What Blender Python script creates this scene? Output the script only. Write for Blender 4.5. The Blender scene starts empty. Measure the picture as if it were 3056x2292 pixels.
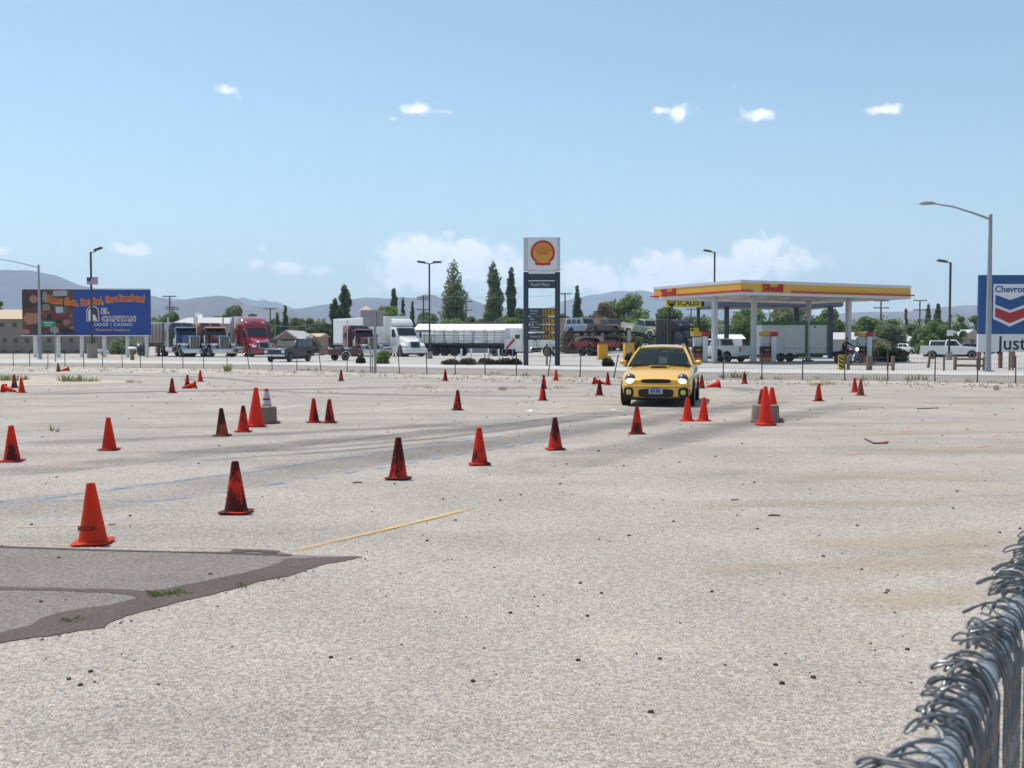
import bpy, bmesh, math, random
from mathutils import Vector, Matrix, noise
R = math.radians
random.seed(11)
sc = bpy.context.scene
COL = sc.collection
# ------------------------------------------------------------------ camera
F, HOR, CH, CX, CY = 3100.0, 1024.0, 1.5, 1528.0, 1146.0
PITCH = math.atan((CY - HOR) / F)
cd = bpy.data.cameras.new('camera'); cam = bpy.data.objects.new('camera', cd); COL.objects.link(cam)
cd.sensor_width = 36.0; cd.lens = 36.0 * F / 3056.0
cd.clip_start = 0.05; cd.clip_end = 40000
cam.location = (0, 0, CH); cam.rotation_euler = (R(90) - PITCH, 0, 0)
cd.dof.use_dof = True; cd.dof.focus_distance = 22.0; cd.dof.aperture_fstop = 11.0
sc.camera = cam
FW = Vector((0, math.cos(PITCH), -math.sin(PITCH))); UPV = Vector((0, math.sin(PITCH), math.cos(PITCH))); RT = Vector((1, 0, 0))
def ray(u, v): return FW + RT * ((u - CX) / F) + UPV * ((CY - v) / F)
def G(u, v, z=0.0):                       # point of the ground seen at photo pixel u, v
    d = ray(u, v); t = (z - CH) / d.z
    return Vector((d.x * t, d.y * t, z))
def P(u, v, Y):                           # point at world depth Y
    d = ray(u, v); t = Y / d.y
    return Vector((d.x * t, Y, CH + d.z * t))
# ------------------------------------------------------------------ light
SUN_EL, SUN_AZ = R(67), math.atan2(-0.80, 0.60)       # sun high, to the left and a little beyond
tosun = Vector((math.sin(SUN_AZ) * math.cos(SUN_EL), math.cos(SUN_AZ) * math.cos(SUN_EL), math.sin(SUN_EL)))
sl = bpy.data.lights.new('sun', 'SUN'); sun = bpy.data.objects.new('sun', sl); COL.objects.link(sun)
sl.energy = 4.6; sl.angle = R(0.53); sl.color = (1.0, 0.955, 0.89)
sun.rotation_euler = tosun.to_track_quat('Z', 'Y').to_euler()
sc.view_settings.view_transform = 'Standard'; sc.view_settings.look = 'None'
sc.view_settings.gamma = 1.0; sc.view_settings.exposure = 0.0; sc.view_settings.use_curve_mapping = False
sc.cycles.max_bounces = 6; sc.cycles.transparent_max_bounces = 16; sc.cycles.volume_bounces = 1
sc.cycles.use_denoising = True
w = bpy.data.worlds.new('World'); sc.world = w; w.use_nodes = True
nt = w.node_tree; nt.nodes.clear(); w.cycles.sampling_method = 'MANUAL'; w.cycles.sample_map_resolution = 256
def N(tree, typ, **kw):
    n = tree.nodes.new(typ)
    for k, v in kw.items(): setattr(n, k, v)
    return n
def math_(tree, op, a, b=None, c=None, clamp=False):
    n = tree.nodes.new('ShaderNodeMath'); n.operation = op; n.use_clamp = clamp
    for i, x in enumerate((a, b, c)):
        if x is None: continue
        if isinstance(x, (int, float)): n.inputs[i].default_value = x
        else: tree.links.new(x, n.inputs[i])
    return n.outputs[0]
def mixrgb(tree, fac, a, b, typ='MIX'):
    n = tree.nodes.new('ShaderNodeMix'); n.data_type = 'RGBA'; n.blend_type = typ
    for s, x in ((n.inputs[0], fac), (n.inputs[6], a), (n.inputs[7], b)):
        if isinstance(x, (int, float)): s.default_value = x
        elif isinstance(x, (tuple, list)): s.default_value = (*x[:3], 1)
        else: tree.links.new(x, s)
    return n.outputs[2]
def ramp(tree, fac, stops):
    n = tree.nodes.new('ShaderNodeValToRGB'); e = n.color_ramp.elements
    while len(e) > 1: e.remove(e[-1])
    for i, (p, c) in enumerate(stops):
        el = e[0] if i == 0 else e.new(p)
        el.position = p; el.color = (c, c, c, 1) if isinstance(c, (int, float)) else (*c[:3], 1)
    tree.links.new(fac, n.inputs[0]); return n.outputs[0]
sky = N(nt, 'ShaderNodeTexSky', sky_type='NISHITA')
sky.sun_disc = False; sky.sun_elevation = SUN_EL; sky.sun_rotation = SUN_AZ
sky.altitude = 200; sky.air_density = 1.0; sky.dust_density = 1.2; sky.ozone_density = 1.0
tc = N(nt, 'ShaderNodeTexCoord'); sep = N(nt, 'ShaderNodeSeparateXYZ'); nt.links.new(tc.outputs['Generated'], sep.inputs[0])
az0 = math_(nt, 'ARCTAN2', sep.outputs[0], sep.outputs[1])
az = math_(nt, 'WRAP', az0, R(31), R(-29))                # the clouds in view repeat round the horizon
el = math_(nt, 'ARCSINE', sep.outputs[2])
comb = N(nt, 'ShaderNodeCombineXYZ'); nt.links.new(az, comb.inputs[0]); nt.links.new(el, comb.inputs[1])
nz = N(nt, 'ShaderNodeTexNoise'); nz.inputs['Scale'].default_value = 26; nz.inputs['Detail'].default_value = 7; nz.inputs['Roughness'].default_value = 0.6
nt.links.new(comb.outputs[0], nz.inputs['Vector'])
nzb = N(nt, 'ShaderNodeTexNoise'); nzb.inputs['Scale'].default_value = 75; nzb.inputs['Detail'].default_value = 5
nt.links.new(comb.outputs[0], nzb.inputs['Vector'])
# (u, v, half width, half height, strength) of each small fair-weather cloud
CLOUDS = [(680, 275, 44, 20, .6), (715, 290, 26, 13, .5), (1258, 325, 60, 22, .8), (1325, 333, 28, 11, .5), (1178, 353, 14, 7, .4),
          (1965, 331, 40, 12, .45), (2034, 340, 32, 24, .68), (2285, 338, 68, 22, .8), (2630, 330, 52, 18, .68), (2188, 260, 12, 9, .4), (2475, 355, 20, 9, .35),
          (375, 745, 62, 24, .85), (5, 745, 26, 16, .7), (180, 745, 26, 14, .3), (775, 742, 22, 12, .4), (760, 790, 60, 20, .55), (850, 796, 80, 22, .7), (965, 805, 46, 22, .6), (690, 775, 30, 10, .35),
          (1260, 750, 130, 60, 1.15), (1400, 765, 160, 55, 1.05), (1330, 815, 280, 70, 1.0), (1520, 800, 120, 60, .85),
          (1760, 825, 170, 56, 1.0), (2000, 795, 150, 54, 1.05), (2120, 805, 260, 60, 1.05), (2260, 760, 96, 60, 1.15), (2340, 790, 130, 50, .9), (1930, 845, 330, 50, .95), (2420, 760, 30, 12, .35)]
m = None
for (u, v, ru, rv, st) in CLOUDS:
    d = ray(u, v).normalized(); a = math.atan2(d.x, d.y); e = math.asin(d.z)
    kx, ky = F / (ru * 1.25), F / (rv * 1.15)
    vm = N(nt, 'ShaderNodeVectorMath', operation='MULTIPLY_ADD'); nt.links.new(comb.outputs[0], vm.inputs[0])
    vm.inputs[1].default_value = (kx, ky, 0); vm.inputs[2].default_value = (-a * kx, -e * ky, 0)
    ln = N(nt, 'ShaderNodeVectorMath', operation='LENGTH'); nt.links.new(vm.outputs[0], ln.inputs[0])
    g = math_(nt, 'MULTIPLY_ADD', ln.outputs['Value'], -st, st)
    m = g if m is None else math_(nt, 'MAXIMUM', m, g)
m = math_(nt, 'MAXIMUM', m, -0.4)
n1 = math_(nt, 'MULTIPLY', math_(nt, 'SUBTRACT', nz.outputs[0], 0.5), 1.5)
n2 = math_(nt, 'MULTIPLY', math_(nt, 'SUBTRACT', nzb.outputs[0], 0.5), 1.35)
cl = math_(nt, 'ADD', m, math_(nt, 'ADD', n1, n2))
mr = N(nt, 'ShaderNodeMapRange', interpolation_type='SMOOTHSTEP'); nt.links.new(cl, mr.inputs[0])
mr.inputs[1].default_value = 0.08; mr.inputs[2].default_value = 0.72
cfac = math_(nt, 'MULTIPLY', mr.outputs[0], 0.92)
SKY_T = (0.95, 1.05, 0.98)
skyc = mixrgb(nt, 1.0, sky.outputs[0], SKY_T, 'MULTIPLY')
full = mixrgb(nt, cfac, skyc, (9.2, 9.0, 9.0))
bg = N(nt, 'ShaderNodeBackground'); bg.inputs[1].default_value = 0.148; nt.links.new(full, bg.inputs[0])
wo = N(nt, 'ShaderNodeOutputWorld'); nt.links.new(bg.outputs[0], wo.inputs[0])
# ------------------------------------------------------------------ materials
MATS = {}
def newmat(name):
    m = bpy.data.materials.new(name); m.use_nodes = True
    return m, m.node_tree, m.node_tree.nodes['Principled BSDF']
def M(name, col=None, rough=0.6, metal=0.0, var=0.10, scale=2.5, coat=0.0, bump=0.0, dirt=0.0, spec=0.5, emit=None, es=1.0):
    """plain surface with a little uneven tone, optional grime"""
    if name in MATS: return MATS[name]
    m, t, b = newmat(name)
    b.inputs['Roughness'].default_value = rough; b.inputs['Metallic'].default_value = metal
    b.inputs['Coat Weight'].default_value = coat; b.inputs['Coat Roughness'].default_value = 0.08; b.inputs['Specular IOR Level'].default_value = spec
    co = N(t, 'ShaderNodeTexCoord')
    nz = N(t, 'ShaderNodeTexNoise'); nz.inputs['Scale'].default_value = scale; nz.inputs['Detail'].default_value = 6; nz.inputs['Roughness'].default_value = 0.65
    t.links.new(co.outputs['Object'], nz.inputs['Vector'])
    c = mixrgb(t, nz.outputs[0], tuple(x * (1 - var) for x in col), tuple(min(1, x * (1 + var)) for x in col))
    if dirt:
        nd = N(t, 'ShaderNodeTexNoise'); nd.inputs['Scale'].default_value = scale * 0.6; nd.inputs['Detail'].default_value = 8; nd.inputs['Roughness'].default_value = 0.7
        t.links.new(co.outputs['Object'], nd.inputs['Vector'])
        c = mixrgb(t, math_(t, 'MULTIPLY', ramp(t, nd.outputs[0], [(0.42, 0.0), (0.72, 1.0)]), dirt), c, (0.22, 0.18, 0.14))
    t.links.new(c, b.inputs['Base Color'])
    if bump:
        bp = N(t, 'ShaderNodeBump'); bp.inputs['Strength'].default_value = bump; bp.inputs['Distance'].default_value = 0.02
        t.links.new(nz.outputs[0], bp.inputs['Height']); t.links.new(bp.outputs[0], b.inputs['Normal'])
    if emit:
        b.inputs['Emission Color'].default_value = (*emit, 1); b.inputs['Emission Strength'].default_value = es
    MATS[name] = m; return m
def leafmat(name, col, var=0.45, trans=0.3):
    if name in MATS: return MATS[name]
    m, t, b = newmat(name)
    ge = N(t, 'ShaderNodeNewGeometry'); co = N(t, 'ShaderNodeTexCoord')
    nz = N(t, 'ShaderNodeTexNoise'); nz.inputs['Scale'].default_value = 0.7; nz.inputs['Detail'].default_value = 4
    t.links.new(co.outputs['Object'], nz.inputs['Vector'])
    f = math_(t, 'ADD', math_(t, 'MULTIPLY', ge.outputs['Random Per Island'], 0.6), math_(t, 'MULTIPLY', nz.outputs[0], 0.4))
    c = ramp(t, f, [(0.0, tuple(x * (1 - var) for x in col)), (0.55, col), (1.0, (col[0] * (1 + var * 1.2), col[1] * (1 + var), col[2] * (1 + var * .5)))])
    t.links.new(c, b.inputs['Base Color']); b.inputs['Roughness'].default_value = 0.6; b.inputs['Specular IOR Level'].default_value = 0.25
    tr = N(t, 'ShaderNodeBsdfTranslucent'); t.links.new(c, tr.inputs[0])
    mx = N(t, 'ShaderNodeMixShader'); mx.inputs[0].default_value = trans
    t.links.new(b.outputs[0], mx.inputs[1]); t.links.new(tr.outputs[0], mx.inputs[2])
    t.links.new(mx.outputs[0], t.nodes['Material Output'].inputs[0])
    MATS[name] = m; return m
def conemat(name, col, scuff, band=None):
    """soft orange plastic that lets a little sun through, with black tyre scuffs; differs from cone to cone"""
    if name in MATS: return MATS[name]
    m, t, b = newmat(name)
    co = N(t, 'ShaderNodeTexCoord'); oi = N(t, 'ShaderNodeObjectInfo')
    off = N(t, 'ShaderNodeVectorMath', operation='MULTIPLY_ADD'); t.links.new(co.outputs['Object'], off.inputs[0]); off.inputs[1].default_value = (1, 1, 0.45)
    cx = N(t, 'ShaderNodeCombineXYZ'); rr = math_(t, 'MULTIPLY', oi.outputs['Random'], 57.0)
    t.links.new(rr, cx.inputs[0]); t.links.new(rr, cx.inputs[2]); t.links.new(cx.outputs[0], off.inputs[2])
    n1 = N(t, 'ShaderNodeTexNoise'); n1.inputs['Scale'].default_value = 6.5; n1.inputs['Detail'].default_value = 6; n1.inputs['Roughness'].default_value = 0.62
    n2 = N(t, 'ShaderNodeTexNoise'); n2.inputs['Scale'].default_value = 60; n2.inputs['Detail'].default_value = 3
    t.links.new(off.outputs[0], n1.inputs['Vector']); t.links.new(off.outputs[0], n2.inputs['Vector'])
    f = math_(t, 'ADD', n1.outputs[0], math_(t, 'MULTIPLY', math_(t, 'SUBTRACT', n2.outputs[0], 0.5), 0.22))
    k = ramp(t, f, [(0.585 - scuff * 0.17, 0.0), (0.645 - scuff * 0.17, 1.0)])
    c0 = mixrgb(t, n2.outputs[0], tuple(x * 0.9 for x in col), tuple(min(1, x * 1.08) for x in col))
    k = math_(t, 'MULTIPLY', k, 0.86 if scuff > 0.05 else 0.12)
    c = mixrgb(t, k, c0, (0.045, 0.022, 0.018))
    t.links.new(c, b.inputs['Base Color']); b.inputs['Roughness'].default_value = 0.55; b.inputs['Specular IOR Level'].default_value = 0.35
    tr = N(t, 'ShaderNodeBsdfTranslucent'); t.links.new(c, tr.inputs[0])
    mx = N(t, 'ShaderNodeMixShader'); mx.inputs[0].default_value = 0.5
    t.links.new(b.outputs[0], mx.inputs[1]); t.links.new(tr.outputs[0], mx.inputs[2])
    t.links.new(mx.outputs[0], t.nodes['Material Output'].inputs[0])
    MATS[name] = m; return m
def wornmat(name, col, cover=0.5, scale=9.0, fine=70.0, rough=0.9, amax=1.0, soft=False):
    """paint or grime worn into the road: noise lets the road show through"""
    if name in MATS: return MATS[name]
    m, t, b = newmat(name)
    b.inputs['Base Color'].default_value = (*col, 1); b.inputs['Roughness'].default_value = rough; b.inputs['Specular IOR Level'].default_value = 0.2
    co = N(t, 'ShaderNodeTexCoord'); ge = N(t, 'ShaderNodeNewGeometry')
    n1 = N(t, 'ShaderNodeTexNoise'); n1.inputs['Scale'].default_value = scale; n1.inputs['Detail'].default_value = 5
    n2 = N(t, 'ShaderNodeTexNoise'); n2.inputs['Scale'].default_value = fine; n2.inputs['Detail'].default_value = 3
    t.links.new(ge.outputs['Position'], n1.inputs['Vector']); t.links.new(ge.outputs['Position'], n2.inputs['Vector'])
    uv = N(t, 'ShaderNodeUVMap'); sp = N(t, 'ShaderNodeSeparateXYZ'); t.links.new(uv.outputs[0], sp.inputs[0])
    edge = math_(t, 'MULTIPLY', math_(t, 'MINIMUM', sp.outputs[0], math_(t, 'SUBTRACT', 1.0, sp.outputs[0])), 1.6)   # thins towards its edges
    if soft:
        along = math_(t, 'MULTIPLY', math_(t, 'MINIMUM', sp.outputs[1], math_(t, 'SUBTRACT', 1.0, sp.outputs[1])), 2.2)
        edge = math_(t, 'MULTIPLY', math_(t, 'MINIMUM', math_(t, 'MULTIPLY', edge, 1.25), along), .42)
    f = math_(t, 'ADD', math_(t, 'ADD', math_(t, 'MULTIPLY', n1.outputs[0], 0.6), math_(t, 'MULTIPLY', n2.outputs[0], 0.4)), math_(t, 'MINIMUM', edge, 0.35))
    lo = 1.02 - cover * 0.55
    a = math_(t, 'MULTIPLY', ramp(t, f, [(max(0, min(.98, lo - (.2 if soft else .12))), 0.0), (max(.01, min(1, lo + (.2 if soft else .12))), 1.0)]), amax)
    t.links.new(a, b.inputs['Alpha'])
    MATS[name] = m; return m
# ------------------------------------------------------------------ mesh helpers
class MB:
    def __init__(s): s.v = []; s.f = []
    def add(s, vs, fs):
        o = len(s.v); s.v += [Vector(p) for p in vs]; s.f += [tuple(i + o for i in f) for f in fs]; return s
    def box(s, x0, x1, y0, y1, z0, z1):
        return s.add([(x0, y0, z0), (x1, y0, z0), (x1, y1, z0), (x0, y1, z0), (x0, y0, z1), (x1, y0, z1), (x1, y1, z1), (x0, y1, z1)],
                     [(0, 3, 2, 1), (4, 5, 6, 7), (0, 1, 5, 4), (1, 2, 6, 5), (2, 3, 7, 6), (3, 0, 4, 7)])
    def tube(s, p0, p1, r0, r1=None, n=8, caps=True):
        r1 = r0 if r1 is None else r1; p0 = Vector(p0); p1 = Vector(p1); d = (p1 - p0).normalized()
        a = d.orthogonal().normalized(); b = d.cross(a)
        vs = [p + (a * math.cos(2 * math.pi * i / n) + b * math.sin(2 * math.pi * i / n)) * r for p, r in ((p0, r0), (p1, r1)) for i in range(n)]
        fs = [(i, (i + 1) % n, n + (i + 1) % n, n + i) for i in range(n)]
        if caps: fs += [tuple(range(n - 1, -1, -1)), tuple(range(n, 2 * n))]
        return s.add(vs, fs)
    def sweep(s, pts, r, n=6):
        pts = [Vector(p) for p in pts]; k = len(pts); vs = []; fs = []; a = None
        for i, p in enumerate(pts):
            d = (pts[min(i + 1, k - 1)] - pts[max(i - 1, 0)]).normalized()
            a = d.orthogonal().normalized() if a is None else (a - d * a.dot(d)).normalized()
            b = d.cross(a); rr = r[i] if isinstance(r, (list, tuple)) else r
            vs += [p + (a * math.cos(2 * math.pi * j / n) + b * math.sin(2 * math.pi * j / n)) * rr for j in range(n)]
        for i in range(k - 1): fs += [(i * n + j, i * n + (j + 1) % n, (i + 1) * n + (j + 1) % n, (i + 1) * n + j) for j in range(n)]
        fs += [tuple(range(n - 1, -1, -1)), tuple(range((k - 1) * n, k * n))]
        return s.add(vs, fs)
    def prism(s, poly, y0, y1, ins=0.0):              # polygon in x, z pushed from y0 to y1
        k = len(poly); cx = sum(p[0] for p in poly) / k
        vs = [(x, y0, z) for x, z in poly] + [(x, y1, z) for x, z in poly]
        return s.add(vs, [tuple(range(k)), tuple(range(2 * k - 1, k - 1, -1))] + [(i, k + i, k + (i + 1) % k, (i + 1) % k) for i in range(k)])
    def slab(s, poly, z0, z1):                        # polygon in x, y pushed from z0 to z1
        k = len(poly)
        vs = [(x, y, z0) for x, y in poly] + [(x, y, z1) for x, y in poly]
        return s.add(vs, [tuple(range(k - 1, -1, -1)), tuple(range(k, 2 * k))] + [(i, (i + 1) % k, k + (i + 1) % k, k + i) for i in range(k)])
    def lathe(s, prof, n=20, axis='z', c=(0, 0, 0)):
        vs = []; k = len(prof)
        for r, h in prof:
            for i in range(n):
                a = 2 * math.pi * i / n; p = (r * math.cos(a), r * math.sin(a), h)
                if axis == 'y': p = (p[0], p[2], p[1])
                elif axis == 'x': p = (p[2], p[0], p[1])
                vs.append((p[0] + c[0], p[1] + c[1], p[2] + c[2]))
        fs = [(j * n + i, j * n + (i + 1) % n, (j + 1) * n + (i + 1) % n, (j + 1) * n + i) for j in range(k - 1) for i in range(n)]
        fs += [tuple(range(n - 1, -1, -1)), tuple(range((k - 1) * n, k * n))]
        return s.add(vs, fs)
    def ball(s, c, r, n=12, k=8):
        if isinstance(r, (int, float)): r = (r, r, r)
        vs = [(c[0], c[1], c[2] - r[2])]
        for j in range(1, k):
            ph = math.pi * j / k - math.pi / 2
            vs += [(c[0] + r[0] * math.cos(ph) * math.cos(2 * math.pi * i / n), c[1] + r[1] * math.cos(ph) * math.sin(2 * math.pi * i / n), c[2] + r[2] * math.sin(ph)) for i in range(n)]
        vs.append((c[0], c[1], c[2] + r[2])); L = len(vs) - 1
        fs = [(0, 1 + (i + 1) % n, 1 + i) for i in range(n)]
        for j in range(k - 2): fs += [(1 + j * n + i, 1 + j * n + (i + 1) % n, 1 + (j + 1) * n + (i + 1) % n, 1 + (j + 1) * n + i) for i in range(n)]
        fs += [(L, 1 + (k - 2) * n + i, 1 + (k - 2) * n + (i + 1) % n) for i in range(n)]
        return s.add(vs, fs)
    def loft(s, secs, caps=True):
        n = len(secs[0]); vs = [p for q in secs for p in q]
        fs = [(j * n + i, j * n + (i + 1) % n, (j + 1) * n + (i + 1) % n, (j + 1) * n + i) for j in range(len(secs) - 1) for i in range(n)]
        if caps: fs += [tuple(range(n - 1, -1, -1)), tuple(range((len(secs) - 1) * n, len(secs) * n))]
        return s.add(vs, fs)
    def xf(s, mat): s.v = [mat @ p for p in s.v]; return s
    def mesh(s, name, mat, smooth=False, bevel=0.0, seg=2, uvstrip=False, angle=32):
        me = bpy.data.meshes.new(name); me.from_pydata([tuple(p) for p in s.v], [], s.f)
        bm = bmesh.new(); bm.from_mesh(me)
        bmesh.ops.recalc_face_normals(bm, faces=bm.faces)
        if bevel:
            ed = [e for e in bm.edges if len(e.link_faces) == 2 and e.calc_face_angle(0) > R(28)]
            bmesh.ops.bevel(bm, geom=ed, offset=bevel, segments=seg, affect='EDGES', profile=0.5, clamp_overlap=True)
        bm.to_mesh(me); bm.free()
        if smooth or bevel:
            me.polygons.foreach_set('use_smooth', [True] * len(me.polygons))
            me.set_sharp_from_angle(angle=R(angle if not bevel else 40))
        if mat: me.materials.append(mat)
        return me
    def build(s, name, mat, parent=None, **kw):
        o = bpy.data.objects.new(name, s.mesh(name, mat, **kw)); COL.objects.link(o)
        if parent: o.parent = parent
        return o
def obj(name, me, parent=None, loc=(0, 0, 0), rz=0.0):
    o = bpy.data.objects.new(name, me); COL.objects.link(o); o.location = loc; o.rotation_euler = (0, 0, rz)
    if parent: o.parent = parent
    return o
def tag(o, label=None, cat=None, group=None, kind=None):
    for k, v in (('label', label), ('category', cat), ('group', group), ('kind', kind)):
        if v: o[k] = v
    return o
def thing(name, label, cat, loc=(0, 0, 0), rz=0.0, group=None, scale=1.0):
    o = bpy.data.objects.new(name, None); COL.objects.link(o); o.empty_display_size = 0.2
    o.location = loc; o.rotation_euler = (0, 0, rz); o.scale = (scale,) * 3
    return tag(o, label, cat, group)
def bx(name, mat, parent, x0, x1, y0, y1, z0, z1, bevel=0.0):
    return MB().box(x0, x1, y0, y1, z0, z1).build(name, mat, parent, bevel=bevel)
def copy_tree(o, parent=None):
    c = o.copy(); COL.objects.link(c); c.parent = parent
    for ch in o.children: copy_tree(ch, c)
    return c
def text_mesh(name, body, size, mat, extrude=0.01, offset=0.0, align='CENTER', sx=1.0, shear=0.0, space=1.0, res=3):
    cu = bpy.data.curves.new(name, 'FONT'); cu.body = body; cu.size = size; cu.extrude = extrude; cu.offset = offset
    cu.align_x = align; cu.align_y = 'CENTER'; cu.shear = shear; cu.space_character = space; cu.resolution_u = res
    o = bpy.data.objects.new(name, cu); COL.objects.link(o)
    dg = bpy.context.evaluated_depsgraph_get(); me = bpy.data.meshes.new_from_object(o.evaluated_get(dg))
    bpy.data.objects.remove(o); bpy.data.curves.remove(cu)
    if sx != 1.0:
        for v in me.vertices: v.co.x *= sx
    me.name = name; me.materials.clear(); me.materials.append(mat); return me
def text(name, body, size, mat, parent, loc, rx=R(90), rz=0.0, **kw):      # stands upright facing -y of its parent
    o = obj(name, text_mesh(name, body, size, mat, **kw), parent, loc); o.rotation_euler = (rx, 0, rz); return o
def head(deg): return R(-90 + deg)        # models point along +x; 0 = towards the camera, + = towards the right
WH = {}
def wheel(parent, x, y, r=0.34, wd=0.22, rim='rim_steel', z=None, name='wheel'):
    k = (r, wd, rim)
    if k not in WH:
        h = wd / 2
        ty = MB().lathe([(r * .62, -h * .8), (r * .66, -h), (r * .9, -h), (r, -h * .7), (r, h * .7), (r * .9, h), (r * .66, h), (r * .62, h * .8)], 24, 'y').mesh('wheel', MATS['tyre'], smooth=True)
        ri = MB().lathe([(r * .18, -h * .55), (r * .2, -h * .75), (r * .5, -h * .6), (r * .6, -h * .95), (r * .645, -h * .95), (r * .645, h * .95), (r * .6, h * .95), (r * .5, h * .6), (r * .2, h * .75), (r * .18, h * .55)], 24, 'y')
        ri = ri.mesh('rim', MATS[rim], smooth=True)
        WH[k] = (ty, ri)
    o = obj(name, WH[k][0], parent, (x, y, r if z is None else z)); obj('rim', WH[k][1], o)
    return o
# shared plain materials
M('tyre', (0.022, 0.022, 0.024), .85, var=.3)
M('rim_steel', (0.5, 0.5, 0.5), .35, .9); M('rim_white', (0.6, 0.6, 0.58), .5); M('rim_dark', (0.06, 0.06, 0.065), .5); M('rim_grey', (0.3, 0.3, 0.31), .4, .5); M('rim_rust', (0.15, 0.09, 0.06), .8)
CHROME = M('chrome', (0.58, 0.58, 0.59), .2, 1.0, var=.05)
DARK = M('dark_metal', (0.03, 0.03, 0.033), .55); BLACK = M('black_rubber', (0.012, 0.012, 0.013), .7)
GLASS = M('car_glass', (0.012, 0.016, 0.018), .04, spec=.8, var=.1)
STEEL = M('galvanised', (0.42, 0.44, 0.46), .45, .6, var=.15); GREYP = M('grey_paint', (0.33, 0.34, 0.36), .5, dirt=.25)
WHITE = M('white_paint', (0.78, 0.78, 0.77), .45, dirt=.18); WHITE2 = M('vehicle_white', (0.76, 0.76, 0.75), .25, coat=.6, dirt=.12)
CONC = M('concrete', (0.30, 0.27, 0.245), .9, var=.3, scale=4, bump=.4, dirt=.3); WOOD = M('weathered_wood', (0.21, 0.135, 0.085), .85, var=.35, scale=6, bump=.3)
AMBER = M('amber_lens', (0.8, 0.28, 0.02), .2); REDL = M('red_lens', (0.45, 0.01, 0.01), .2); LENS = M('lamp_lens', (0.75, 0.77, 0.8), .1, spec=.8)
# ------------------------------------------------------------------ ground surfaces
def groundmat(name, col, grain=85.0, contrast=0.6, bump=0.5, tan=0.0, mott=0.18, tint=(0.42, 0.335, 0.25)):
    m, t, b = newmat(name); MATS[name] = m
    b.inputs['Roughness'].default_value = 0.92; b.inputs['Specular IOR Level'].default_value = 0.25
    ge = N(t, 'ShaderNodeNewGeometry'); pos = ge.outputs['Position']
    v1 = N(t, 'ShaderNodeTexVoronoi'); v1.inputs['Scale'].default_value = grain; t.links.new(pos, v1.inputs['Vector'])
    v2 = N(t, 'ShaderNodeTexVoronoi'); v2.inputs['Scale'].default_value = grain * 0.43; t.links.new(pos, v2.inputs['Vector'])
    s1 = N(t, 'ShaderNodeSeparateColor'); t.links.new(v1.outputs['Color'], s1.inputs[0])
    s2 = N(t, 'ShaderNodeSeparateColor'); t.links.new(v2.outputs['Color'], s2.inputs[0])
    g = math_(t, 'ADD', math_(t, 'MULTIPLY', s1.outputs[0], 0.6), math_(t, 'MULTIPLY', s2.outputs[0], 0.4))
    lo = tuple(x * (1 - contrast) for x in col); hi = tuple(min(.9, x * (1 + contrast * 1.05)) for x in col)
    c = ramp(t, g, [(0.08, lo), (0.5, col), (0.92, hi)])
    warm = mixrgb(t, s1.outputs[1], (1.10, 1.0, 0.88), (0.92, 1.0, 1.07))
    c = mixrgb(t, 0.75, c, warm, 'MULTIPLY')
    gap = ramp(t, v1.outputs['Distance'], [(0.35, 1.0), (0.75, 0.42)])
    c = mixrgb(t, min(1.0, bump * 1.3), c, gap, 'MULTIPLY')
    n1 = N(t, 'ShaderNodeTexNoise'); n1.inputs['Scale'].default_value = 0.55; n1.inputs['Detail'].default_value = 8; n1.inputs['Roughness'].default_value = 0.62
    mp = N(t, 'ShaderNodeMapping'); mp.inputs['Rotation'].default_value = (0, 0, R(-22)); mp.inputs['Scale'].default_value = (0.22, 1.3, 1)
    t.links.new(pos, mp.inputs[0])
    n2 = N(t, 'ShaderNodeTexNoise'); n2.inputs['Scale'].default_value = 0.5; n2.inputs['Detail'].default_value = 7; n2.inputs['Roughness'].default_value = 0.6
    t.links.new(pos, n1.inputs['Vector']); t.links.new(mp.outputs[0], n2.inputs['Vector'])
    mot = ramp(t, n1.outputs[0], [(0.3, 1 - mott), (0.7, 1 + mott * .6)])
    c = mixrgb(t, 1.0, c, mot, 'MULTIPLY')
    st = ramp(t, n2.outputs[0], [(0.34, 0.78), (0.5, 1.0), (0.75, 1.07)])
    c = mixrgb(t, 0.8, c, st, 'MULTIPLY')
    if tan:
        sx = N(t, 'ShaderNodeSeparateXYZ'); t.links.new(pos, sx.inputs[0])
        side = ramp(t, math_(t, 'MULTIPLY_ADD', sx.outputs[0], 0.09, 0.32, True), [(0.2, 0.12), (0.75, 1.0)])
        fa = math_(t, 'MULTIPLY', ramp(t, n2.outputs[0], [(0.47, 0.0), (0.68, 1.0)]), side)
        gr = mixrgb(t, 0.5, tint, c)
        c = mixrgb(t, math_(t, 'MULTIPLY', fa, tan), c, gr)
    t.links.new(c, b.inputs['Base Color'])
    if bump:
        bp = N(t, 'ShaderNodeBump'); bp.inputs['Strength'].default_value = bump; bp.inputs['Distance'].default_value = 0.006; bp.invert = True
        t.links.new(v1.outputs['Distance'], bp.inputs['Height']); t.links.new(bp.outputs[0], b.inputs['Normal'])
    return m
LOT = groundmat('chip_seal', (0.430, 0.383, 0.342), 132, 0.46, 0.46, tan=0.6)
DIRT = groundmat('desert_dirt', (0.47, 0.42, 0.36), 40, 0.25, 0.25, mott=.22)
ROADG = groundmat('gravel_shoulder', (0.30, 0.265, 0.235), 30, 0.4, 0.3, mott=.12)
ROADL = groundmat('pale_road', (0.50, 0.48, 0.46), 50, 0.2, 0.12, mott=.08)
STATION = groundmat('station_concrete', (0.42, 0.40, 0.375), 40, 0.2, 0.15, mott=.14)
SAND = groundmat('pale_sand', (0.50, 0.43, 0.34), 50, 0.25, 0.25, mott=.15)
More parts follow.
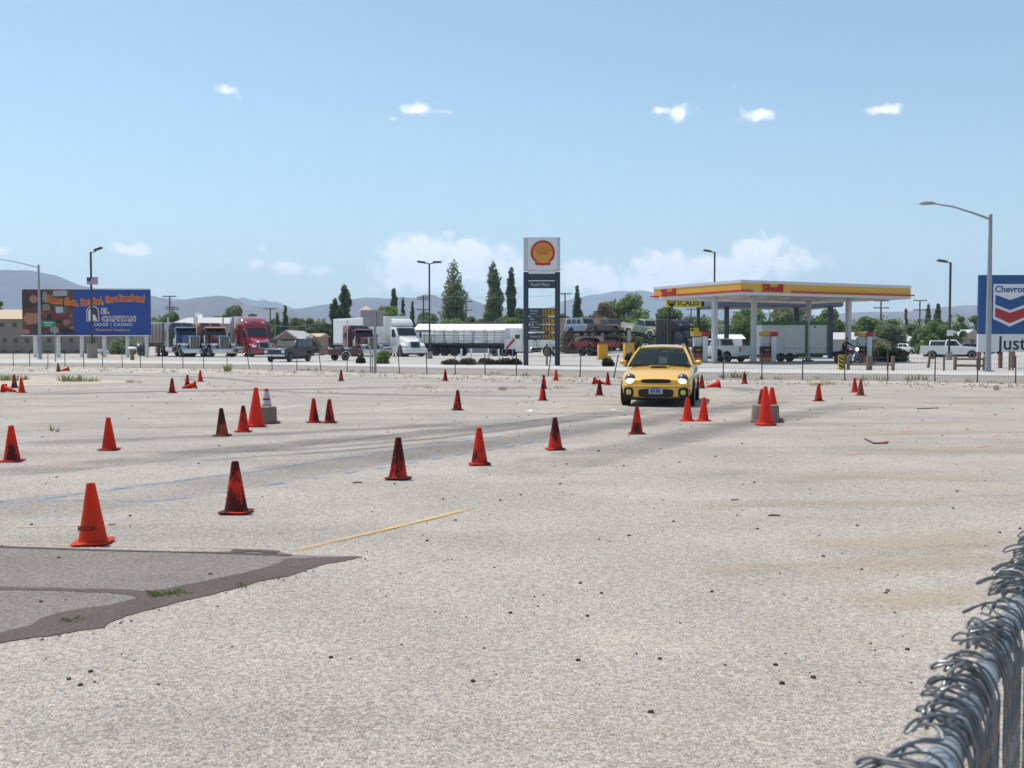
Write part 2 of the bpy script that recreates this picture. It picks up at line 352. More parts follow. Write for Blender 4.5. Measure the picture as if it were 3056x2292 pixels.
PATCH = groundmat('patch_asphalt', (0.225, 0.196, 0.182), 120, 0.35, 0.35, mott=.16)
SEAL = groundmat('crack_seal', (0.118, 0.093, 0.085), 150, 0.3, 0.3, mott=.3)
def sheet(name, pts, z, mat, kind='structure', label=None, cat=None, parent=None):
    me = bpy.data.meshes.new(name); me.from_pydata([(p[0], p[1], z) for p in pts], [], [tuple(range(len(pts)))])
    bm = bmesh.new(); bm.from_mesh(me)
    for f in bm.faces:
        if f.normal.z < 0: f.normal_flip()
    bmesh.ops.triangulate(bm, faces=bm.faces); bm.to_mesh(me); bm.free(); me.materials.append(mat)
    return tag(obj(name, me, parent), label, cat, None, kind)
def band(name, near, far, z, mat):
    return sheet(name, [G(*p) for p in near] + [G(*p) for p in reversed(far)], z, mat)
EXT = 9000.0
sheet('ground', [(-EXT, -60), (EXT, -60), (EXT, 9500), (-EXT, 9500)], -0.004, DIRT)
lotfar = [(-900, 1124), (0, 1113), (420, 1112), (900, 1118), (1500, 1130), (2160, 1139), (2650, 1143), (3056, 1152), (3900, 1172)]
L = [G(*p) for p in lotfar]
sheet('parking_lot', [(-60, -12), (40, -12)] + list(reversed([(p.x, p.y) for p in L])), 0.0, LOT)
FNC = [(-900, 1076), (0, 1092), (420, 1098), (744, 1102), (1036, 1110), (1360, 1118), (1731, 1125), (2158, 1133), (2650, 1136), (3056, 1145), (3900, 1170)]
RFAR = [(-900, 1075), (0, 1083), (480, 1085), (860, 1089), (1320, 1097), (1711, 1103), (2080, 1110), (2560, 1115), (3056, 1121), (3900, 1136)]
BFAR = [(-900, 1066), (0, 1072), (480, 1076), (860, 1081), (1320, 1087), (1711, 1094), (2080, 1100), (2560, 1105), (3056, 1107), (3900, 1116)]
band('road_shoulder', FNC, RFAR, 0.004, ROADG)
band('road', RFAR, BFAR, 0.004, ROADL)
band('station_forecourt', [(560, 1077), (860, 1081), (1320, 1087), (1711, 1094), (2080, 1100), (2560, 1105), (3056, 1107), (3900, 1116)],
     [(300, 1053), (900, 1050), (1500, 1048), (2200, 1050), (3000, 1052), (3900, 1056)], 0.004, STATION)
def ribbon(name, pts, w, mat, z=0.008, kind='structure', label=None, cat=None, jit=0.15, parent=None):
    """flat strip on the ground along photo points, w metres wide, u runs across it"""
    pp = []; q = [G(*p) for p in pts]
    for a, b in zip(q[:-1], q[1:]):
        n = max(1, int((b - a).length / 0.35)); n = min(n, 40)
        pp += [a.lerp(b, i / n) for i in range(n)]
    pp.append(q[-1]); vs = []; fs = []; uvs = []
    for i, p in enumerate(pp):
        d = (pp[min(i + 1, len(pp) - 1)] - pp[max(0, i - 1)]).normalized(); s = Vector((-d.y, d.x, 0))
        ww = w * 0.5 * (1 + random.uniform(-jit, jit))
        vs += [tuple(p + s * ww)[:2] + (z,), tuple(p - s * ww)[:2] + (z,)]
    fs = [(2 * i, 2 * i + 1, 2 * i + 3, 2 * i + 2) for i in range(len(pp) - 1)]
    me = bpy.data.meshes.new(name); me.from_pydata(vs, [], fs); me.materials.append(mat)
    uv = me.uv_layers.new(name='UVMap')
    for lp in me.loops: uv.data[lp.index].uv = (0.0 if lp.vertex_index % 2 == 0 else 1.0, (lp.vertex_index // 2) / max(1, len(pp) - 1))
    bm = bmesh.new(); bm.from_mesh(me)
    for f in bm.faces:
        if f.normal.z < 0: f.normal_flip()
    bm.to_mesh(me); bm.free()
    return tag(obj(name, me, parent), label, cat, None, kind)
# pale asphalt patch with its sealed seams, lower left
PO = [(-420, 1622), (0, 1634), (298, 1644), (497, 1649), (646, 1647), (816, 1641), (870, 1656), (945, 1660), (1079, 1661), (975, 1683), (895, 1711), (796, 1731), (661, 1768), (547, 1793), (423, 1825),
      (368, 1845), (318, 1877), (278, 1883), (174, 1892), (75, 1905), (0, 1920), (-420, 2010)]
def rough_line(pts, amp, closed=False):
    q = [G(*p) for p in pts]; out = []
    for a, b in zip(q[:-1], q[1:]):
        n = max(1, int((b - a).length / 0.05))
        for i in range(n):
            p = a.lerp(b, i / n); k = .8 * noise.noise(p * 2.3) + .5 * noise.noise(p * 6.1) + .3 * noise.noise(p * 19.0)
            s = (b - a).normalized(); out.append(p + Vector((-s.y, s.x, 0)) * k * amp)
    out.append(q[-1]); return out
tip = 8
top_e = rough_line(PO[:tip + 1], 0.02); bot_e = rough_line(PO[tip:], 0.06)
sheet('asphalt_patch', [(p.x, p.y) for p in top_e + bot_e[1:]], 0.002, PATCH)
inner = [(1079, 1661), (945, 1663), (865, 1667), (820, 1686), (696, 1716), (621, 1733), (497, 1760), (432, 1765), (318, 1758), (0, 1752), (-420, 1746)]
lower = [(-420, 1756), (0, 1761), (318, 1770), (388, 1778), (410, 1786), (323, 1806), (239, 1816), (164, 1830), (114, 1850), (94, 1867), (0, 1890), (-420, 1965)]
seal = sheet('sealed_seam', [(p.x, p.y) for p in rough_line(inner, .04) + rough_line(lower, .035) + list(reversed(bot_e[1:]))], 0.004, SEAL)
ribbon('sealed_seam', [(-420, 1620), (0, 1633), (298, 1643), (497, 1648), (646, 1651), (870, 1658)], 0.05, SEAL, 0.005, jit=.5)
ribbon('sealed_seam', [(690, 1646), (760, 1645), (830, 1650)], 0.10, SEAL, 0.006, jit=.5)
# worn markings and tyre tracks
BLUE = wornmat('blue_paint', (0.12, 0.29, 0.52), 0.5, 7, 38, amax=.72, soft=True); BLUE2 = wornmat('blue_paint_faint', (0.12, 0.30, 0.52), 0.30, 4, 45, amax=.6)
YEL = wornmat('yellow_paint', (0.70, 0.45, 0.13), 0.66, 3, 40, amax=.8, soft=True); YEL2 = wornmat('yellow_paint_faint', (0.66, 0.46, 0.2), 0.26, 3, 60, amax=.42)
WHT = wornmat('white_line_paint', (0.85, 0.85, 0.83), 0.5, 5, 60, amax=.85); PINK = wornmat('pink_spray', (0.85, 0.2, 0.16), 0.34, 9, 60, amax=.7)
TYR = wornmat('tyre_track', (0.13, 0.125, 0.125), 0.72, 1.2, 30, amax=.36, soft=True); TYR2 = wornmat('tyre_track_faint', (0.15, 0.145, 0.14), 0.68, 0.9, 30, amax=.36, soft=True)
CRK = wornmat('crack', (0.07, 0.06, 0.055), 0.75, 3, 40, amax=.8); SANDA = wornmat('sand_drift', (0.50, 0.40, 0.29), 0.52, 1.2, 30, amax=.5, soft=True)
ribbon('blue_line', [(-200, 1510), (0, 1494), (134, 1490), (249, 1472), (448, 1447), (600, 1427), (763, 1408), (900, 1385), (1100, 1358), (1364, 1321), (1500, 1302)], .11, BLUE2)
for a, b in [((468, 1496), (584, 1484)), ((641, 1473), (695, 1466)), ((782, 1451), (863, 1439)), ((915, 1432), (985, 1423)), ((1023, 1415), (1075, 1406)), ((1115, 1401), (1163, 1394)),
             ((1212, 1384), (1252, 1378)), ((1278, 1374), (1322, 1366)), ((1352, 1360), (1397, 1352)), ((1454, 1345), (1472, 1342)), ((1501, 1336), (1546, 1329)), ((1564, 1325), (1591, 1319))]:
    ribbon('blue_line_dash', [a, b], .11, BLUE)
ribbon('blue_line', [(-100, 1500), (240, 1494), (468, 1496)], .10, BLUE2)
ribbon('yellow_line', [(882, 1645), (985, 1619), (1100, 1594), (1260, 1556), (1420, 1515)], .085, YEL)
ribbon('yellow_line', [(-200, 1622), (0, 1624), (214, 1628), (338, 1630), (560, 1634), (796, 1640)], .09, YEL2)
ribbon('yellow_line', [(-100, 1580), (0, 1577), (214, 1570), (343, 1567), (562, 1562)], .09, YEL2)
ribbon('yellow_line', [(2721, 1197), (2773, 1184)], .12, YEL2); ribbon('yellow_line', [(1400, 1224), (1520, 1217)], .12, YEL2); ribbon('yellow_line', [(1740, 1217), (1800, 1212)], .12, YEL2)
ribbon('yellow_line', [(2100, 1262), (2330, 1256), (2600, 1248)], .10, YEL2)
ribbon('white_line', [(808, 1223), (915, 1208)], .07, WHT); ribbon('white_line', [(1000, 1234), (1130, 1226), (1286, 1210)], .07, WHT)
ribbon('white_line', [(1571, 1227), (1590, 1222), (1580, 1229), (1640, 1233)], .10, WHT); ribbon('white_line', [(1818, 1225), (1838, 1221), (1828, 1225), (1866, 1228)], .10, WHT); ribbon('white_line', [(2330, 1226), (2420, 1229), (2608, 1228)], .05, WHT)
for (u, v, l, w2) in [(2706, 1288, 16, .12), (2976, 1301, 12, .1), (2938, 1333, 18, .12), (2551, 1356, 20, .10), (2640, 1318, 14, .10), (1690, 1215, 12, .12), (250, 1385, 60, .05), (150, 1388, 60, .05)]:
    ribbon('spray_mark', [(u - l, v + 3), (u + l, v - 3)], w2, PINK)
TR = [([(-200, 1184), (0, 1181), (300, 1173), (507, 1168), (700, 1166), (1000, 1160), (1400, 1150)], 1.1, TYR), ([(-200, 1118), (0, 1118), (300, 1119), (560, 1124), (700, 1132), (820, 1146)], .9, TYR),
      ([(-100, 1420), (300, 1385), (600, 1352), (900, 1325), (1200, 1300), (1500, 1272), (1800, 1240), (2050, 1215)], 1.0, TYR), ([(-100, 1540), (300, 1490), (700, 1436), (1100, 1372), (1500, 1318), (1900, 1262), (2200, 1215), (2400, 1180)], 1.3, TYR2),
      ([(500, 1356), (900, 1342), (1300, 1309), (1600, 1272), (1830, 1240)], .35, TYR), ([(600, 1375), (1000, 1348), (1380, 1316)], .25, TYR), ([(1400, 1142), (1700, 1144), (2000, 1150), (2200, 1158), (2300, 1175)], 1.0, TYR),
      ([(0, 1330), (400, 1312), (800, 1296), (1200, 1276), (1600, 1250)], .8, TYR2), ([(700, 1160), (900, 1172), (1200, 1180), (1600, 1183), (1900, 1185)], .8, TYR2), ([(1500, 1420), (1900, 1330), (2300, 1250), (2600, 1205)], 1.2, TYR2)]
for pts, wd, mt in TR: ribbon('tyre_track', pts, wd, mt, 0.006)
ribbon('pavement_crack', [(-60, 1292), (0, 1290), (250, 1283), (420, 1279), (656, 1270)], .035, CRK, .007, jit=.5)
ribbon('pavement_crack', [(1330, 1286), (1400, 1278), (1560, 1260), (1760, 1233), (1889, 1219)], .035, CRK, .007, jit=.5)
ribbon('pavement_crack', [(900, 1330), (1060, 1312), (1400, 1270)], .025, CRK, .007, jit=.5)
# sand blown over the lot
SD = [([(2350, 1722), (2520, 1696), (2760, 1672), (3100, 1655)], .5), ([(2380, 1650), (2600, 1632), (2900, 1608), (3100, 1590)], .55), ([(2050, 1512), (2400, 1498), (2700, 1498), (3000, 1488)], .35), ([(2250, 1428), (2600, 1421), (3056, 1432)], .5),
      ([(2250, 1265), (2600, 1262), (3056, 1258)], .5), ([(2500, 1810), (2750, 1790), (3000, 1770)], .35), ([(2080, 1725), (2200, 1700), (2350, 1690)], .25), ([(2600, 1350), (2900, 1340), (3056, 1338)], .6), ([(2300, 1305), (2700, 1292), (3056, 1287)], .5), ([(2700, 1205), (3056, 1192)], .9), ([(2860, 1955), (3000, 1930)], .12)]
for i, (pts, wd) in enumerate(SD): ribbon('sand_drift', pts, wd * 1.7, SANDA, 0.0055, kind='stuff', label='pale tan sand blown across the grey parking lot', cat='sand')
sheet('sand_patch', [G(*p) for p in [(-500, 1162), (0, 1155), (120, 1151), (330, 1145), (420, 1140), (330, 1134), (100, 1124), (0, 1124), (-500, 1128)]], 0.006, SAND)
# ------------------------------------------------------------------ mountains
def mtnmat(name, c1, c2):
    m, t, b = newmat(name); MATS[name] = m; b.inputs['Roughness'].default_value = 1; b.inputs['Specular IOR Level'].default_value = .05
    ge = N(t, 'ShaderNodeNewGeometry'); n1 = N(t, 'ShaderNodeTexNoise'); n1.inputs['Scale'].default_value = .006; n1.inputs['Detail'].default_value = 9; n1.inputs['Roughness'].default_value = .65
    t.links.new(ge.outputs['Position'], n1.inputs['Vector'])
    t.links.new(ramp(t, n1.outputs[0], [(.3, c1), (.7, c2)]), b.inputs['Base Color']); return m
MT1 = mtnmat('mountain_rock', (0.055, 0.048, 0.05), (0.12, 0.10, 0.098)); MT2 = mtnmat('mountain_scrub', (0.065, 0.055, 0.055), (0.16, 0.13, 0.115))
def ridge(name, label, prof, D, depth, mat, seed):
    """a mountain range whose skyline runs through the photo points at distance D"""
    n = 90; u0, u1 = prof[0][0], prof[-1][0]; rows = 16; vs = []; fs = []
    for i in range(n + 1):
        u = u0 + (u1 - u0) * i / n
        for a, b in zip(prof[:-1], prof[1:]):
            if a[0] <= u <= b[0]: v = a[1] + (b[1] - a[1]) * (u - a[0]) / (b[0] - a[0]); break
        top = P(u, v, D); hz = max(4, top.z + noise.noise(Vector((u * .03, seed, 0))) * D * .0006)
        for j in range(rows + 1):
            s = -1 + 2 * j / rows                                     # front foot .. crest .. back foot
            Y = D + s * depth; k = 1 - abs(s)
            x = top.x * (1 + 0.0 * s) + s * depth * .12
            gul = noise.fractal(Vector((x * .0035 + seed, Y * .0022, seed)), .9, 2.1, 5)
            z = hz * (k ** 1.15) * (1 + (0.38 * gul if 0 < k < 1 else 0) * (1 - k)) if k > 0 else -3
            vs.append((x, Y, z))
    for i in range(n):
        for j in range(rows):
            a = i * (rows + 1) + j; fs.append((a, a + rows + 1, a + rows + 2, a + 1))
    me = bpy.data.meshes.new(name); me.from_pydata(vs, [], fs); me.materials.append(mat)
    me.polygons.foreach_set('use_smooth', [True] * len(me.polygons))
    tag(obj(name, me), label, 'mountain', 'desert mountain ranges on the horizon', 'structure')
ridge('mountain_range', 'tallest blue grey range at the left edge behind the billboard', [(-700, 1000), (-420, 860), (-200, 818), (0, 806), (60, 806), (100, 808), (130, 815), (170, 822), (200, 836), (240, 852), (300, 862), (380, 871), (445, 880), (500, 894), (560, 915), (640, 940), (760, 975), (860, 1015)], 4200, 900, MT1, 1)
ridge('mountain_range', 'rounded brown hill with a mast above the parked rigs', [(330, 1010), (420, 940), (470, 912), (519, 900), (549, 894), (582, 890), (614, 885), (651, 883), (688, 885), (716, 896), (736, 911), (800, 918), (860, 925), (960, 950), (1100, 1012)], 3300, 600, MT2, 2)
ridge('mountain_range', 'pale far peak right of the brown hill', [(380, 1000), (440, 896), (484, 888), (510, 890), (600, 900), (700, 891), (727, 887), (749, 895), (766, 898), (788, 893), (805, 900), (827, 901), (857, 913), (880, 923), (960, 960), (1050, 1015)], 6800, 1000, MT1, 3)
ridge('mountain_range', 'long low ridge behind the white box trailer', [(560, 1015), (700, 935), (811, 917), (866, 921), (897, 921), (937, 914), (983, 907), (1051, 892), (1084, 889), (1119, 888), (1155, 891), (1190, 886), (1228, 888), (1270, 896), (1330, 925), (1430, 1012)], 4700, 700, MT1, 4)
ridge('mountain_range', 'twin rounded humps behind the tall poplars', [(1130, 1012), (1200, 925), (1249, 889), (1262, 880), (1281, 877), (1299, 882), (1312, 890), (1345, 893), (1379, 877), (1395, 885), (1417, 898), (1440, 906), (1490, 916), (1560, 930), (1700, 1014)], 3900, 600, MT2, 5)
ridge('mountain_range', 'broad blue ridge between the pylon sign and the canopy', [(1440, 1012), (1560, 935), (1650, 914), (1672, 902), (1706, 892), (1734, 887), (1770, 879), (1792, 879), (1817, 873), (1843, 867), (1875, 869), (1915, 867), (1942, 871), (2000, 882), (2100, 905), (2160, 925), (2400, 938), (2560, 1000)], 6200, 1000, MT1, 6)
ridge('mountain_range', 'low pale hill behind the houses at the right', [(2360, 1012), (2480, 938), (2566, 931), (2669, 931), (2704, 930), (2728, 926), (2801, 918), (2873, 911), (2920, 911), (3056, 904), (3300, 890), (3600, 900), (4000, 1005)], 4400, 700, MT2, 7)
# ------------------------------------------------------------------ traffic cones
CONE_RED = (0.90, 0.055, 0.03); CONE_OR = (0.90, 0.085, 0.025); CONE_BR = (0.56, 0.13, 0.05)
for i, (c, s) in enumerate([(CONE_OR, 0.0), (CONE_RED, 0.25), (CONE_RED, 0.62), (CONE_RED, 0.78), (CONE_BR, 0.62), ((.98, .07, .035), 0.0)]): conemat('cone_plastic_%d' % i, c, s)
FLAP = M('cone_foot', (0.10, 0.02, 0.015), .8); REFL = M('reflective_band', (0.50, 0.50, 0.56), .35, var=.05); INK = M('stencil_ink', (0.22, 0.02, 0.015), .8)
def cone_meshes(h, wb, rb, rt):
    """(shell, square base with turned corners) of one cone size"""
    t0 = h * 0.05
    prof = [(rb * 1.10, t0), (rb * 1.03, t0 + h * .018), (rb, t0 + h * .045)] + [(rb + (rt - rb) * k, t0 + (h - t0) * (0.045 + .955 * k)) for k in (.25, .5, .75, .97)] + [(rt * .97, h), (rt * .72, h), (rt * .66, h - .012)]
    inner = [(max(.004, r - 0.006), z - .004) for r, z in reversed(prof[:-2])]
    sh = MB(); n = 28
    pr = prof + inner; k = len(pr)
    vs = [(r * math.cos(2 * math.pi * i / n), r * math.sin(2 * math.pi * i / n), z) for r, z in pr for i in range(n)]
    sh.add(vs, [(j * n + i, j * n + (i + 1) % n, (j + 1) * n + (i + 1) % n, (j + 1) * n + i) for j in range(k - 1) for i in range(n)])
    me = sh.mesh('cone_body', None, smooth=True, angle=40)
    b = MB(); a = wb / 2; c = a * .22
    oct_ = [(-a + c, -a), (a - c, -a), (a, -a + c), (a, a - c), (a - c, a), (-a + c, a), (-a, a - c), (-a, -a + c)]
    b.slab(oct_, t0 * .55, t0)
    return me, b.mesh('base', None, bevel=.006), MB().box(-.03, .03, -.012, .012, 0, t0 * .58).mesh('foot', FLAP)
SMALL = cone_meshes(0.457, 0.268, 0.098, 0.030); BIG = cone_meshes(0.711, 0.36, 0.140, 0.034)
CM = {}
def cone(u, v, label, style, big=False, lie=None, rz=None, lean=(0, 0), stripes=False, at=None, tall=1.0, group='small orange cones set out on the lot'):
    body, base, foot = BIG if big else SMALL; key = (big, style)
    if key not in CM:
        b2 = body.copy(); b2.materials.append(MATS['cone_plastic_%d' % style]); s2 = base.copy(); s2.materials.append(MATS['cone_plastic_%d' % style]); CM[key] = (b2, s2)
    t = thing('traffic_cone', label, 'traffic cone', at or G(u, v), 0, 'tall 28 inch cones by the concrete weights' if big else group)
    obj('cone_body', CM[key][0], t); bo = obj('base', CM[key][1], t); w_ = (0.36 if big else 0.268) / 2 - .03
    for k in range(4):
        for s in (-.5, .5):
            a = k * math.pi / 2; q = Vector((w_ * s * 1.2, -w_, 0)); q.rotate(Matrix.Rotation(a, 3, 'Z'))
            obj('foot', foot, bo, q, a)
    if stripes:
        h = .711
        for z0, z1 in ((.355, .455), (.505, .645)):
            rr = lambda z: .140 + (.034 - .140) * ((z - .0356) / (h - .0356) - .045) / .955 + .002
            MB().lathe([(rr(z0) - .003, z0), (rr(z0), z0), (rr(z1), z1), (rr(z1) - .003, z1)], 28).build('reflective_band', REFL, t, smooth=True)
    t.scale = (random.uniform(.98, 1.02),) * 2 + (random.uniform(.97, 1.01) * tall,)
    t.rotation_euler = (R(lean[0] + random.uniform(-1.3, 1.3)), R(lean[1] + random.uniform(-1.3, 1.3)), R(random.uniform(-12, 12)) if rz is None else R(rz))
    if lie is not None:                                   # knocked over, tip pointing along direction lie (degrees from +x)
        hb = (0.36 if big else 0.268) / 2
        t.rotation_mode = 'XYZ'; tilt = math.atan2(hb - .03, .457)
        t.rotation_euler = (0, R(90) + tilt, R(lie)); t.location.z = hb * math.cos(tilt) + .004
    return t
c1 = cone(278, 1622, 'clean orange cone with black stencilled letters, nearest the camera', 0, rz=6)
tx = text('stencil', 'RSDA', .052, INK, c1, (-.012, -.0915, .132), rx=R(101), extrude=.002, offset=.002, sx=1.0)
cone(705, 1531, 'black-streaked red cone beside the blue paint dashes, second in the slalom row', 2, rz=-4)
cone(1188, 1430, 'soot-smeared red cone, third from the left in the foreground slalom row', 3)
cone(1431, 1387, 'red cone with a black diagonal scuff, fourth in the foreground slalom row', 2)
cone(1657, 1342, 'blackened red cone with a clean lower skirt, fifth in the slalom row', 3)
cone(1900, 1295, 'dark scuffed red cone standing in front of the yellow car', 3)
cone(2051, 1256, 'clean bright red cone of the pair just right of the yellow car, left one', 5)
cone(2099, 1256, 'clean bright red cone of the pair just right of the yellow car, right one', 5)
cone(36, 1377, 'orange cone with a dark right side cut off near the left edge', 1)
cone(326, 1343, 'clean red cone alone, left of the brown-stained cone and the striped cone', 1)
cone(663, 1301, 'brown stained cone with a bent tip, left of the tall cones', 4, lean=(2, -2))
cone(726, 1289, 'small plain red cone in front of the left concrete weight', 1)
cone(763, 1273, 'tall clean bright orange cone before the left concrete weight', 5, big=True, rz=4)
cone(797, 1256, 'tall orange cone with two grey reflective bands behind the concrete weight', 5, big=True, stripes=True, rz=3, tall=.9)
cone(937, 1261, 'scuffed red cone, left one of two touching cones mid lot', 2)
cone(984, 1262, 'blackened cone, right one of two touching cones mid lot', 3)
cone(1365, 1224, 'red cone with a dark right half alone in the middle of the lot', 2)
cone(1018, 1137, 'small brownish cone far off below the back of the road sign', 4)
cone(1329, 1137, 'small dark red cone far off left of the pylon sign', 2)
cone(514, 1173, 'orange cone with a blackened front, left of three cones below the parked rigs', 3)
cone(559, 1159, 'orange cone with a dark stripe, middle one below the parked rigs', 2)
cone(598, 1139, 'plain orange cone behind the toppled one, below the parked rigs', 1)
cone(585, 1160, 'knocked over orange cone with its base to the right, below the parked rigs', 1, lie=188)
cone(65, 1172, 'bright orange cone standing next to a toppled cone at the left edge', 0)
cone(43, 1158, 'dark brown sooty cone behind the toppled cone at the left edge', 4)
cone(10, 1171, 'knocked over orange cone pointing right at the left edge', 1, lie=-12)
cone(174, 1109, 'brownish orange cone far left standing by the fence', 4)
cone(206, 1108, 'knocked over pale orange cone by the fence, tip to the left', 1, lie=190)
cone(1620, 1195, 'red cone with a black streak below the pylon sign, nearer of two in line', 2)
cone(1623, 1160, 'red cone below the pylon sign, half hidden by a nearer cone', 2)
cone(1659, 1136, 'farthest red cone below the pylon sign', 1)
cone(1772, 1147, 'toppled dark red cone showing its square base, left of the yellow car', 2, lie=-25)
cone(1788.5, 1180, 'blackened red cone in front of the toppled one, left of the yellow car', 3)
cone(1814, 1149, 'plain red cone by the fence, left of the yellow car', 1)
cone(2094, 1159, 'scuffed red cone half hidden by the rear of the yellow car', 3)
cone(2146, 1157, 'knocked over red cone with its tip to the left, right of the yellow car', 5, lie=194)
cone(2222, 1145, 'small dark red cone by the fence below the white trailer', 2)
cone(2285, 1269, 'tall clean red cone in front of the right concrete weight', 5, big=True, rz=2)
cone(2275, 1252, 'tall dark red cone behind the left side of the right concrete weight', 2, big=True, tall=.84)
cone(2305, 1253, 'tall bright red cone behind the right side of the right concrete weight', 5, big=True, tall=.92)
cone(2442.5, 1197, 'red cone standing alone right of the concrete weight', 2)
cone(2551, 1171, 'bright red cone of a pair at the far right of the lot', 1)
cone(2568, 1180, 'brown sooty cone of a pair at the far right of the lot', 4)
# cast concrete weights
BLK = M('weight_concrete', (0.23, 0.175, 0.145), .95, var=.35, scale=5, bump=.5)
def weight(u, v, r, h, label):
    t = thing('concrete_weight', label, 'concrete weight', G(u, v) + Vector((0, r, 0)), 0, 'concrete weights on the lot')
    n = 40; vs = []
    prof = [(r * 1.0, 0), (r * .985, h * .1), (r * .97, h * .5), (r * .955, h - .02), (r * .93, h)]
    MB().lathe(prof, n).build('drum', BLK, t, smooth=True)
    for k in range(9):
        f = MB()
        a = random.uniform(math.pi, 2 * math.pi); rr = r * random.uniform(1.0, 1.12); f.ball((rr * math.cos(a), rr * math.sin(a) , .015), (random.uniform(.03, .07), .03, .03), 7, 5); f.build('crumbled_lump', BLK, t)
    MB().tube((.12, 0, h - .02), (.12, 0, h + .005), .03, n=8).build('lifting_socket', DARK, t)
weight(777, 1266, .252, .31, 'squat round concrete weight behind the left tall cones')
weight(2294, 1262, .265, .32, 'squat round concrete weight behind the right tall cones')
# ------------------------------------------------------------------ chain link fence beside the camera
WIRE = M('fence_wire', (0.16, 0.165, 0.17), .36, .6, var=.2, scale=30); RAIL = M('fence_rail', (0.36, 0.385, 0.42), .42, .4, var=.18, scale=12, dirt=.15)
A0 = G(2828, 2246, CH - .5); A1 = G(3021, 1850, CH - .5)
fd = (A1 - A0).normalized(); fs_ = Vector((fd.y, -fd.x, 0))            # along the rail; sideways, towards the camera's right
near = A0 - fd * 1.0; LEN = 4.6
cf = thing('chain_link_fence', 'grey chain link fence with knotted wire ends at the lower right corner', 'fence', (near.x, near.y, 0), math.atan2(fd.y, fd.x))
H = CH - .5; RR = .0205
MB().tube((0, 0, H), (LEN, 0, H), RR, n=20).build('top_rail', RAIL, cf, smooth=True)
for px in (-.02, 2.9): MB().tube((px, 0, 0), (px, 0, H - .02), .03, n=16).build('fence_post', RAIL, cf, smooth=True)
rw = random.Random(5)
pitch = .052; x = .05; i = 0
while x < LEN - .1:
    off = -(RR + .006)                                  # mesh hangs on the camera side of the rail (local -y)
    pts = []; zt = H + .012; nz_ = 34
    z = .06; sgn = 1 if i % 2 else -1; k = 0
    while z < H - .035:                                 # zigzag up the panel
        pts.append(Vector((x + (pitch * .5 if k % 2 else -pitch * .5) * 1.04, off + (.0022 if k % 2 else -.0022), z))); z += pitch * .62; k += 1
    jx = rw.uniform(-.015, .015); side = rw.choice((-1, 1)); ex = rw.choice((.006, .015, .025, .035, .05)); up = rw.uniform(-.008, .022); tw = rw.uniform(.006, .026); dr = rw.uniform(-1.0, 1.0) * .085
    pts += [Vector((x + jx * .3, off - .002, H - .005)), Vector((x + jx * .6, off * .6, H + RR * .95 + .003)), Vector((x + jx, 0, H + RR + .007 + up * .4)),
            Vector((x + jx + dr * .4, RR + ex * .5, H + RR + .004 + up)), Vector((x + jx + dr, RR + ex, H + RR * .6 + up * 1.1)), Vector((x + jx + dr + side * tw * .6, RR + ex * 1.08, H + RR * .7 + up * 1.1)),
            Vector((x + jx + dr + side * tw, RR + ex * .8, H + RR + up + .008)), Vector((x + jx + side * tw * 1.1, RR * .6, H + RR + up + .012)), Vector((x + jx + side * tw * .8, -.008, H + RR + .012 + up * .5))]
    if rw.random() < .5: pts += [Vector((x + jx + side * tw * .5, -.022, H + RR * .6 + .008)), Vector((x + jx + side * .012, -.03, H - .03)), Vector((x + jx - side * .008, -.028, H - .06))]
    else: pts += [Vector((x + jx - side * tw * .4, .004, H + RR + .022 + up * .6)), Vector((x + jx - side * tw, RR + ex * .4, H + RR + .012 + up)), Vector((x + jx - side * tw * .5, RR + ex * .7, H + RR * .8 + up * .6))]
    # round off the bends
    sm = []
    for a, b in zip(pts[:-1], pts[1:]):
        sm += [a * .78 + b * .22, a * .22 + b * .78]
    s2 = []
    for a, b in zip(sm[:-1], sm[1:]): s2.append((a + b) * .5)
    MB().sweep(s2, .0021, 6).build('wire', WIRE, cf, smooth=True)
    x += pitch * rw.choice((.18, .26, .36, .5, .6, 1.4)); i += 1
# ------------------------------------------------------------------ wire fence along the road
POSTM = M('fence_post_steel', (0.075, 0.07, 0.07), .7, .3, var=.3)
posts = [(40, 1092, 0), (89, 1093, 0), (143, 1094, .5), (194, 1094, 0), (250, 1095, -1), (306, 1095, 1), (365, 1097, 0), (420, 1098, -2), (485, 1098, 0), (546, 1099, 1), (608, 1100, 0), (678, 1101, 0), (744, 1102, -7), (812, 1105, 0), (886, 1106, 0), (958, 1108, -6), (1036, 1110, 0), (1111, 1112, 0), (1192, 1114, -3),
         (1274, 1115, -2), (1359, 1117, -1), (1448, 1118, -1), (1541, 1121, 0), (1636, 1123, 7), (1731, 1125, 2), (1832, 1127, 11), (1940, 1129, 1), (2048, 1131, -2), (2158, 1133, 0), (2273.6, 1133, 0), (2395, 1134, 0), (2521, 1135, 0), (2649, 1136, 0), (2790, 1138, 0), (2916.5, 1141, 0), (3031, 1144, 0), (3160, 1148, 0)]
g0 = G(1541, 1121); wf = thing('wire_fence', 'low sagging wire fence with thin steel posts along the road', 'fence', (g0.x, g0.y, 0))
tops = []
for (u, v, ln) in posts:
    p = G(u, v) - Vector((g0.x, g0.y, 0)); hh = random.uniform(.94, 1.04); tp = p + Vector((math.tan(R(ln)) * hh, random.uniform(-.03, .03), hh))
    b = MB(); b.tube(p, tp, .024, n=6); b.tube(p + Vector((0, 0, .02)), p + Vector((0, 0, .10)), .03, n=6)
    b.build('post', POSTM, wf); tops.append((p, tp))
WM = M('thin_wire', (0.16, 0.155, 0.15), .6, .5)
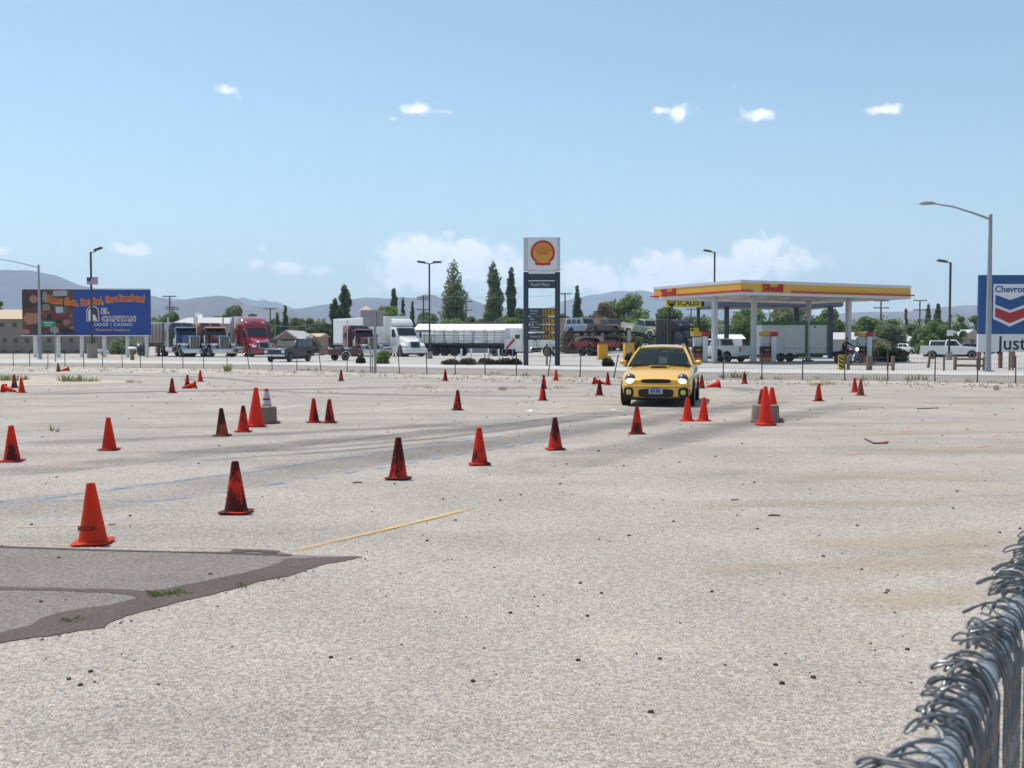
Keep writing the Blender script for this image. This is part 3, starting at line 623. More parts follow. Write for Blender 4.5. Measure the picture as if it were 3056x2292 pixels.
for k in (.96, .74, .50, .26):
    pts = []
    for (a0, a1), (b0, b1) in zip(tops[:-1], tops[1:]):
        a = a0.lerp(a1, k); b = b0.lerp(b1, k)
        pts += [a, a.lerp(b, .5) - Vector((0, 0, random.uniform(.01, .05)))]
    MB().sweep(pts, .0035, 4).build('wire_strand', WM, wf)
MESHW = []
for (a0, a1), (b0, b1) in zip(tops[26:-1], tops[27:]):         # woven wire on the right hand bays
    b = MB(); n = 16
    for s in range(n):
        q0, q1 = a0.lerp(b0, s / n), a1.lerp(b1, s / n); b.sweep([q0, q0.lerp(q1, .5), q1], .0022, 4)
    b.build('woven_wire', WM, wf)
# ------------------------------------------------------------------ loose things on the lot
STONE = M('dark_pebble', (0.035, 0.032, 0.03), .9, var=.4); TWIG = M('dry_twig', (0.13, 0.09, 0.06), .9)
def blob(b, p, r):
    n = 6; vs = [(p.x, p.y, p.z + r * .9)] ; k0 = random.random() * 6
    for j, (rr, zz) in enumerate(((.85, .6), (1.0, .15))):
        for i in range(n):
            a = k0 + 2 * math.pi * i / n; q = r * rr * random.uniform(.75, 1.25); vs.append((p.x + q * math.cos(a), p.y + q * math.sin(a), p.z + r * zz))
    b.add(vs, [(0, 1 + i, 1 + (i + 1) % n) for i in range(n)] + [(1 + i, 1 + n + i, 1 + n + (i + 1) % n, 1 + (i + 1) % n) for i in range(n)])
b = MB()
for k in range(800):
    Y = 4.5 + 40 * random.random() ** 1.3; X = random.uniform(-.55, .52) * Y
    if random.random() < .35: X = random.uniform(-.1, .52) * Y
    blob(b, Vector((X, Y, 0)), random.choice((.003, .004, .004, .005, .006, .010)) * (1 + .05 * Y))
tag(b.build('pebbles', STONE), 'dark pebbles and tar crumbs scattered over the whole lot', 'pebbles', None, 'stuff')
EDGE = MB()
for p in bot_e[::2]:
    for k in range(3): blob(EDGE, Vector((p.x + random.gauss(0, .05), p.y + random.gauss(0, .07), 0.002)), random.uniform(.003, .010))
tag(EDGE.build('crumbs', M('asphalt_crumb', (0.17, 0.145, 0.13), .95, var=.4)), 'crumbled asphalt bits along the ragged patch edge', 'crumbs', None, 'stuff')
PB = [(1969, 1967, .018), (2334, 2041, .021), (2427, 2023, .020), (1523, 1830, .018), (1795, 1771, .016), (205, 2028, .016), (868, 1683, .014), (1178, 1445, .022), (2200, 1538, .016), (2217, 1446, .015), (2984, 1590, .02), (1788, 1610, .016), (1942, 2126, .02), (2670, 1829, .014)]
for i, (u, v, r) in enumerate(PB):
    b = MB(); blob(b, Vector((0, 0, 0)), r * .68); o = b.build('pebble', STONE); o.location = G(u, v)
    tag(o, ['black pebble alone on the grey gravel below the blue dashes, near the bottom', 'larger black pebble low in the right foreground, left one of two', 'larger black pebble low in the right foreground, right one of two', 'black pebble in the middle foreground left of centre', 'black pebble in the middle of the bare lot', 'black pebble in the bottom left foreground',
            'black pebble on the right edge of the asphalt patch', 'round black pebble just in front of the third slalom cone', 'black pebble in the right middle distance', 'small black pebble right of the slalom row', 'black pebble beside the sand drift near the chain link fence', 'black pebble below the yellow line end', 'black pebble at the bottom centre right', 'small black pebble left of the chain link fence'][i], 'pebble', 'single dark pebbles on the lot')
for i, (pts, r, lab) in enumerate([([(2581, 1312), (2610, 1326), (2640, 1325), (2650, 1322)], .018, 'forked dry twig lying near the pink spray marks'), ([(2736, 1221), (2770, 1220), (2800, 1219)], .014, 'thin straight stick on the far right of the lot'), ([(1054, 1443), (1066, 1441), (1080, 1442)], .010, 'short stick left of the third slalom cone'),
                                    ([(2294, 1541), (2310, 1539), (2327, 1541)], .010, 'short curved twig in the right middle of the lot'), ([(1783, 1348), (1790, 1346)], .012, 'tan wood chip right of the fifth slalom cone'), ([(323, 1568), (345, 1566)], .008, 'short stick between the clean cone and the second slalom cone'), ([(2182, 1494), (2204, 1492)], .008, 'faint thin twig above the right foreground')]):
    q = [G(*p) + Vector((0, 0, r * .8)) for p in pts]; o0 = q[0].copy()
    tag(MB().sweep([p - o0 for p in q], r * .7, 5).build('twig', TWIG), lab, 'twig').location = o0
# ------------------------------------------------------------------ the yellow car
YC = M('yellow_paint', None) if 'car_yellow' in MATS else M('car_yellow', (0.82, 0.455, 0.055), .28, coat=1.0, var=.03)
CARX = G(1964, 1209); car = thing('yellow_car', 'yellow hatchback with lit headlights and bonnet scoop driving towards the camera', 'car', (CARX.x, CARX.y, 0), head(-12.3))
# body loft: front bumper at x = 0.42 ahead of the front axle (the origin), tail at -3.55
def bsec(x, w, zb, zw, zs, zt, crown):
    h = [(0, zb), (w * .55, zb), (w * .9, zb + .015), (w * .985, zb + .12), (w, zw), (w * .985, zs - .05), (w * .93, zs), (w * .8, zt - crown * .6), (w * .45, zt - crown * .15), (0, zt)]
    return [(x, -y, z) for y, z in reversed(h[1:-1])][::-1] and ([(x, y, z) for y, z in h] + [(x, -y, z) for y, z in reversed(h[1:-1])])
ST = [(.74, .56, .26, .45, .57, .60, .02), (.80 - .06, .66, .24, .45, .60, .64, .02), (.66, .76, .21, .45, .64, .69, .03), (.52, .82, .19, .48, .70, .75, .05), (.25, .855, .18, .55, .78, .84, .06), (-.2, .865, .18, .6, .84, .91, .06), (-.62, .865, .18, .6, .88, .965, .05), (-1.2, .865, .18, .62, .90, .97, .05), (-2.2, .865, .18, .64, .92, .98, .05),
      (-2.9, .85, .2, .64, .93, .98, .05), (-3.35, .80, .24, .62, .92, .97, .05), (-3.52, .72, .30, .6, .88, .93, .05)]
body = MB().loft([bsec(*s) for s in ST]).build('body', YC, car, smooth=True, angle=60)
sm = body.modifiers.new('sub', 'SUBSURF'); sm.levels = sm.render_levels = 2
# greenhouse: roof, pillars, glass
WB = [(-.56, .70, .955), (.0, 0, 0)]
def pillar(name, pts, r, mat=YC): return MB().sweep(pts, r, 6).build(name, mat, car, smooth=True)
roof = MB()
rs = []
for x, w_, z in ((-1.22, .535, 1.385), (-1.32, .555, 1.405), (-1.8, .575, 1.435), (-2.4, .57, 1.425), (-3.0, .55, 1.385), (-3.15, .54, 1.365)):
    rs.append([(x, y * w_, z + .03 * (1 - y * y) - (.055 if abs(y) > .99 else 0)) for y in (-1, -.97, -.5, 0, .5, .97, 1)] + [(x, y * w_, z - .05) for y in (.9, 0, -.9)])
roof.loft(rs).build('roof', YC, car, smooth=True, angle=45)
for s in (-1, 1):
    pillar('windscreen_pillar', [(-.50, s * .79, .93), (-.85, s * .685, 1.17), (-1.24, s * .565, 1.375)], .034)
    pillar('middle_pillar', [(-1.75, s * .735, .95), (-1.80, s * .58, 1.40)], .035, DARK); pillar('rear_pillar', [(-2.7, s * .735, .95), (-2.75, s * .57, 1.39)], .05)
    pillar('tail_pillar', [(-3.4, s * .70, .94), (-3.12, s * .55, 1.36)], .055)
    MB().sweep([(-1.35, s * .50, 1.425), (-1.45, s * .49, 1.475), (-2.7, s * .49, 1.47), (-2.85, s * .50, 1.42)], .014, 6).build('roof_rail', STEEL, car, smooth=True)
    MB().add([(-.62, s * .748, .965), (-1.22, s * .585, 1.36), (-1.78, s * .585, 1.385), (-1.74, s * .745, .965)], [(0, 1, 2, 3)]).build('side_window', GLASS, car)
    MB().add([(-1.80, s * .745, .965), (-1.84, s * .585, 1.385), (-2.7, s * .575, 1.375), (-2.68, s * .745, .965)], [(0, 1, 2, 3)]).build('side_window', GLASS, car)
    MB().add([(-2.76, s * .74, .965), (-2.79, s * .572, 1.375), (-3.1, s * .555, 1.35), (-3.36, s * .715, .96)], [(0, 1, 2, 3)]).build('side_window', GLASS, car)
def glassmat():
    m, t, b = newmat('windscreen_glass'); b.inputs['Base Color'].default_value = (.02, .03, .03, 1); b.inputs['Roughness'].default_value = .03; b.inputs['Specular IOR Level'].default_value = .7
    tr = N(t, 'ShaderNodeBsdfTransparent'); tr.inputs[0].default_value = (.55, .66, .62, 1); mx = N(t, 'ShaderNodeMixShader'); mx.inputs[0].default_value = .5
    t.links.new(b.outputs[0], mx.inputs[1]); t.links.new(tr.outputs[0], mx.inputs[2]); t.links.new(mx.outputs[0], t.nodes['Material Output'].inputs[0]); return m
WG = glassmat(); ws = MB(); vs = []; nn = 10
for j in range(6):
    k = j / 5
    for i in range(nn + 1):
        s = -1 + 2 * i / nn; wd = .77 + (.55 - .77) * k
        vs.append((-.46 - .80 * k - .05 * s * s * (1 - .4 * k) + .02, s * wd, .955 + .43 * k + .025 * (1 - s * s) * math.sin(k * math.pi)))
ws.add(vs, [(j * (nn + 1) + i, j * (nn + 1) + i + 1, (j + 1) * (nn + 1) + i + 1, (j + 1) * (nn + 1) + i) for j in range(5) for i in range(nn)])
ws.build('windscreen', WG, car, smooth=True)
MB().add([(-3.40, -.66, .97), (-3.40, .66, .97), (-3.14, .53, 1.35), (-3.14, -.53, 1.35)], [(0, 1, 2, 3)]).build('rear_window', WG, car)
for y0, y1 in ((-.62, -.02), (.05, .62)): MB().sweep([(-.40, y0, .965), (-.43, (y0 + y1) / 2, .985), (-.45, y1, .99)], .011, 5).build('wiper', BLACK, car)
INT = M('car_interior', (0.025, 0.025, 0.027), .9)
it = MB(); it.box(-3.3, -.6, -.70, .70, .55, .9); it.build('cabin_floor', INT, car)
MB().prism([(-.6, .9), (-.62, 1.0), (-.85, 1.0), (-.95, .85)], -.68, .68).build('dashboard', INT, car)
for s in (-1, 1):
    st = MB(); st.box(-2.05, -1.55, s * .36 - .24, s * .36 + .24, .62, .86); st.prism([(-2.0, .8), (-1.85, .8), (-2.0, 1.24), (-2.12, 1.24)], s * .36 - .22, s * .36 + .22); st.prism([(-2.05, 1.26), (-1.97, 1.26), (-2.0, 1.37), (-2.08, 1.37)], s * .36 - .1, s * .36 + .1)
    st.build('seat', INT, car, bevel=.03)
MB().box(-1.22, -1.19, -.09, .09, 1.32, 1.36).build('rear_view_mirror', INT, car)
MB().lathe([(.17, -.012), (.185, 0), (.17, .012)], 20, 'x').xf(Matrix.Translation((-1.12, .36, .98)) @ Matrix.Rotation(R(-25), 4, 'Y')).build('steering_wheel', BLACK, car)
# front face
def oval(b, c, ry, rz, d=.02, n=24, pw=2.0, nx=1.0):
    vs = [(c[0], c[1], c[2])]
    f = lambda a: (abs(math.cos(a)) ** (2 / pw) * (1 if math.cos(a) >= 0 else -1), abs(math.sin(a)) ** (2 / pw) * (1 if math.sin(a) >= 0 else -1))
    pts = [(c[1] + ry * f(2 * math.pi * i / n)[0], c[2] + rz * f(2 * math.pi * i / n)[1]) for i in range(n)]
    secs = [[(c[0] - .05, y, z) for y, z in pts], [(c[0], y, z) for y, z in pts], [(c[0] + d, c[1] + (y - c[1]) * .9, c[2] + (z - c[2]) * .9) for y, z in pts]]
    b.loft(secs); return b
GR = M('grille_black', (0.012, 0.010, 0.010), .6); FOG = M('fog_lens', (0.62, 0.60, 0.10), .12, spec=.8); LIT = M('lit_headlight', (1, 1, .95), .2, emit=(1.0, .97, .90), es=2.2); HSH = M('headlight_housing', (0.10, 0.085, 0.085), .12, spec=.8)
PLB = M('plate', (0.36, 0.42, 0.52), .5); PLI = M('plate_ink', (0.03, 0.05, 0.14), .6)
FX = .745
oval(MB(), (FX - .02, 0, .605), .375, .052, .02, 28, 3.2).build('grille', GR, car, smooth=True, angle=30)
for k in range(3): MB().tube((FX + .006, -.33, .58 + .025 * k), (FX + .006, .33, .58 + .025 * k), .004, n=4).build('grille_bar', DARK, car)
oval(MB(), (FX + .01, 0, .325), .41, .095, .015, 28, 5).build('lower_intake', GR, car, smooth=True, angle=30)
MB().sweep([(FX - .10, -.80, .50), (FX + .005, -.60, .495), (FX + .045, 0, .49), (FX + .005, .60, .495), (FX - .10, .80, .50)], .024, 8).build('bumper_lip', YC, car, smooth=True)
for s in (-1, 1):
    hl = MB().ball((FX - .16, s * .615, .655), (.14, .135, .125), 18, 12).build('headlight', HSH, car, smooth=True)
    MB().ball((FX - .055, s * .605, .605), (.07, .105, .068), 18, 12).build('lit_lamp', LIT, hl, smooth=True)
    fg = oval(MB(), (FX - .02, s * .635, .345), .125, .12, .02, 24, 3).build('fog_lamp_surround', GR, car, smooth=True, angle=30)
    MB().lathe([(.060, -.02), (.064, 0), (.054, .018), (.03, .026)], 24, 'x', (FX + .006, s * .635, .345)).build('fog_lamp', FOG, fg, smooth=True)
    MB().box(FX - .12, FX - .06, s * .79 - .008, s * .79 + .008, .27, .42).build('bumper_slot', GR, car)
    MB().box(FX - .055, FX - .01, s * .68 - .07, s * .68 + .07, .205, .222).build('lower_slot', GR, car)
    mi = MB().ball((-.72, s * .93, 1.02), (.07, .095, .068), 14, 9).build('door_mirror', YC, car, smooth=True)
    MB().box(-.76, -.70, s * .76 if s > 0 else -.90, s * .90 if s > 0 else -.76, .975, 1.0).build('mirror_arm', BLACK, mi)
    MB().lathe([(.335, -.01), (.345, .01), (.01, .012)], 24, 'y', (0, s * .855, .33)).build('wheel_arch', GR, car, smooth=True); MB().lathe([(.335, -.01), (.345, .01), (.01, .012)], 24, 'y', (-2.53, s * .855, .33)).build('wheel_arch', GR, car, smooth=True)
    wheel(car, 0, s * .775, .315, .21, 'rim_grey'); wheel(car, -2.53, s * .775, .315, .21, 'rim_grey')
    MB().box(-.2, -.1, s * .868 - .004, s * .868 + .004, .70, .725).build('side_marker', AMBER, car)
    MB().tube((-1.6, s * .872, .80), (-1.42, s * .872, .80), .012, n=6).build('door_handle', YC, car)
sco = MB().loft([[(-.12, -.24, .90), (-.12, .24, .90), (-.12, .22, .936), (-.12, -.22, .936)], [(-.45, -.27, .95), (-.45, .27, .95), (-.45, .24, .962), (-.45, -.24, .962)]]).build('bonnet_scoop', YC, car, bevel=.015)
oval(MB(), (-.125, 0, .924), .215, .02, .014, 20, 3).build('scoop_mouth', GR, sco)
pl = MB().box(FX + .03, FX + .042, -.165, .165, .305, .455).build('number_plate', PLB, car, bevel=.004)
for k, y in enumerate((-.105, -.07, -.035, .02, .055, .09)): MB().box(FX + .0425, FX + .0445, y - .012, y + .012, .335, .41).build('plate_mark', PLI, pl)
MB().box(FX + .0425, FX + .0445, -.10, .10, .425, .44).build('plate_mark', PLI, pl)
MB().box(.55, -3.2, -.62, .62, .15, .24).build('underbody', BLACK, car)
# ------------------------------------------------------------------ people
def person(name, label, loc, rz, J, cols, group=None, scale=1.0):
    """one continuous skinned body: J maps joint -> (x, y, z); clothing colour by material zones"""
    t = thing(name, label, 'person', loc, rz, group, scale)
    E = [('pel', 'spi'), ('spi', 'che'), ('che', 'nek')]; RAD = {'pel': .15, 'spi': .14, 'che': .165, 'nek': .062}
    for s in 'lr':
        E += [('che', 'sh' + s), ('sh' + s, 'el' + s), ('el' + s, 'wr' + s), ('wr' + s, 'pa' + s), ('pel', 'hi' + s), ('hi' + s, 'kn' + s), ('kn' + s, 'an' + s), ('an' + s, 'to' + s)]
        RAD.update({'sh' + s: .07, 'el' + s: .05, 'wr' + s: .034, 'pa' + s: .035, 'hi' + s: .095, 'kn' + s: .066, 'an' + s: .047, 'to' + s: .04})
    E += [('nek', 'hea')]; RAD['hea'] = .055
    names = [k for k in J if k != 'face']; idx = {k: i for i, k in enumerate(names)}; vs = [Vector(J[k]) for k in names]; rad = [RAD[k] for k in names]; ed = [(idx[a], idx[b]) for a, b in E]
    for s in 'lr':
        wr, pa = Vector(J['wr' + s]), Vector(J['pa' + s]); d = (pa - wr).normalized(); side = d.cross(Vector((0, 0, 1))).normalized(); dn = Vector((0, 0, -1))
        for k in range(4):
            b0 = pa + side * (.026 * (k - 1.5)); L = (.030, .036, .034, .026)[k]
            q = [b0 + d * .015, b0 + d * (.02 + L) + dn * .008, b0 + d * (.022 + L * 1.6) + dn * .04]
            i0 = len(vs); vs += q; rad += [.0105, .0095, .008]; ed += [(idx['pa' + s], i0), (i0, i0 + 1), (i0 + 1, i0 + 2)]
        q = [pa - side * .045 - d * .02, pa - side * .055 + d * .02 + dn * .02]; i0 = len(vs); vs += q; rad += [.011, .009]; ed += [(idx['pa' + s], i0), (i0, i0 + 1)]
    me = bpy.data.meshes.new('body'); me.from_pydata([tuple(v) for v in vs], ed, []); o = obj('body', me, t)
    md = o.modifiers.new('skin', 'SKIN'); sv = me.skin_vertices[0].data
    for i, r in enumerate(rad): sv[i].radius = (r, r)
    sv[idx['pel']].use_root = True
    md.use_smooth_shade = True; o.modifiers.new('sub', 'SUBSURF').levels = 1; o.modifiers['sub'].render_levels = 1
    me.materials.append(cols['cloth'])
    h = Vector(J['hea']); f = Vector(J.get('face', (1, 0, 0))).normalized(); up = Vector((0, 0, 1)); sd = up.cross(f)
    hd = MB().ball((0, 0, 0), (.095, .075, .118), 16, 12).ball((.092, 0, -.012), (.02, .014, .022), 8, 6)
    for s in (-1, 1): hd.ball((-.005, s * .076, -.008), (.02, .01, .03), 8, 6)
    mt = Matrix.Translation(h + Vector((0, 0, .07))) @ Matrix(((f.x, sd.x, 0, 0), (f.y, sd.y, 0, 0), (f.z, sd.z, 1, 0), (0, 0, 0, 1)))
    hd.xf(mt).build('head', cols['skin'], t, smooth=True)
    fe = MB()
    for s in (-1, 1): fe.ball((.086, s * .03, .018), (.010, .014, .008), 8, 6)
    fe.ball((.085, 0, -.055), (.008, .022, .006), 8, 6); fe.xf(mt).build('face_features', cols['dark'], t, smooth=True)
    if cols.get('helmet'): MB().lathe([(.125, -.03), (.135, .03), (.12, .10), (.07, .155), (.01, .17)], 18).xf(mt).build('helmet', cols['helmet'], t, smooth=True)
    else: MB().lathe([(.092, .0), (.098, .05), (.08, .105), (.03, .135), (.005, .138)], 16).xf(mt @ Matrix.Translation((-.012, 0, 0))).build('hair', cols['hair'], t, smooth=True)
    return t
SKIN = M('skin', (0.45, 0.25, 0.17), .55, var=.08); HAIR = M('dark_hair', (0.02, 0.015, 0.012), .6); CLB = M('black_clothes', (0.018, 0.017, 0.019), .85, var=.3); CLD = M('dark_shirt', (0.05, 0.05, 0.06), .9); HELM = M('helmet_red', (0.35, 0.06, 0.03), .3)
# driver, seated behind the windscreen
J = dict(pel=(-1.78, .36, .86), spi=(-1.82, .36, 1.0), che=(-1.86, .36, 1.14), nek=(-1.85, .36, 1.22), hea=(-1.83, .36, 1.235), face=(1, 0, 0),
         shl=(-1.85, .53, 1.15), ell=(-1.58, .58, .98), wrl=(-1.30, .50, 1.05), pal=(-1.20, .48, 1.08), shr=(-1.85, .19, 1.15), elr=(-1.58, .14, .98), wrr=(-1.30, .22, 1.05), par=(-1.20, .24, 1.08),
         hil=(-1.72, .46, .84), knl=(-1.25, .50, .90), anl=(-.95, .48, .62), tol=(-.82, .48, .60), hir=(-1.72, .26, .84), knr=(-1.25, .22, .90), anr=(-.95, .24, .62), tor=(-.82, .24, .60))
person('person', 'driver sitting behind the windscreen of the yellow car', (CARX.x, CARX.y, 0), head(-12.3), J, dict(cloth=CLD, skin=SKIN, dark=HAIR, helmet=HELM))
# ------------------------------------------------------------------ parked and waiting vehicles
def paint(name, col, rough=.3, dirt=.2, coat=.5): return M(name, col, rough, coat=coat, dirt=dirt, var=.08)
def rig(kind, col, label, u, v, deg, sc_=1.0, name='semi_truck', sleeper=True, col2=None, group='semi trucks at the truck stop', stacks=True):
    """road tractor; front bumper at x = 0, the rest behind it"""
    g = G(u, v); t = thing(name, label, 'truck', g, head(deg), group, sc_); c2 = col2 or col
    B = lambda nm, mt, *a, **k: bx(nm, mt, t, *a, **k)
    B('frame', DARK, -8.2, -.5, -.42, .42, .75, 1.0)
    if kind == 'classic':
        B('bumper', CHROME, -.22, 0, -1.22, 1.22, .36, .82, bevel=.05)
        gf = B('grille_shell', CHROME, -.62, -.30, -.52, .52, .85, 2.0, bevel=.06); bx('grille', DARK, gf, -.31, -.285, -.44, .44, .92, 1.92)
        for k in range(7): bx('grille_bar', CHROME, gf, -.286, -.272, -.40 + .133 * k - .012, -.40 + .133 * k + .012, .94, 1.9)
        MB().loft([[(-.6, -.5, .95), (-.6, .5, .95), (-.6, .5, 1.97), (-.6, -.5, 1.97)], [(-2.4, -.78, .98), (-2.4, .78, .98), (-2.4, .78, 2.05), (-2.4, -.78, 2.05)]]).build('hood', col, t, bevel=.09)
        for s in (-1, 1):
            arc = [(-1.05 + .66 * math.cos(a), .62 + .70 * math.sin(a)) for a in [math.pi * k / 10 for k in range(11)]]
            inn = [(-1.05 + .58 * math.cos(a), .62 + .60 * math.sin(a)) for a in [math.pi * k / 10 for k in range(10, -1, -1)]]
            MB().prism(arc + inn, s * .72, s * 1.2).build('fender', CHROME if s < 2 else col, t, smooth=True)
            hl = B('headlight', CHROME, -.52, -.30, s * .80 - .2, s * .80 + .2, 1.08, 1.3, bevel=.04); bx('lens', LENS, hl, -.301, -.29, s * .8 - .17, s * .8 + .17, 1.11, 1.27)
            MB().tube((-2.62, s * 1.08, 1.15), (-2.62, s * 1.08, 2.05), .2, n=16).build('air_cleaner', CHROME, t, smooth=True)
        cab = MB().prism([(-2.4, .95), (-2.4, 2.02), (-2.72, 2.72), (-3.85, 2.78), (-3.85, .95)], -1.0, 1.0).build('cab', col, t, bevel=.07)
        for s in (-1, 1): bx('mirror', DARK, cab, -2.5, -2.42, s * 1.32 - .09, s * 1.32 + .09, 1.75, 2.3)
        for y0, y1 in ((-.86, -.04), (.04, .86)): MB().add([(-2.425, y0, 2.1), (-2.425, y1, 2.1), (-2.695, y1 * .96, 2.62), (-2.695, y0 * .96, 2.62)], [(0, 1, 2, 3)]).xf(Matrix.Translation((.02, 0, .01))).build('windscreen', GLASS, cab)
        for s in (-1, 1): MB().add([(-2.65, s * 1.005, 2.05), (-2.85, s * 1.005, 2.6), (-3.6, s * 1.005, 2.6), (-3.6, s * 1.005, 2.05)], [(0, 1, 2, 3)]).build('side_window', GLASS, cab)
        MB().prism([(-2.42, 2.68), (-2.40, 2.74), (-2.8, 2.86), (-2.8, 2.78)], -1.0, 1.0).build('sun_visor', c2, t)
        for k in range(5): MB().ball((-2.9, -.7 + .35 * k, 2.82), (.05, .06, .05), 8, 5).build('marker_light', AMBER, t)
        hs = 3.25
        if sleeper:
            sl_ = MB().prism([(-3.92, .95), (-3.92, 2.85), (-4.25, hs), (-5.75, hs), (-5.75, .95)], -1.17, 1.17).build('sleeper', c2, t, bevel=.10)
            for y0, y1 in ((-.95, -.1), (.1, .95)): MB().add([(-3.92, y0, 2.9), (-3.92, y1, 2.9), (-4.2, y1, 3.18), (-4.2, y0, 3.18)], [(0, 1, 2, 3)]).xf(Matrix.Translation((.03, 0, .03))).build('skylight', GLASS, sl_)
            bx('sleeper_window', GLASS, sl_, -5.1, -4.5, -1.178, -1.172, 2.0, 2.45)
        back = -5.8 if sleeper else -3.9
    else:
        B('bumper', col2 or col, -.55, -.02, -1.2, 1.2, .32, .80, bevel=.12); B('bumper_skirt', DARK, -.5, -.06, -1.0, 1.0, .2, .33)
        hd = MB().loft([[(-.30, -.62, .80), (-.30, .62, .80), (-.38, .56, 1.42), (-.38, -.56, 1.42)], [(-.9, -.98, .84), (-.9, .98, .84), (-1.0, .72, 1.62), (-1.0, -.72, 1.62)], [(-2.0, -1.06, .9), (-2.0, 1.06, .9), (-2.05, .88, 1.95), (-2.05, -.88, 1.95)]]).build('hood', col, t, bevel=.09)
        gf = MB().add([(-.27, -.50, .82), (-.27, .50, .82), (-.36, .45, 1.40), (-.36, -.45, 1.40)], [(0, 1, 2, 3)]).add([(-.22, -.46, .86), (-.22, .46, .86), (-.31, .41, 1.36), (-.31, -.41, 1.36)], [(0, 1, 2, 3)])
        fr = MB().loft([[(-.30, -.52, .80), (-.30, .52, .80), (-.40, .47, 1.43), (-.40, -.47, 1.43)], [(-.24, -.52, .80), (-.24, .52, .80), (-.33, .47, 1.43), (-.33, -.47, 1.43)]]).build('grille_shell', CHROME, t, bevel=.02)
        MB().add([(-.232, -.45, .86), (-.232, .45, .86), (-.315, .41, 1.37), (-.315, -.41, 1.37)], [(0, 1, 2, 3)]).build('grille', DARK, fr)
        for s in (-1, 1):
            arc = [(-1.15 + .68 * math.cos(a), .58 + .72 * math.sin(a)) for a in [math.pi * k / 10 for k in range(11)]]; inn = [(-1.15 + .57 * math.cos(a), .58 + .58 * math.sin(a)) for a in [math.pi * k / 10 for k in range(10, -1, -1)]]
            MB().prism(arc + inn, s * .70, s * 1.21).build('fender', col, t, bevel=.05)
            hl = MB().ball((-.52, s * .86, 1.0), (.16, .22, .12), 12, 8).build('headlight', LENS, t, smooth=True); MB().ball((-.60, s * 1.07, 1.0), (.12, .08, .08), 8, 6).build('turn_signal', AMBER, hl)
        cab = MB().prism([(-2.0, .85), (-2.0, 1.93), (-2.62, 2.78), (-3.7, 2.85), (-3.7, .85)], -1.08, 1.08).build('cab', col, t, bevel=.09)
        MB().add([(-2.02, -.95, 1.99), (-2.02, .95, 1.99), (-2.55, .90, 2.70), (-2.55, -.90, 2.70)], [(0, 1, 2, 3)]).xf(Matrix.Translation((.03, 0, .03))).build('windscreen', GLASS, cab)
        for s in (-1, 1):
            MB().add([(-2.25, s * 1.085, 1.9), (-2.68, s * 1.085, 2.6), (-3.3, s * 1.085, 2.6), (-3.3, s * 1.085, 1.9)], [(0, 1, 2, 3)]).build('side_window', GLASS, cab)
            bx('mirror', DARK, cab, -2.15, -2.05, s * 1.38 - .09, s * 1.38 + .09, 1.8, 2.4)
        if sleeper:
            sl_ = MB().prism([(-2.72, 2.7), (-2.55, 2.86), (-2.75, 3.2), (-3.2, 3.62), (-3.9, 3.86), (-5.9, 3.95), (-5.9, .85), (-3.72, .85), (-3.72, 2.7)], -1.2, 1.2).build('sleeper', c2 if kind != 'aero_two' else col, t, bevel=.14)
            MB().add([(-2.79, -.5, 3.20), (-2.79, .5, 3.20), (-3.16, .45, 3.53), (-3.16, -.45, 3.53)], [(0, 1, 2, 3)]).xf(Matrix.Translation((-.02, 0, .06))).build('roof_window', GLASS, sl_)
            for s in (-1, 1): MB().ball((-2.86, s * .85, 3.28), (.10, .15, .12), 10, 6).build('roof_lamp', CHROME, sl_, smooth=True)
            bx('sleeper_window', GLASS, sl_, -5.0, -4.5, -1.21, -1.202, 2.2, 2.7)
        else:
            MB().prism([(-2.9, 2.84), (-2.75, 3.05), (-3.2, 3.55), (-3.7, 3.65), (-3.7, 2.84)], -1.0, 1.0).build('roof_fairing', col, t, bevel=.12)
        for s in (-1, 1): B('side_skirt', c2, -5.6, -1.9, s * 1.1 - .06, s * 1.1 + .06, .35, .9)
        back = -6.0 if sleeper else -3.8
    for s in (-1, 1):
        if stacks and kind == 'classic': MB().tube((back + 1.75 if sleeper else back, s * 1.28, .9), (back + 1.75 if sleeper else back, s * 1.28, 3.75), .085, n=12).build('exhaust_stack', CHROME, t, smooth=True)
        MB().tube((-3.0, s * .98, .74), (-5.0, s * .98, .74), .32, n=16).build('fuel_tank', CHROME, t, smooth=True)
        wheel(t, -1.1, s * 1.02, .52, .30, 'rim_steel'); wheel(t, back - .7, s * .93, .52, .58, 'rim_steel'); wheel(t, back - 2.0, s * .93, .52, .58, 'rim_steel')
    MB().lathe([(.5, 1.05), (.5, 1.15), (.1, 1.16)], 16, 'z', (back - 1.35, 0, 0)).build('fifth_wheel', DARK, t)
    t['back'] = back; return t
def behind(t, dx):                          # point dx metres behind the front bumper of a rig
    s = t.scale[0]; a = t.rotation_euler.z; return Vector((t.location.x + dx * s * math.cos(a), t.location.y + dx * s * math.sin(a), 0))
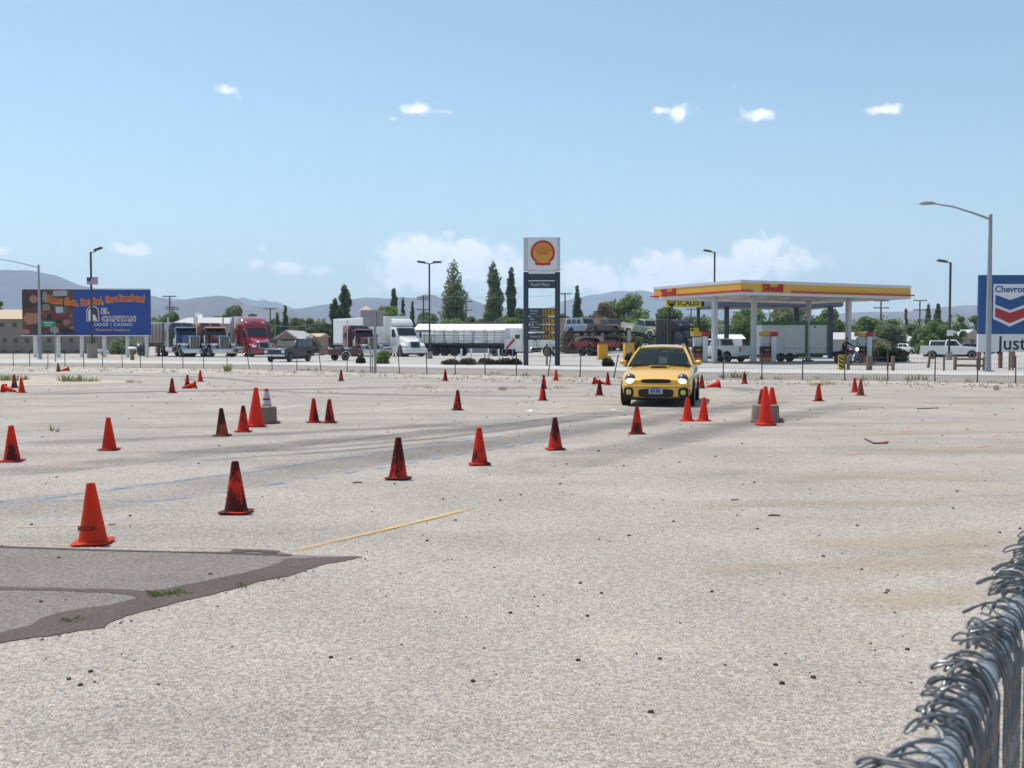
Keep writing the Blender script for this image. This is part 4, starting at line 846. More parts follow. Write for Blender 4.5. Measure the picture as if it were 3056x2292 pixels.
def box_trailer(label, loc, rz, sc_, length=13.5, z0=1.15, z1=4.05, col=WHITE, group='box trailers', panels=11, name='box_trailer', wheels=True, trim=None):
    t = thing(name, label, 'trailer', loc, rz, group, sc_); w_ = 1.28                 # front wall at x = 0
    bx('box_core', col, t, -length, 0, -w_, w_, z0, z1, bevel=.04)
    for s in (-1, 1):
        for k in range(panels):
            x0 = -length + .06 + k * (length - .12) / panels; x1 = x0 + (length - .12) / panels
            bx('panel', col, t, x0 + .02, x1 - .02, s * (w_ + .004) - .01, s * (w_ + .004) + .012 * (1 if s > 0 else 1), z0 + .22, z1 - .14)
        bx('lower_rail', trim or GREYP, t, -length, 0, s * (w_ + .012) - .02, s * (w_ + .012) + .02, z0, z0 + .18)
    if wheels:
        for x in (-length + 1.2, -length + 2.5):
            for s in (-1, 1): wheel(t, x, s * .95, .52, .56, 'rim_steel')
        bx('under_frame', DARK, t, -length + .2, -length + 4, -.5, .5, .8, z0 - .002)
        for s in (-1, 1): MB().tube((-2.6, s * .8, 0), (-2.6, s * .8, z0), .07, n=8).build('landing_leg', DARK, t)
    return t
BLU = paint('deep_blue', (0.018, 0.03, 0.16)); BLU2 = paint('dusty_blue', (0.06, 0.075, 0.13), dirt=.35); MAR = paint('maroon', (0.10, 0.012, 0.02)); ORG = paint('faded_orange', (0.42, 0.10, 0.06)); RED = paint('deep_red', (0.30, 0.010, 0.022), .22, coat=1.0, dirt=.08); NAVY = paint('navy_black', (0.005, 0.007, 0.014), .6, coat=.0, dirt=0)
TAN = M('dull_tan', (0.27, 0.25, 0.23), .7, dirt=.4); TRG = M('trailer_grey', (0.55, 0.58, 0.62), .5, dirt=.3)
DG = 36
r1 = rig('classic', BLU, 'dark blue long nosed semi with chrome grille, leftmost of the parked rigs', 586, 1066, DG, 1.15, col2=BLU2)
tb = behind(r1, -6.4); tt = thing('dump_trailer', 'tan open dump trailer coupled behind the leftmost blue semi', 'trailer', tb, r1.rotation_euler.z, None, 1.15)
dm = MB().prism([(0, 1.35), (.25, 3.25), (-8.5, 3.25), (-8.5, 1.35)], -1.2, 1.2).build('dump_body', TAN, tt, bevel=.03)
for s in (-1, 1):
    for k in range(8): bx('side_rib', TAN, tt, -8.3 + k * 1.1, -8.2 + k * 1.1, s * 1.22 - .05, s * 1.22 + .05, 1.4, 3.2)
    for x in (-6.2, -7.5): wheel(tt, x, s * .95, .52, .56, 'rim_dark')
bx('tarp', WHITE, tt, -8.4, .15, -1.15, 1.15, 3.26, 3.33); bx('frame', DARK, tt, -8.4, -.2, -.5, .5, .95, 1.34)
rig('classic', MAR, 'maroon and orange long nosed semi between the blue and the red rigs', 674, 1066, DG, 1.15, col2=ORG)
r3 = rig('aero', RED, 'glossy red aerodynamic semi with tall sleeper behind the dark pickup', 792, 1066, DG - 3, 1.13)
bx('cab_extender', TRG, r3, -6.6, -5.92, -1.24, 1.24, 1.0, 3.9, bevel=.05); bx('extender_window', GLASS, r3, -6.4, -6.1, -1.25, -1.242, 2.4, 3.5)
r4 = rig('classic', MAR, 'maroon long nosed semi without a trailer in front of the white box trailer', 1118, 1065, DG - 5, 1.08)
r5 = rig('aero_day', WHITE2, 'white aerodynamic semi with roof fairing pulling the long white trailer', 1243, 1065, DG - 6, 1.17, sleeper=False, col2=None)
box_trailer('long white box trailer with panel seams pulled by the white semi', behind(r5, -4.4), r5.rotation_euler.z, 1.12, length=15.0, col=WHITE, panels=12)
# flatbed with its load
r6 = rig('classic', WHITE2, 'white long nosed semi half hidden behind the pylon sign', 1672, 1064, 62, 1.0)
fl = behind(r6, -6.2); ft = thing('flatbed_trailer', 'flatbed trailer loaded with stacks of white bundles', 'trailer', fl, r6.rotation_euler.z, None, 1.0)
bx('deck', M('deck_wood', (0.16, 0.11, 0.08), .9, var=.3), ft, -13.2, 0, -1.25, 1.25, 1.32, 1.45); bx('side_rail', DARK, ft, -13.2, 0, -1.29, -1.255, 1.25, 1.47); bx('side_rail', DARK, ft, -13.2, 0, 1.255, 1.29, 1.25, 1.47)
for s in (-.45, .45): bx('beam', DARK, ft, -13, -.3, s - .08, s + .08, .9, 1.319)
for x in (-11.9, -9.6, -8.3, -7.0): 
    for s in (-1, 1): wheel(ft, x, s * .95, .52, .56, 'rim_dark')
for s in (-1, 1): MB().tube((-2.4, s * .8, 0), (-2.4, s * .8, 1.32), .08, n=8).build('landing_leg', DARK, ft)
bx('headboard', TRG, ft, -.12, -.02, -1.2, 1.2, 1.46, 3.2)
BUN = M('bundle_wrap', (0.85, 0.85, 0.83), .55, var=.25, scale=9, dirt=.15); STRAP = M('load_strap', (0.05, 0.045, 0.04), .8)
bund = None; ords = ['first', 'second', 'third', 'fourth', 'fifth', 'sixth', 'seventh']
def pillow(l, w_, h):
    b = MB(); secs = []
    for k in range(9):
        s = k / 8; q = .86 + .14 * math.sin(math.pi * s) ** .35; secs.append([(-l / 2 + l * s, y * w_ / 2 * q, z * h / 2 * q) for y, z in ((-1, -.7), (-.95, -1), (.95, -1), (1, -.7), (1, .7), (.95, 1), (-.95, 1), (-1, .7))])
    return b.loft(secs).mesh('bundle', BUN, smooth=True, angle=60)
BM = pillow(1.82, 2.3, .295)
for cidx in range(6):
    for k in range(5):
        if cidx == 0 and k == 4: continue
        lx = -1.35 - 1.9 * (5 - cidx) - .35 + random.uniform(-.04, .04); a = ft.rotation_euler.z
        p = Vector((fl.x + lx * math.cos(a), fl.y + lx * math.sin(a), 1.45 + .16 + .32 * k)); p += Vector((-math.sin(a), math.cos(a), 0)) * random.uniform(-.04, .04)
        tag(obj('bundle', BM, None, p, a + R(random.uniform(-1, 1))), 'white wrapped bundle, %s layer up, %s stack from the rear of the flatbed' % (ords[k], ords[cidx]), 'bundle', 'white bundles stacked on the flatbed')
for k in range(9): MB().sweep([(-12.4 + k * 1.36, -1.27, 1.4), (-12.4 + k * 1.36, -1.22, 3.02), (-12.4 + k * 1.36, 1.22, 3.02), (-12.4 + k * 1.36, 1.27, 1.4)], .022, 4).build('load_strap', STRAP, ft)
# ---- cars and pickups -------------------------------------------------------------------------------
def arches(x, r, z0, n=8): return [(x + r * math.cos(a), z0 + r * math.sin(a)) for a in [math.pi - math.pi * k / n for k in range(n + 1)]]
def auto(name, label, cat, loc, rz, col, P_, group=None, sc_=1.0, z=0.0):
    """P_: length, width, wheelbase, front overhang, r (wheel), hood z, belt z, roof z, cab = (x0, x1) bottom, (x2, x3) top, bed"""
    t = thing(name, label, cat, loc, rz, group, sc_); L_, W_, wb, fo, r = P_['L'], P_['W'], P_['wb'], P_['fo'], P_['r']
    zb, zh, zl, zr = P_.get('zb', .35), P_['hood'], P_['belt'], P_['roof']; f = fo; rr = -(L_ - fo); x0, x1 = P_['cab']; x2, x3 = P_['top']; hw = W_ / 2
    ar = r * 1.18
    poly = [(f, zb + .08), (f - .02, zh * .80), (f - .14, zh - .03), (x0, zl)]
    poly += [(x1, zl), (rr + .04, P_.get('bedz', zl)), (rr, zb + .12), (rr + .1, zb)]
    poly += [(-wb - ar, zb)] + arches(-wb, ar, zb)[1:-1] + [(-wb + ar, zb), (-ar, zb)] + arches(0, ar, zb)[1:-1] + [(ar, zb), (f - .1, zb)]
    MB().prism(poly, -hw, hw).build('body', col, t, bevel=P_.get('bev', .05))
    tw = hw * P_.get('tumble', .84)
    cabm = P_.get('cabm', col)
    gh = MB().loft([[(x0, -hw * .97, zl - .05), (x0, hw * .97, zl - .05), (x1, hw * .97, zl - .05), (x1, -hw * .97, zl - .05)], [(x2, -tw, zr - .03), (x2, tw, zr - .03), (x3, tw, zr), (x3, -tw, zr)]]).build('cabin', cabm, t, bevel=P_.get('cbev', .07))
    def lerp3(xa, ya, za, xb, yb, zb_, k): return (xa + (xb - xa) * k, ya + (yb - ya) * k, za + (zb_ - za) * k)
    def pane(nm, a, b, c, d): MB().add([a, b, c, d], [(0, 1, 2, 3)]).build(nm, GLASS, gh)
    k0, k1 = .16, .86; e = .012
    Fq = [lerp3(x0, s * hw * .97 * .88, zl - .05, x2, s * tw * .88, zr - .03, k) for k in (k0, k1) for s in (-1, 1)]
    pane('windscreen', *[(p[0] + e, p[1], p[2] + e) for p in (Fq[0], Fq[1], Fq[3], Fq[2])])
    Bq = [lerp3(x1, s * hw * .97 * .84, zl - .05, x3, s * tw * .84, zr, k) for k in (k0 + .04, k1) for s in (-1, 1)]
    pane('rear_window', *[(p[0] - e, p[1], p[2] + e) for p in (Bq[0], Bq[1], Bq[3], Bq[2])])
    nwin = P_.get('nwin', 2)
    for s in (-1, 1):
        for w_ in range(nwin):
            a0, a1 = w_ / nwin, (w_ + 1) / nwin; g0_, g1_ = .08, .92
            q = []
            for k, fr in ((k0, a0 + .03 + (.03 if w_ == 0 else 0)), (k1, a0 + .03 + (.03 if w_ == 0 else 0)), (k1, a1 - .03), (k0, a1 - .03)):
                xb_ = x0 + (x1 - x0) * (g0_ + (g1_ - g0_) * fr); xt_ = x2 + (x3 - x2) * (g0_ + (g1_ - g0_) * fr)
                q.append((xb_ + (xt_ - xb_) * k, s * (hw * .97 + (tw - hw * .97) * k + e), zl - .05 + (zr - .015 - zl + .05) * k))
            pane('side_window', *q)
        wheel(t, 0, s * (hw - .12), r, .22, P_.get('rim', 'rim_steel')); wheel(t, -wb, s * (hw - .12), r, .22, P_.get('rim', 'rim_steel'))
        MB().box(f - .06, f + .012, s * hw * .78 - .13, s * hw * .78 + .13, zh * .66, zh * .84).build('headlight', P_.get('lens', LENS), t, bevel=.02)
        MB().box(rr - .012, rr + .06, s * hw * .88 - .07, s * hw * .88 + .07, zl * .66, zl * .92).build('tail_light', REDL, t)
        if P_.get('mirrors', 1): MB().box(x0 - .25, x0 - .15, s * (hw + .03), s * (hw + .2), zl + .04, zl + .18).build('door_mirror', P_.get('mirm', BLACK), t, bevel=.02)
    MB().box(f - .08, f + .06, -hw * .96, hw * .96, zb + .02, zb + .2).build('front_bumper', P_.get('bump', CHROME), t, bevel=.03); MB().box(rr - .07, rr + .05, -hw * .94, hw * .94, zb + .05, zb + .22).build('rear_bumper', P_.get('bump', CHROME), t, bevel=.03)
    MB().box(f - .05, f + .006, -hw * .5, hw * .5, zh * .62, zh * .86).build('grille', P_.get('grl', DARK), t)
    bx('underbody', BLACK, t, rr + .3, f - .3, -hw * .8, hw * .8, .22, zb + .1)
    if P_.get('bed'):
        xb = x1 - .05; bz = P_.get('bedz', zl)
        bx('bed_floor', P_.get('bedm', DARK), t, rr + .08, xb, -hw + .1, hw - .1, bz + .001, bz + .012)
        for s in (-1, 1): bx('bed_rail', col, t, rr + .02, xb, s * (hw - .05) - .05, s * (hw - .05) + .05, bz - .02, bz + .06)
        bx('tailgate', col, t, rr, rr + .06, -hw + .1, hw - .1, bz - .02, bz + .06)
    t.location.z = z; return t
PK = dict(L=5.4, W=1.92, wb=3.4, fo=.95, r=.36, hood=1.08, belt=1.18, roof=1.80, cab=(-.75, -2.35), top=(-1.35, -2.2), bed=True, zb=.42, nwin=1, rim='rim_steel')
DKG = paint('dark_pickup', (0.010, 0.013, 0.016), .4, dirt=0, coat=.2)
sv = auto('pickup_with_camper', 'dark grey pickup with a camper shell towing a small trailer', 'pickup', G(828, 1081) + Vector((0, .9, 0)), head(-15), DKG,
          dict(L=5.1, W=1.85, wb=3.2, fo=.9, r=.37, hood=1.06, belt=1.14, roof=1.74, cab=(-.6, -4.1), top=(-1.25, -3.95), nwin=3, zb=.42, cabm=DKG, tumble=.86), sc_=1.02)
MB().prism([(-1.2, 1.755), (-1.2, 1.80), (-4.0, 1.80), (-4.0, 1.755)], -.6, .6).build('roof_bars', BLACK, sv)
# small red utility trailer
UT = paint('trailer_red', (0.12, 0.022, 0.02), .6, dirt=.35); p = G(1010, 1076)
ut = thing('utility_trailer', 'small rusty red open trailer hitched behind the dark pickup', 'trailer', p, head(-52), None, 1.02)
bx('bed', UT, ut, -1.5, 1.3, -.75, .75, .52, .60); 
for s in (-1, 1): bx('side_board', UT, ut, -1.5, 1.3, s * .78 - .02, s * .78 + .02, .5, .98); wheel(ut, -.15, s * .92, .34, .2, 'rim_white'); MB().prism([(-.15 + .46 * math.cos(a), .36 + .46 * math.sin(a)) for a in [math.pi * k / 8 for k in range(9)]] + [(-.15 + .40 * math.cos(a), .36 + .40 * math.sin(a)) for a in [math.pi * k / 8 for k in range(8, -1, -1)]], s * .80, s * 1.06).build('mudguard', CHROME, ut)
bx('front_board', UT, ut, 1.3, 1.34, -.75, .75, .5, .98); bx('tailboard', UT, ut, -1.54, -1.5, -.75, .75, .5, 1.05); MB().tube((1.3, 0, .5), (2.9, 0, .5), .05, n=6).build('tow_bar', DARK, ut)
for i, (x, y, s, c, l) in enumerate([(.7, .1, (.3, .28, .22), GREYP, 'grey lump of cargo at the front of the red trailer'), (-.1, -.2, (.35, .3, .25), STRAP, 'black bag in the middle of the red trailer'), (-.9, .15, (.3, .3, .2), TRG, 'pale sack at the back of the red trailer')]):
    a = ut.rotation_euler.z; q = Vector((p.x + (x * math.cos(a) - y * math.sin(a)) * 1.02, p.y + (x * math.sin(a) + y * math.cos(a)) * 1.02, .612 + s[2]))
    tag(MB().ball((0, 0, 0), s, 10, 7).build('cargo', c, None, smooth=True), l, 'cargo', 'cargo in the red trailer').location = q
auto('white_pickup', 'white extended cab pickup refuelling between the canopy columns', 'pickup', G(2190, 1080) + Vector((math.sin(R(-138)), -math.cos(R(-138)), 0)) * 3.6, head(-138), WHITE2, dict(PK, L=5.6, wb=3.5, cab=(-.75, -2.9), top=(-1.35, -2.75), nwin=2, rim='rim_grey'), sc_=1.04)
auto('white_pickup', 'white work pickup parked behind the wooden rails on the right', 'pickup', G(2912, 1072) + Vector((0, .8, 0)), head(66), WHITE2, dict(PK, rim='rim_white', mirrors=0), sc_=1.02)
LB = paint('pale_blue_van', (0.42, 0.47, 0.52)); auto('pale_blue_pickup', 'pale blue grey pickup mostly hidden behind the white work pickup', 'pickup', G(2800, 1066), head(-20), LB, dict(PK), sc_=1.0)
auto('parked_car', 'white hatchback far back at the corner of the leafy bush', 'car', G(2735, 1056), head(20), WHITE2, dict(L=4.2, W=1.75, wb=2.5, fo=.85, r=.31, hood=.9, belt=.95, roof=1.45, cab=(-.4, -3.1), top=(-1.1, -2.8), zb=.3))
auto('parked_car', 'dark blue saloon roof showing behind the white work pickup', 'car', G(2945, 1062), head(70), BLU2, dict(L=4.6, W=1.8, wb=2.7, fo=.9, r=.32, hood=.95, belt=1.0, roof=1.5, cab=(-.5, -3.0), top=(-1.1, -2.6), zb=.3))
auto('parked_car', 'dark car far off above the white pickup roof', 'car', G(2840, 1058), head(75), DKG, dict(L=4.6, W=1.8, wb=2.7, fo=.9, r=.32, hood=.95, belt=1.0, roof=1.5, cab=(-.5, -3.0), top=(-1.1, -2.6), zb=.3))
# ---- car carrier with old vehicles -------------------------------------------------------------------
r7 = rig('aero', NAVY, 'black navy aerodynamic semi pulling the car carrier', 2112, 1067, 40, 1.04, stacks=False)
CAR_D = 60; cl0 = behind(r7, -6.3); cc = thing('car_carrier', 'two deck car carrier trailer loaded with old vehicles', 'trailer', cl0, r7.rotation_euler.z, None, 1.0)
RUST = M('carrier_steel', (0.05, 0.04, 0.038), .7, .3, dirt=.3)
for s in (-1, 1):
    bx('lower_rail', RUST, cc, -14.5, -.2, s * 1.1 - .08, s * 1.1 + .08, .55, .72); bx('upper_rail', RUST, cc, -14.5, -4.4, s * 1.15 - .06, s * 1.15 + .06, 2.3, 2.42)
    MB().sweep([(-4.4, s * 1.15, 2.36), (-1.2, s * 1.15, 1.75), (1.2, s * 1.15, 1.85)], .07, 4).build('ramp_rail', RUST, cc)
    for x in (-13.6, -9.2, -5.0, -4.4): MB().tube((x, s * 1.15, .6), (x + (1.5 if x == -13.6 else 0), s * 1.15, 2.35), .06, n=6).build('deck_post', RUST, cc)
    MB().tube((-6.6, s * 1.15, .65), (-4.6, s * 1.15, 2.3), .05, n=6).build('brace', RUST, cc)
    for x in (-11.2, -9.9): wheel(cc, x, s * .98, .48, .5, 'rim_dark')
for k in range(12): bx('deck_plank', RUST, cc, -14.3 + k * .83, -13.6 + k * .83, -1.1, 1.1, 2.36, 2.40)
for k in range(8): bx('lower_plank', RUST, cc, -14.3 + k * 1.7, -13.2 + k * 1.7, -1.05, 1.05, .66, .70)
OLDB = paint('faded_blue', (0.30, 0.36, 0.43), .6, dirt=.3, coat=0); OLDC = paint('primer_dark', (0.075, 0.065, 0.065), .7, dirt=.3, coat=0); OLDG = paint('faded_green', (0.16, 0.22, 0.17), .6, dirt=.25, coat=0); CREAM = paint('old_cream', (0.55, 0.52, 0.42), .6, dirt=.25, coat=0); RSTO = paint('rust_orange', (0.42, 0.13, 0.06), .7, dirt=.2, coat=0); OLDR = paint('faded_red', (0.30, 0.045, 0.035), .6, dirt=.35, coat=0)
aC = cc.rotation_euler.z
def on_car(x, z, y=0.0): return Vector((cl0.x + x * math.cos(aC) - y * math.sin(aC), cl0.y + x * math.sin(aC) + y * math.cos(aC), z))
def hood_patch(t, col, x0, x1, w_, z): MB().slab([(x0, -w_), (x1, -w_ * .8), (x1, w_ * .8), (x0, w_)], z, z + .05).build('hood_panel', col, t, bevel=.02)
o = auto('old_wagon', 'faded blue old station wagon with white roof on the carrier top deck', 'old car', on_car(-10.3, 0), aC, OLDB, dict(L=4.5, W=1.75, wb=2.65, fo=.75, r=.37, hood=1.0, belt=1.18, roof=1.82, cab=(-.75, -3.7), top=(-.95, -3.6), nwin=3, zb=.45, rim='rim_rust', bump=RUST, lens=DARK, mirrors=0, tumble=.92, grl=RUST), 'old vehicles on the car carrier', 1.1, z=2.42)
bx('white_roof', CREAM, o, -3.62, -.93, -.79, .79, 1.815, 1.86, bevel=.03); hood_patch(o, RSTO, -.6, .5, .7, 1.05)
for s in (-1, 1): MB().prism([(.5 * math.cos(a), .40 + .46 * math.sin(a)) for a in [math.pi * k / 8 for k in range(9)]] + [(.42 * math.cos(a), .40 + .38 * math.sin(a)) for a in [math.pi * k / 8 for k in range(8, -1, -1)]], s * .66, s * .92).build('front_wing', OLDB, o)
o = auto('old_pickup', 'dark primered old pickup with orange hood on the carrier top deck', 'old pickup', on_car(-5.9, 0), aC, OLDC, dict(PK, L=5.0, wb=3.0, fo=.85, W=1.85, belt=1.12, roof=1.72, hood=1.02, rim='rim_rust', bump=CREAM, lens=DARK, mirrors=0, bedm=RUST, tumble=.9, zb=.48), 'old vehicles on the car carrier', 1.1, z=2.42); hood_patch(o, RSTO, -.7, .72, .82, 1.07)
MB().box(.83, .87, -.7, .7, .60, .95).build('white_grille_panel', CREAM, o)
o = auto('old_pickup', 'rounded green and cream old pickup tilted on the carrier ramp', 'old pickup', on_car(-.7, 0), aC, OLDG, dict(PK, L=4.9, wb=2.9, fo=.8, W=1.8, belt=1.18, roof=1.82, hood=1.08, rim='rim_white', bump=RUST, lens=DARK, mirrors=0, bedm=RUST, tumble=.82, zb=.48, cbev=.16, bev=.1, cab=(-.7, -2.1), top=(-1.05, -1.95)), 'old vehicles on the car carrier', 1.1, z=1.95)
o.rotation_euler = (0, R(7), aC)
for s in (-1, 1):
    MB().prism([(.62 * math.cos(a), .40 + .56 * math.sin(a)) for a in [math.pi * k / 8 for k in range(9)]] + [(.44 * math.cos(a), .40 + .40 * math.sin(a)) for a in [math.pi * k / 8 for k in range(8, -1, -1)]], s * .62, s * .98).build('front_wing', CREAM, o, bevel=.05)
    MB().prism([(-2.9 + .6 * math.cos(a), .42 + .54 * math.sin(a)) for a in [math.pi * k / 8 for k in range(9)]] + [(-2.9 + .44 * math.cos(a), .42 + .40 * math.sin(a)) for a in [math.pi * k / 8 for k in range(8, -1, -1)]], s * .80, s * 1.02).build('rear_wing', CREAM, o, bevel=.05)
    bx('bed_side', CREAM, o, -4.05, -2.2, s * .90 - .02, s * .90 + .02, .75, 1.28)
hood_patch(o, RSTO, -.6, .6, .5, 1.13)
SD_ = dict(L=4.7, W=1.8, wb=2.8, fo=.9, r=.33, hood=.85, belt=.95, roof=1.42, cab=(-.6, -3.2), top=(-1.3, -2.6), zb=.3, rim='rim_rust', bump=RUST, lens=DARK, mirrors=0, bev=.12, cbev=.2, tumble=.75)
o = auto('wrecked_car', 'faded red wrecked fastback nose up on the carrier lower deck', 'old car', on_car(-9.6, 0), aC + math.pi, OLDR, SD_, 'old vehicles on the car carrier', z=.72); o.location = on_car(-13.0, .72); 
auto('wrecked_car', 'dull red old coupe in the middle of the carrier lower deck', 'old car', on_car(-5.0, 0), aC, OLDR, SD_, 'old vehicles on the car carrier', z=.72)
# ---- white enclosed trailer at the pumps
GRN = M('green_trim', (0.06, 0.19, 0.06), .5, var=.1); p = G(2459, 1079) + Vector((0, .6, 0))
et = thing('enclosed_trailer', 'tall white enclosed trailer with green trim under the canopy', 'trailer', p, R(184), None, 1.0)   # front at the left
EW = M('enclosed_white', (0.76, 0.78, 0.82), .45, dirt=.06)
bx('box_core', EW, et, 0, 5.4, -1.25, 1.25, .55, 3.22, bevel=.03)
for k in range(3): bx('panel', EW, et, .12 + (0, 1.82, 3.6)[k], (1.62, 3.52, 5.3)[k], 1.245, 1.268, .72, 2.92)
bx('roof_band', GRN, et, -.02, 5.42, -1.28, 1.28, 2.95, 3.26, bevel=.02); bx('corner_post', GRN, et, 1.66, 1.86, 1.25, 1.285, .55, 2.95); bx('corner_post', GRN, et, -.02, .06, 1.24, 1.285, .55, 2.95); bx('lower_band', GRN, et, -.01, 2.6, 1.25, 1.28, .5, .68)
for k in range(9): bx('marker_strip', REDL, et, .1 + k * .42, .3 + k * .42, 1.268, 1.276, 1.05, 1.08)
for x in (3.1, 3.85):
    for s in (-1, 1): wheel(et, x, s * 1.16, .36, .24, 'rim_dark')
bx('chassis', BLACK, et, .2, 5.2, -.8, .8, .35, .56); MB().tube((5.4, 0, .5), (6.7, 0, .5), .06, n=6).build('tow_bar', DARK, et); MB().box(1.0, 1.15, 1.268, 1.30, 2.75, 2.88).build('vent', DARK, et)
# ---- motorcycle and its rider at the right pump
mp = G(2532, 1086); mc = thing('motorcycle', 'dark motorcycle with a lit headlamp at the right pump', 'motorcycle', mp, head(38), None, 1.15)
for x in (.72, -.72): wheel(mc, x, 0, .32, .13, 'rim_grey')
MB().ball((.15, 0, .84), (.32, .16, .15), 12, 8).build('fuel_tank', MAR, mc, smooth=True); MB().ball((-.38, 0, .76), (.36, .15, .08), 10, 6).build('seat', BLACK, mc, smooth=True); MB().ball((.02, 0, .48), (.26, .2, .22), 10, 7).build('engine', GREYP, mc)
for s in (-1, 1):
    MB().tube((.72, s * .09, .32), (.45, s * .09, 1.02), .025, n=6).build('fork', CHROME, mc); MB().tube((.42, s * .05, 1.02), (.22, s * .40, 1.06), .016, n=6).build('handlebar', CHROME, mc); MB().tube((.1, s * .22, .34), (-.95, s * .24, .36), .045, n=8).build('exhaust', CHROME, mc); bx('pannier', BLACK, mc, -1.0, -.45, s * .30 - .1, s * .30 + .1, .45, .78, bevel=.04)
MB().ball((.62, 0, .92), (.09, .1, .1), 10, 8).build('headlamp', M('lit_lamp_small', (1, 1, .95), .2, emit=(1, .95, .85), es=3), mc)
J = dict(pel=(-.35, 0, .92), spi=(-.33, 0, 1.08), che=(-.22, 0, 1.28), nek=(-.14, 0, 1.43), hea=(-.10, 0, 1.47), face=(1, 0, -.1), shl=(-.20, .20, 1.33), ell=(0, .40, 1.14), wrl=(.18, .40, 1.08), pal=(.25, .40, 1.07), shr=(-.20, -.20, 1.33), elr=(0, -.40, 1.14), wrr=(.18, -.40, 1.08), par=(.25, -.40, 1.07),
         hil=(-.30, .12, .88), knl=(.12, .30, .72), anl=(-.05, .30, .14), tol=(.12, .30, .05), hir=(-.30, -.12, .88), knr=(.12, -.30, .72), anr=(-.05, -.30, .14), tor=(.12, -.30, .05))
person('person', 'rider in black clothes leaning over a motorcycle at the right pump', mp, head(38), J, dict(cloth=CLB, skin=SKIN, dark=HAIR, hair=HAIR), scale=1.15)
# ------------------------------------------------------------------ filling station
SY = M('sign_yellow', (0.68, 0.38, 0.04), .45, var=.05); SR = M('sign_red', (0.50, 0.022, 0.02), .45, var=.06); SG = M('sign_grey', (0.56, 0.57, 0.60), .5, var=.05); CHAR = M('charcoal_panel', (0.035, 0.045, 0.065), .5, var=.08); SWH = M('sign_white', (0.74, 0.75, 0.77), .5, var=.04); PALET = M('sign_lettering', (0.42, 0.43, 0.45), .5)
PRY = M('price_amber', (0.42, 0.25, 0.03), .5); PRK = M('price_black', (0.012, 0.012, 0.012), .6); TRIM = M('canopy_trim', (0.60, 0.61, 0.65), .5, var=.05, dirt=.1); COLW = M('column_white', (0.50, 0.51, 0.55), .55, dirt=.15)
def flat(name, pts, y, mat, parent, d=.02):            # thin plate in the x, z plane, front face at y, facing -y
    return MB().prism(pts, y, y + d).build(name, mat, parent)
# ---- pylon sign
Yp = G(1617, 1090).y; k = Yp / F; bl, br = P(1562, 1090, Yp), P(1671, 1090, Yp); zt = P(1617, 709, Yp).z; W_ = br.x - bl.x; cxp = (bl.x + br.x) / 2
py = thing('pylon_sign', 'tall filling station pylon sign with yellow shell emblem and price panels', 'sign', (cxp, Yp, 0))
hz_ = lambda v: P(1617, v, Yp).z; hw = W_ / 2
for s in (-1, 1): bx('pillar', CHAR, py, s * (hw - .17) - .17, s * (hw - .17) + .17, -.22, .22, 0, hz_(812), bevel=.04)
cb = bx('emblem_cabinet', SG, py, -hw, hw, -.30, .30, hz_(809), zt, bevel=.05)
bx('cabinet_face', SWH, cb, -hw + .30, hw - .22, -.325, -.30, hz_(806), zt - .08)
bx('light_strip', SWH, py, -hw + .34, hw - .34, -.15, .15, hz_(815), hz_(809) - .002)
def shellpts(r, n=15):
    pts = []
    for i in range(n + 1):
        a = R(-28 + 236 * i / n); q = r * (1.0 + .025 * abs(math.sin(i * math.pi / 1.0 + .0)))
        pts.append((q * math.cos(a), q * 1.04 * math.sin(a)))
    return pts + [(-.62 * r, -.72 * r), (-.60 * r, -1.0 * r), (-.15 * r, -1.0 * r), (0, -1.06 * r), (.15 * r, -1.0 * r), (.60 * r, -1.0 * r), (.62 * r, -.72 * r)]
zc = hz_(756); rs_ = .82; ex_ = .06
e1 = flat('emblem_outline', [(x + ex_, z + zc) for x, z in shellpts(rs_)], -.352, SR, py, .025)
e2 = flat('emblem_shell', [(x * .81 + ex_, z * .81 + zc + .005) for x, z in shellpts(rs_)], -.372, M('emblem_orange', (0.68, 0.31, 0.035), .45, var=.05), e1, .018)
for i in range(7):
    a = R(90 + (i - 3) * 21); r0, r1_ = .16 + .02 * abs(i - 3), .58
    x0, z0, x1, z1 = ex_ + r0 * 1.3 * math.cos(a) * .8, zc - .34 + r0 * 1.6 * math.sin(a), ex_ + r1_ * math.cos(a), zc + r1_ * math.sin(a) * .98; nx, nz2 = -(z1 - z0), (x1 - x0); l = math.hypot(nx, nz2); nx, nz2 = nx / l * .024, nz2 / l * .024
    flat('emblem_rib', [(x0 - nx, z0 - nz2), (x0 + nx, z0 + nz2), (x1 + nx, z1 + nz2), (x1 - nx, z1 - nz2)], -.378, SR, e1, .005)
iw = hw - .345
bx('blank_panel', CHAR, py, -iw, iw, -.16, .16, hz_(837), hz_(817)); fm = bx('shop_panel', CHAR, py, -iw, iw, -.16, .16, hz_(860), hz_(839))
text('lettering', 'Food Mart', .30, PALET, fm, (-.12, -.165, hz_(850)), extrude=.004, offset=.006, sx=1.0)
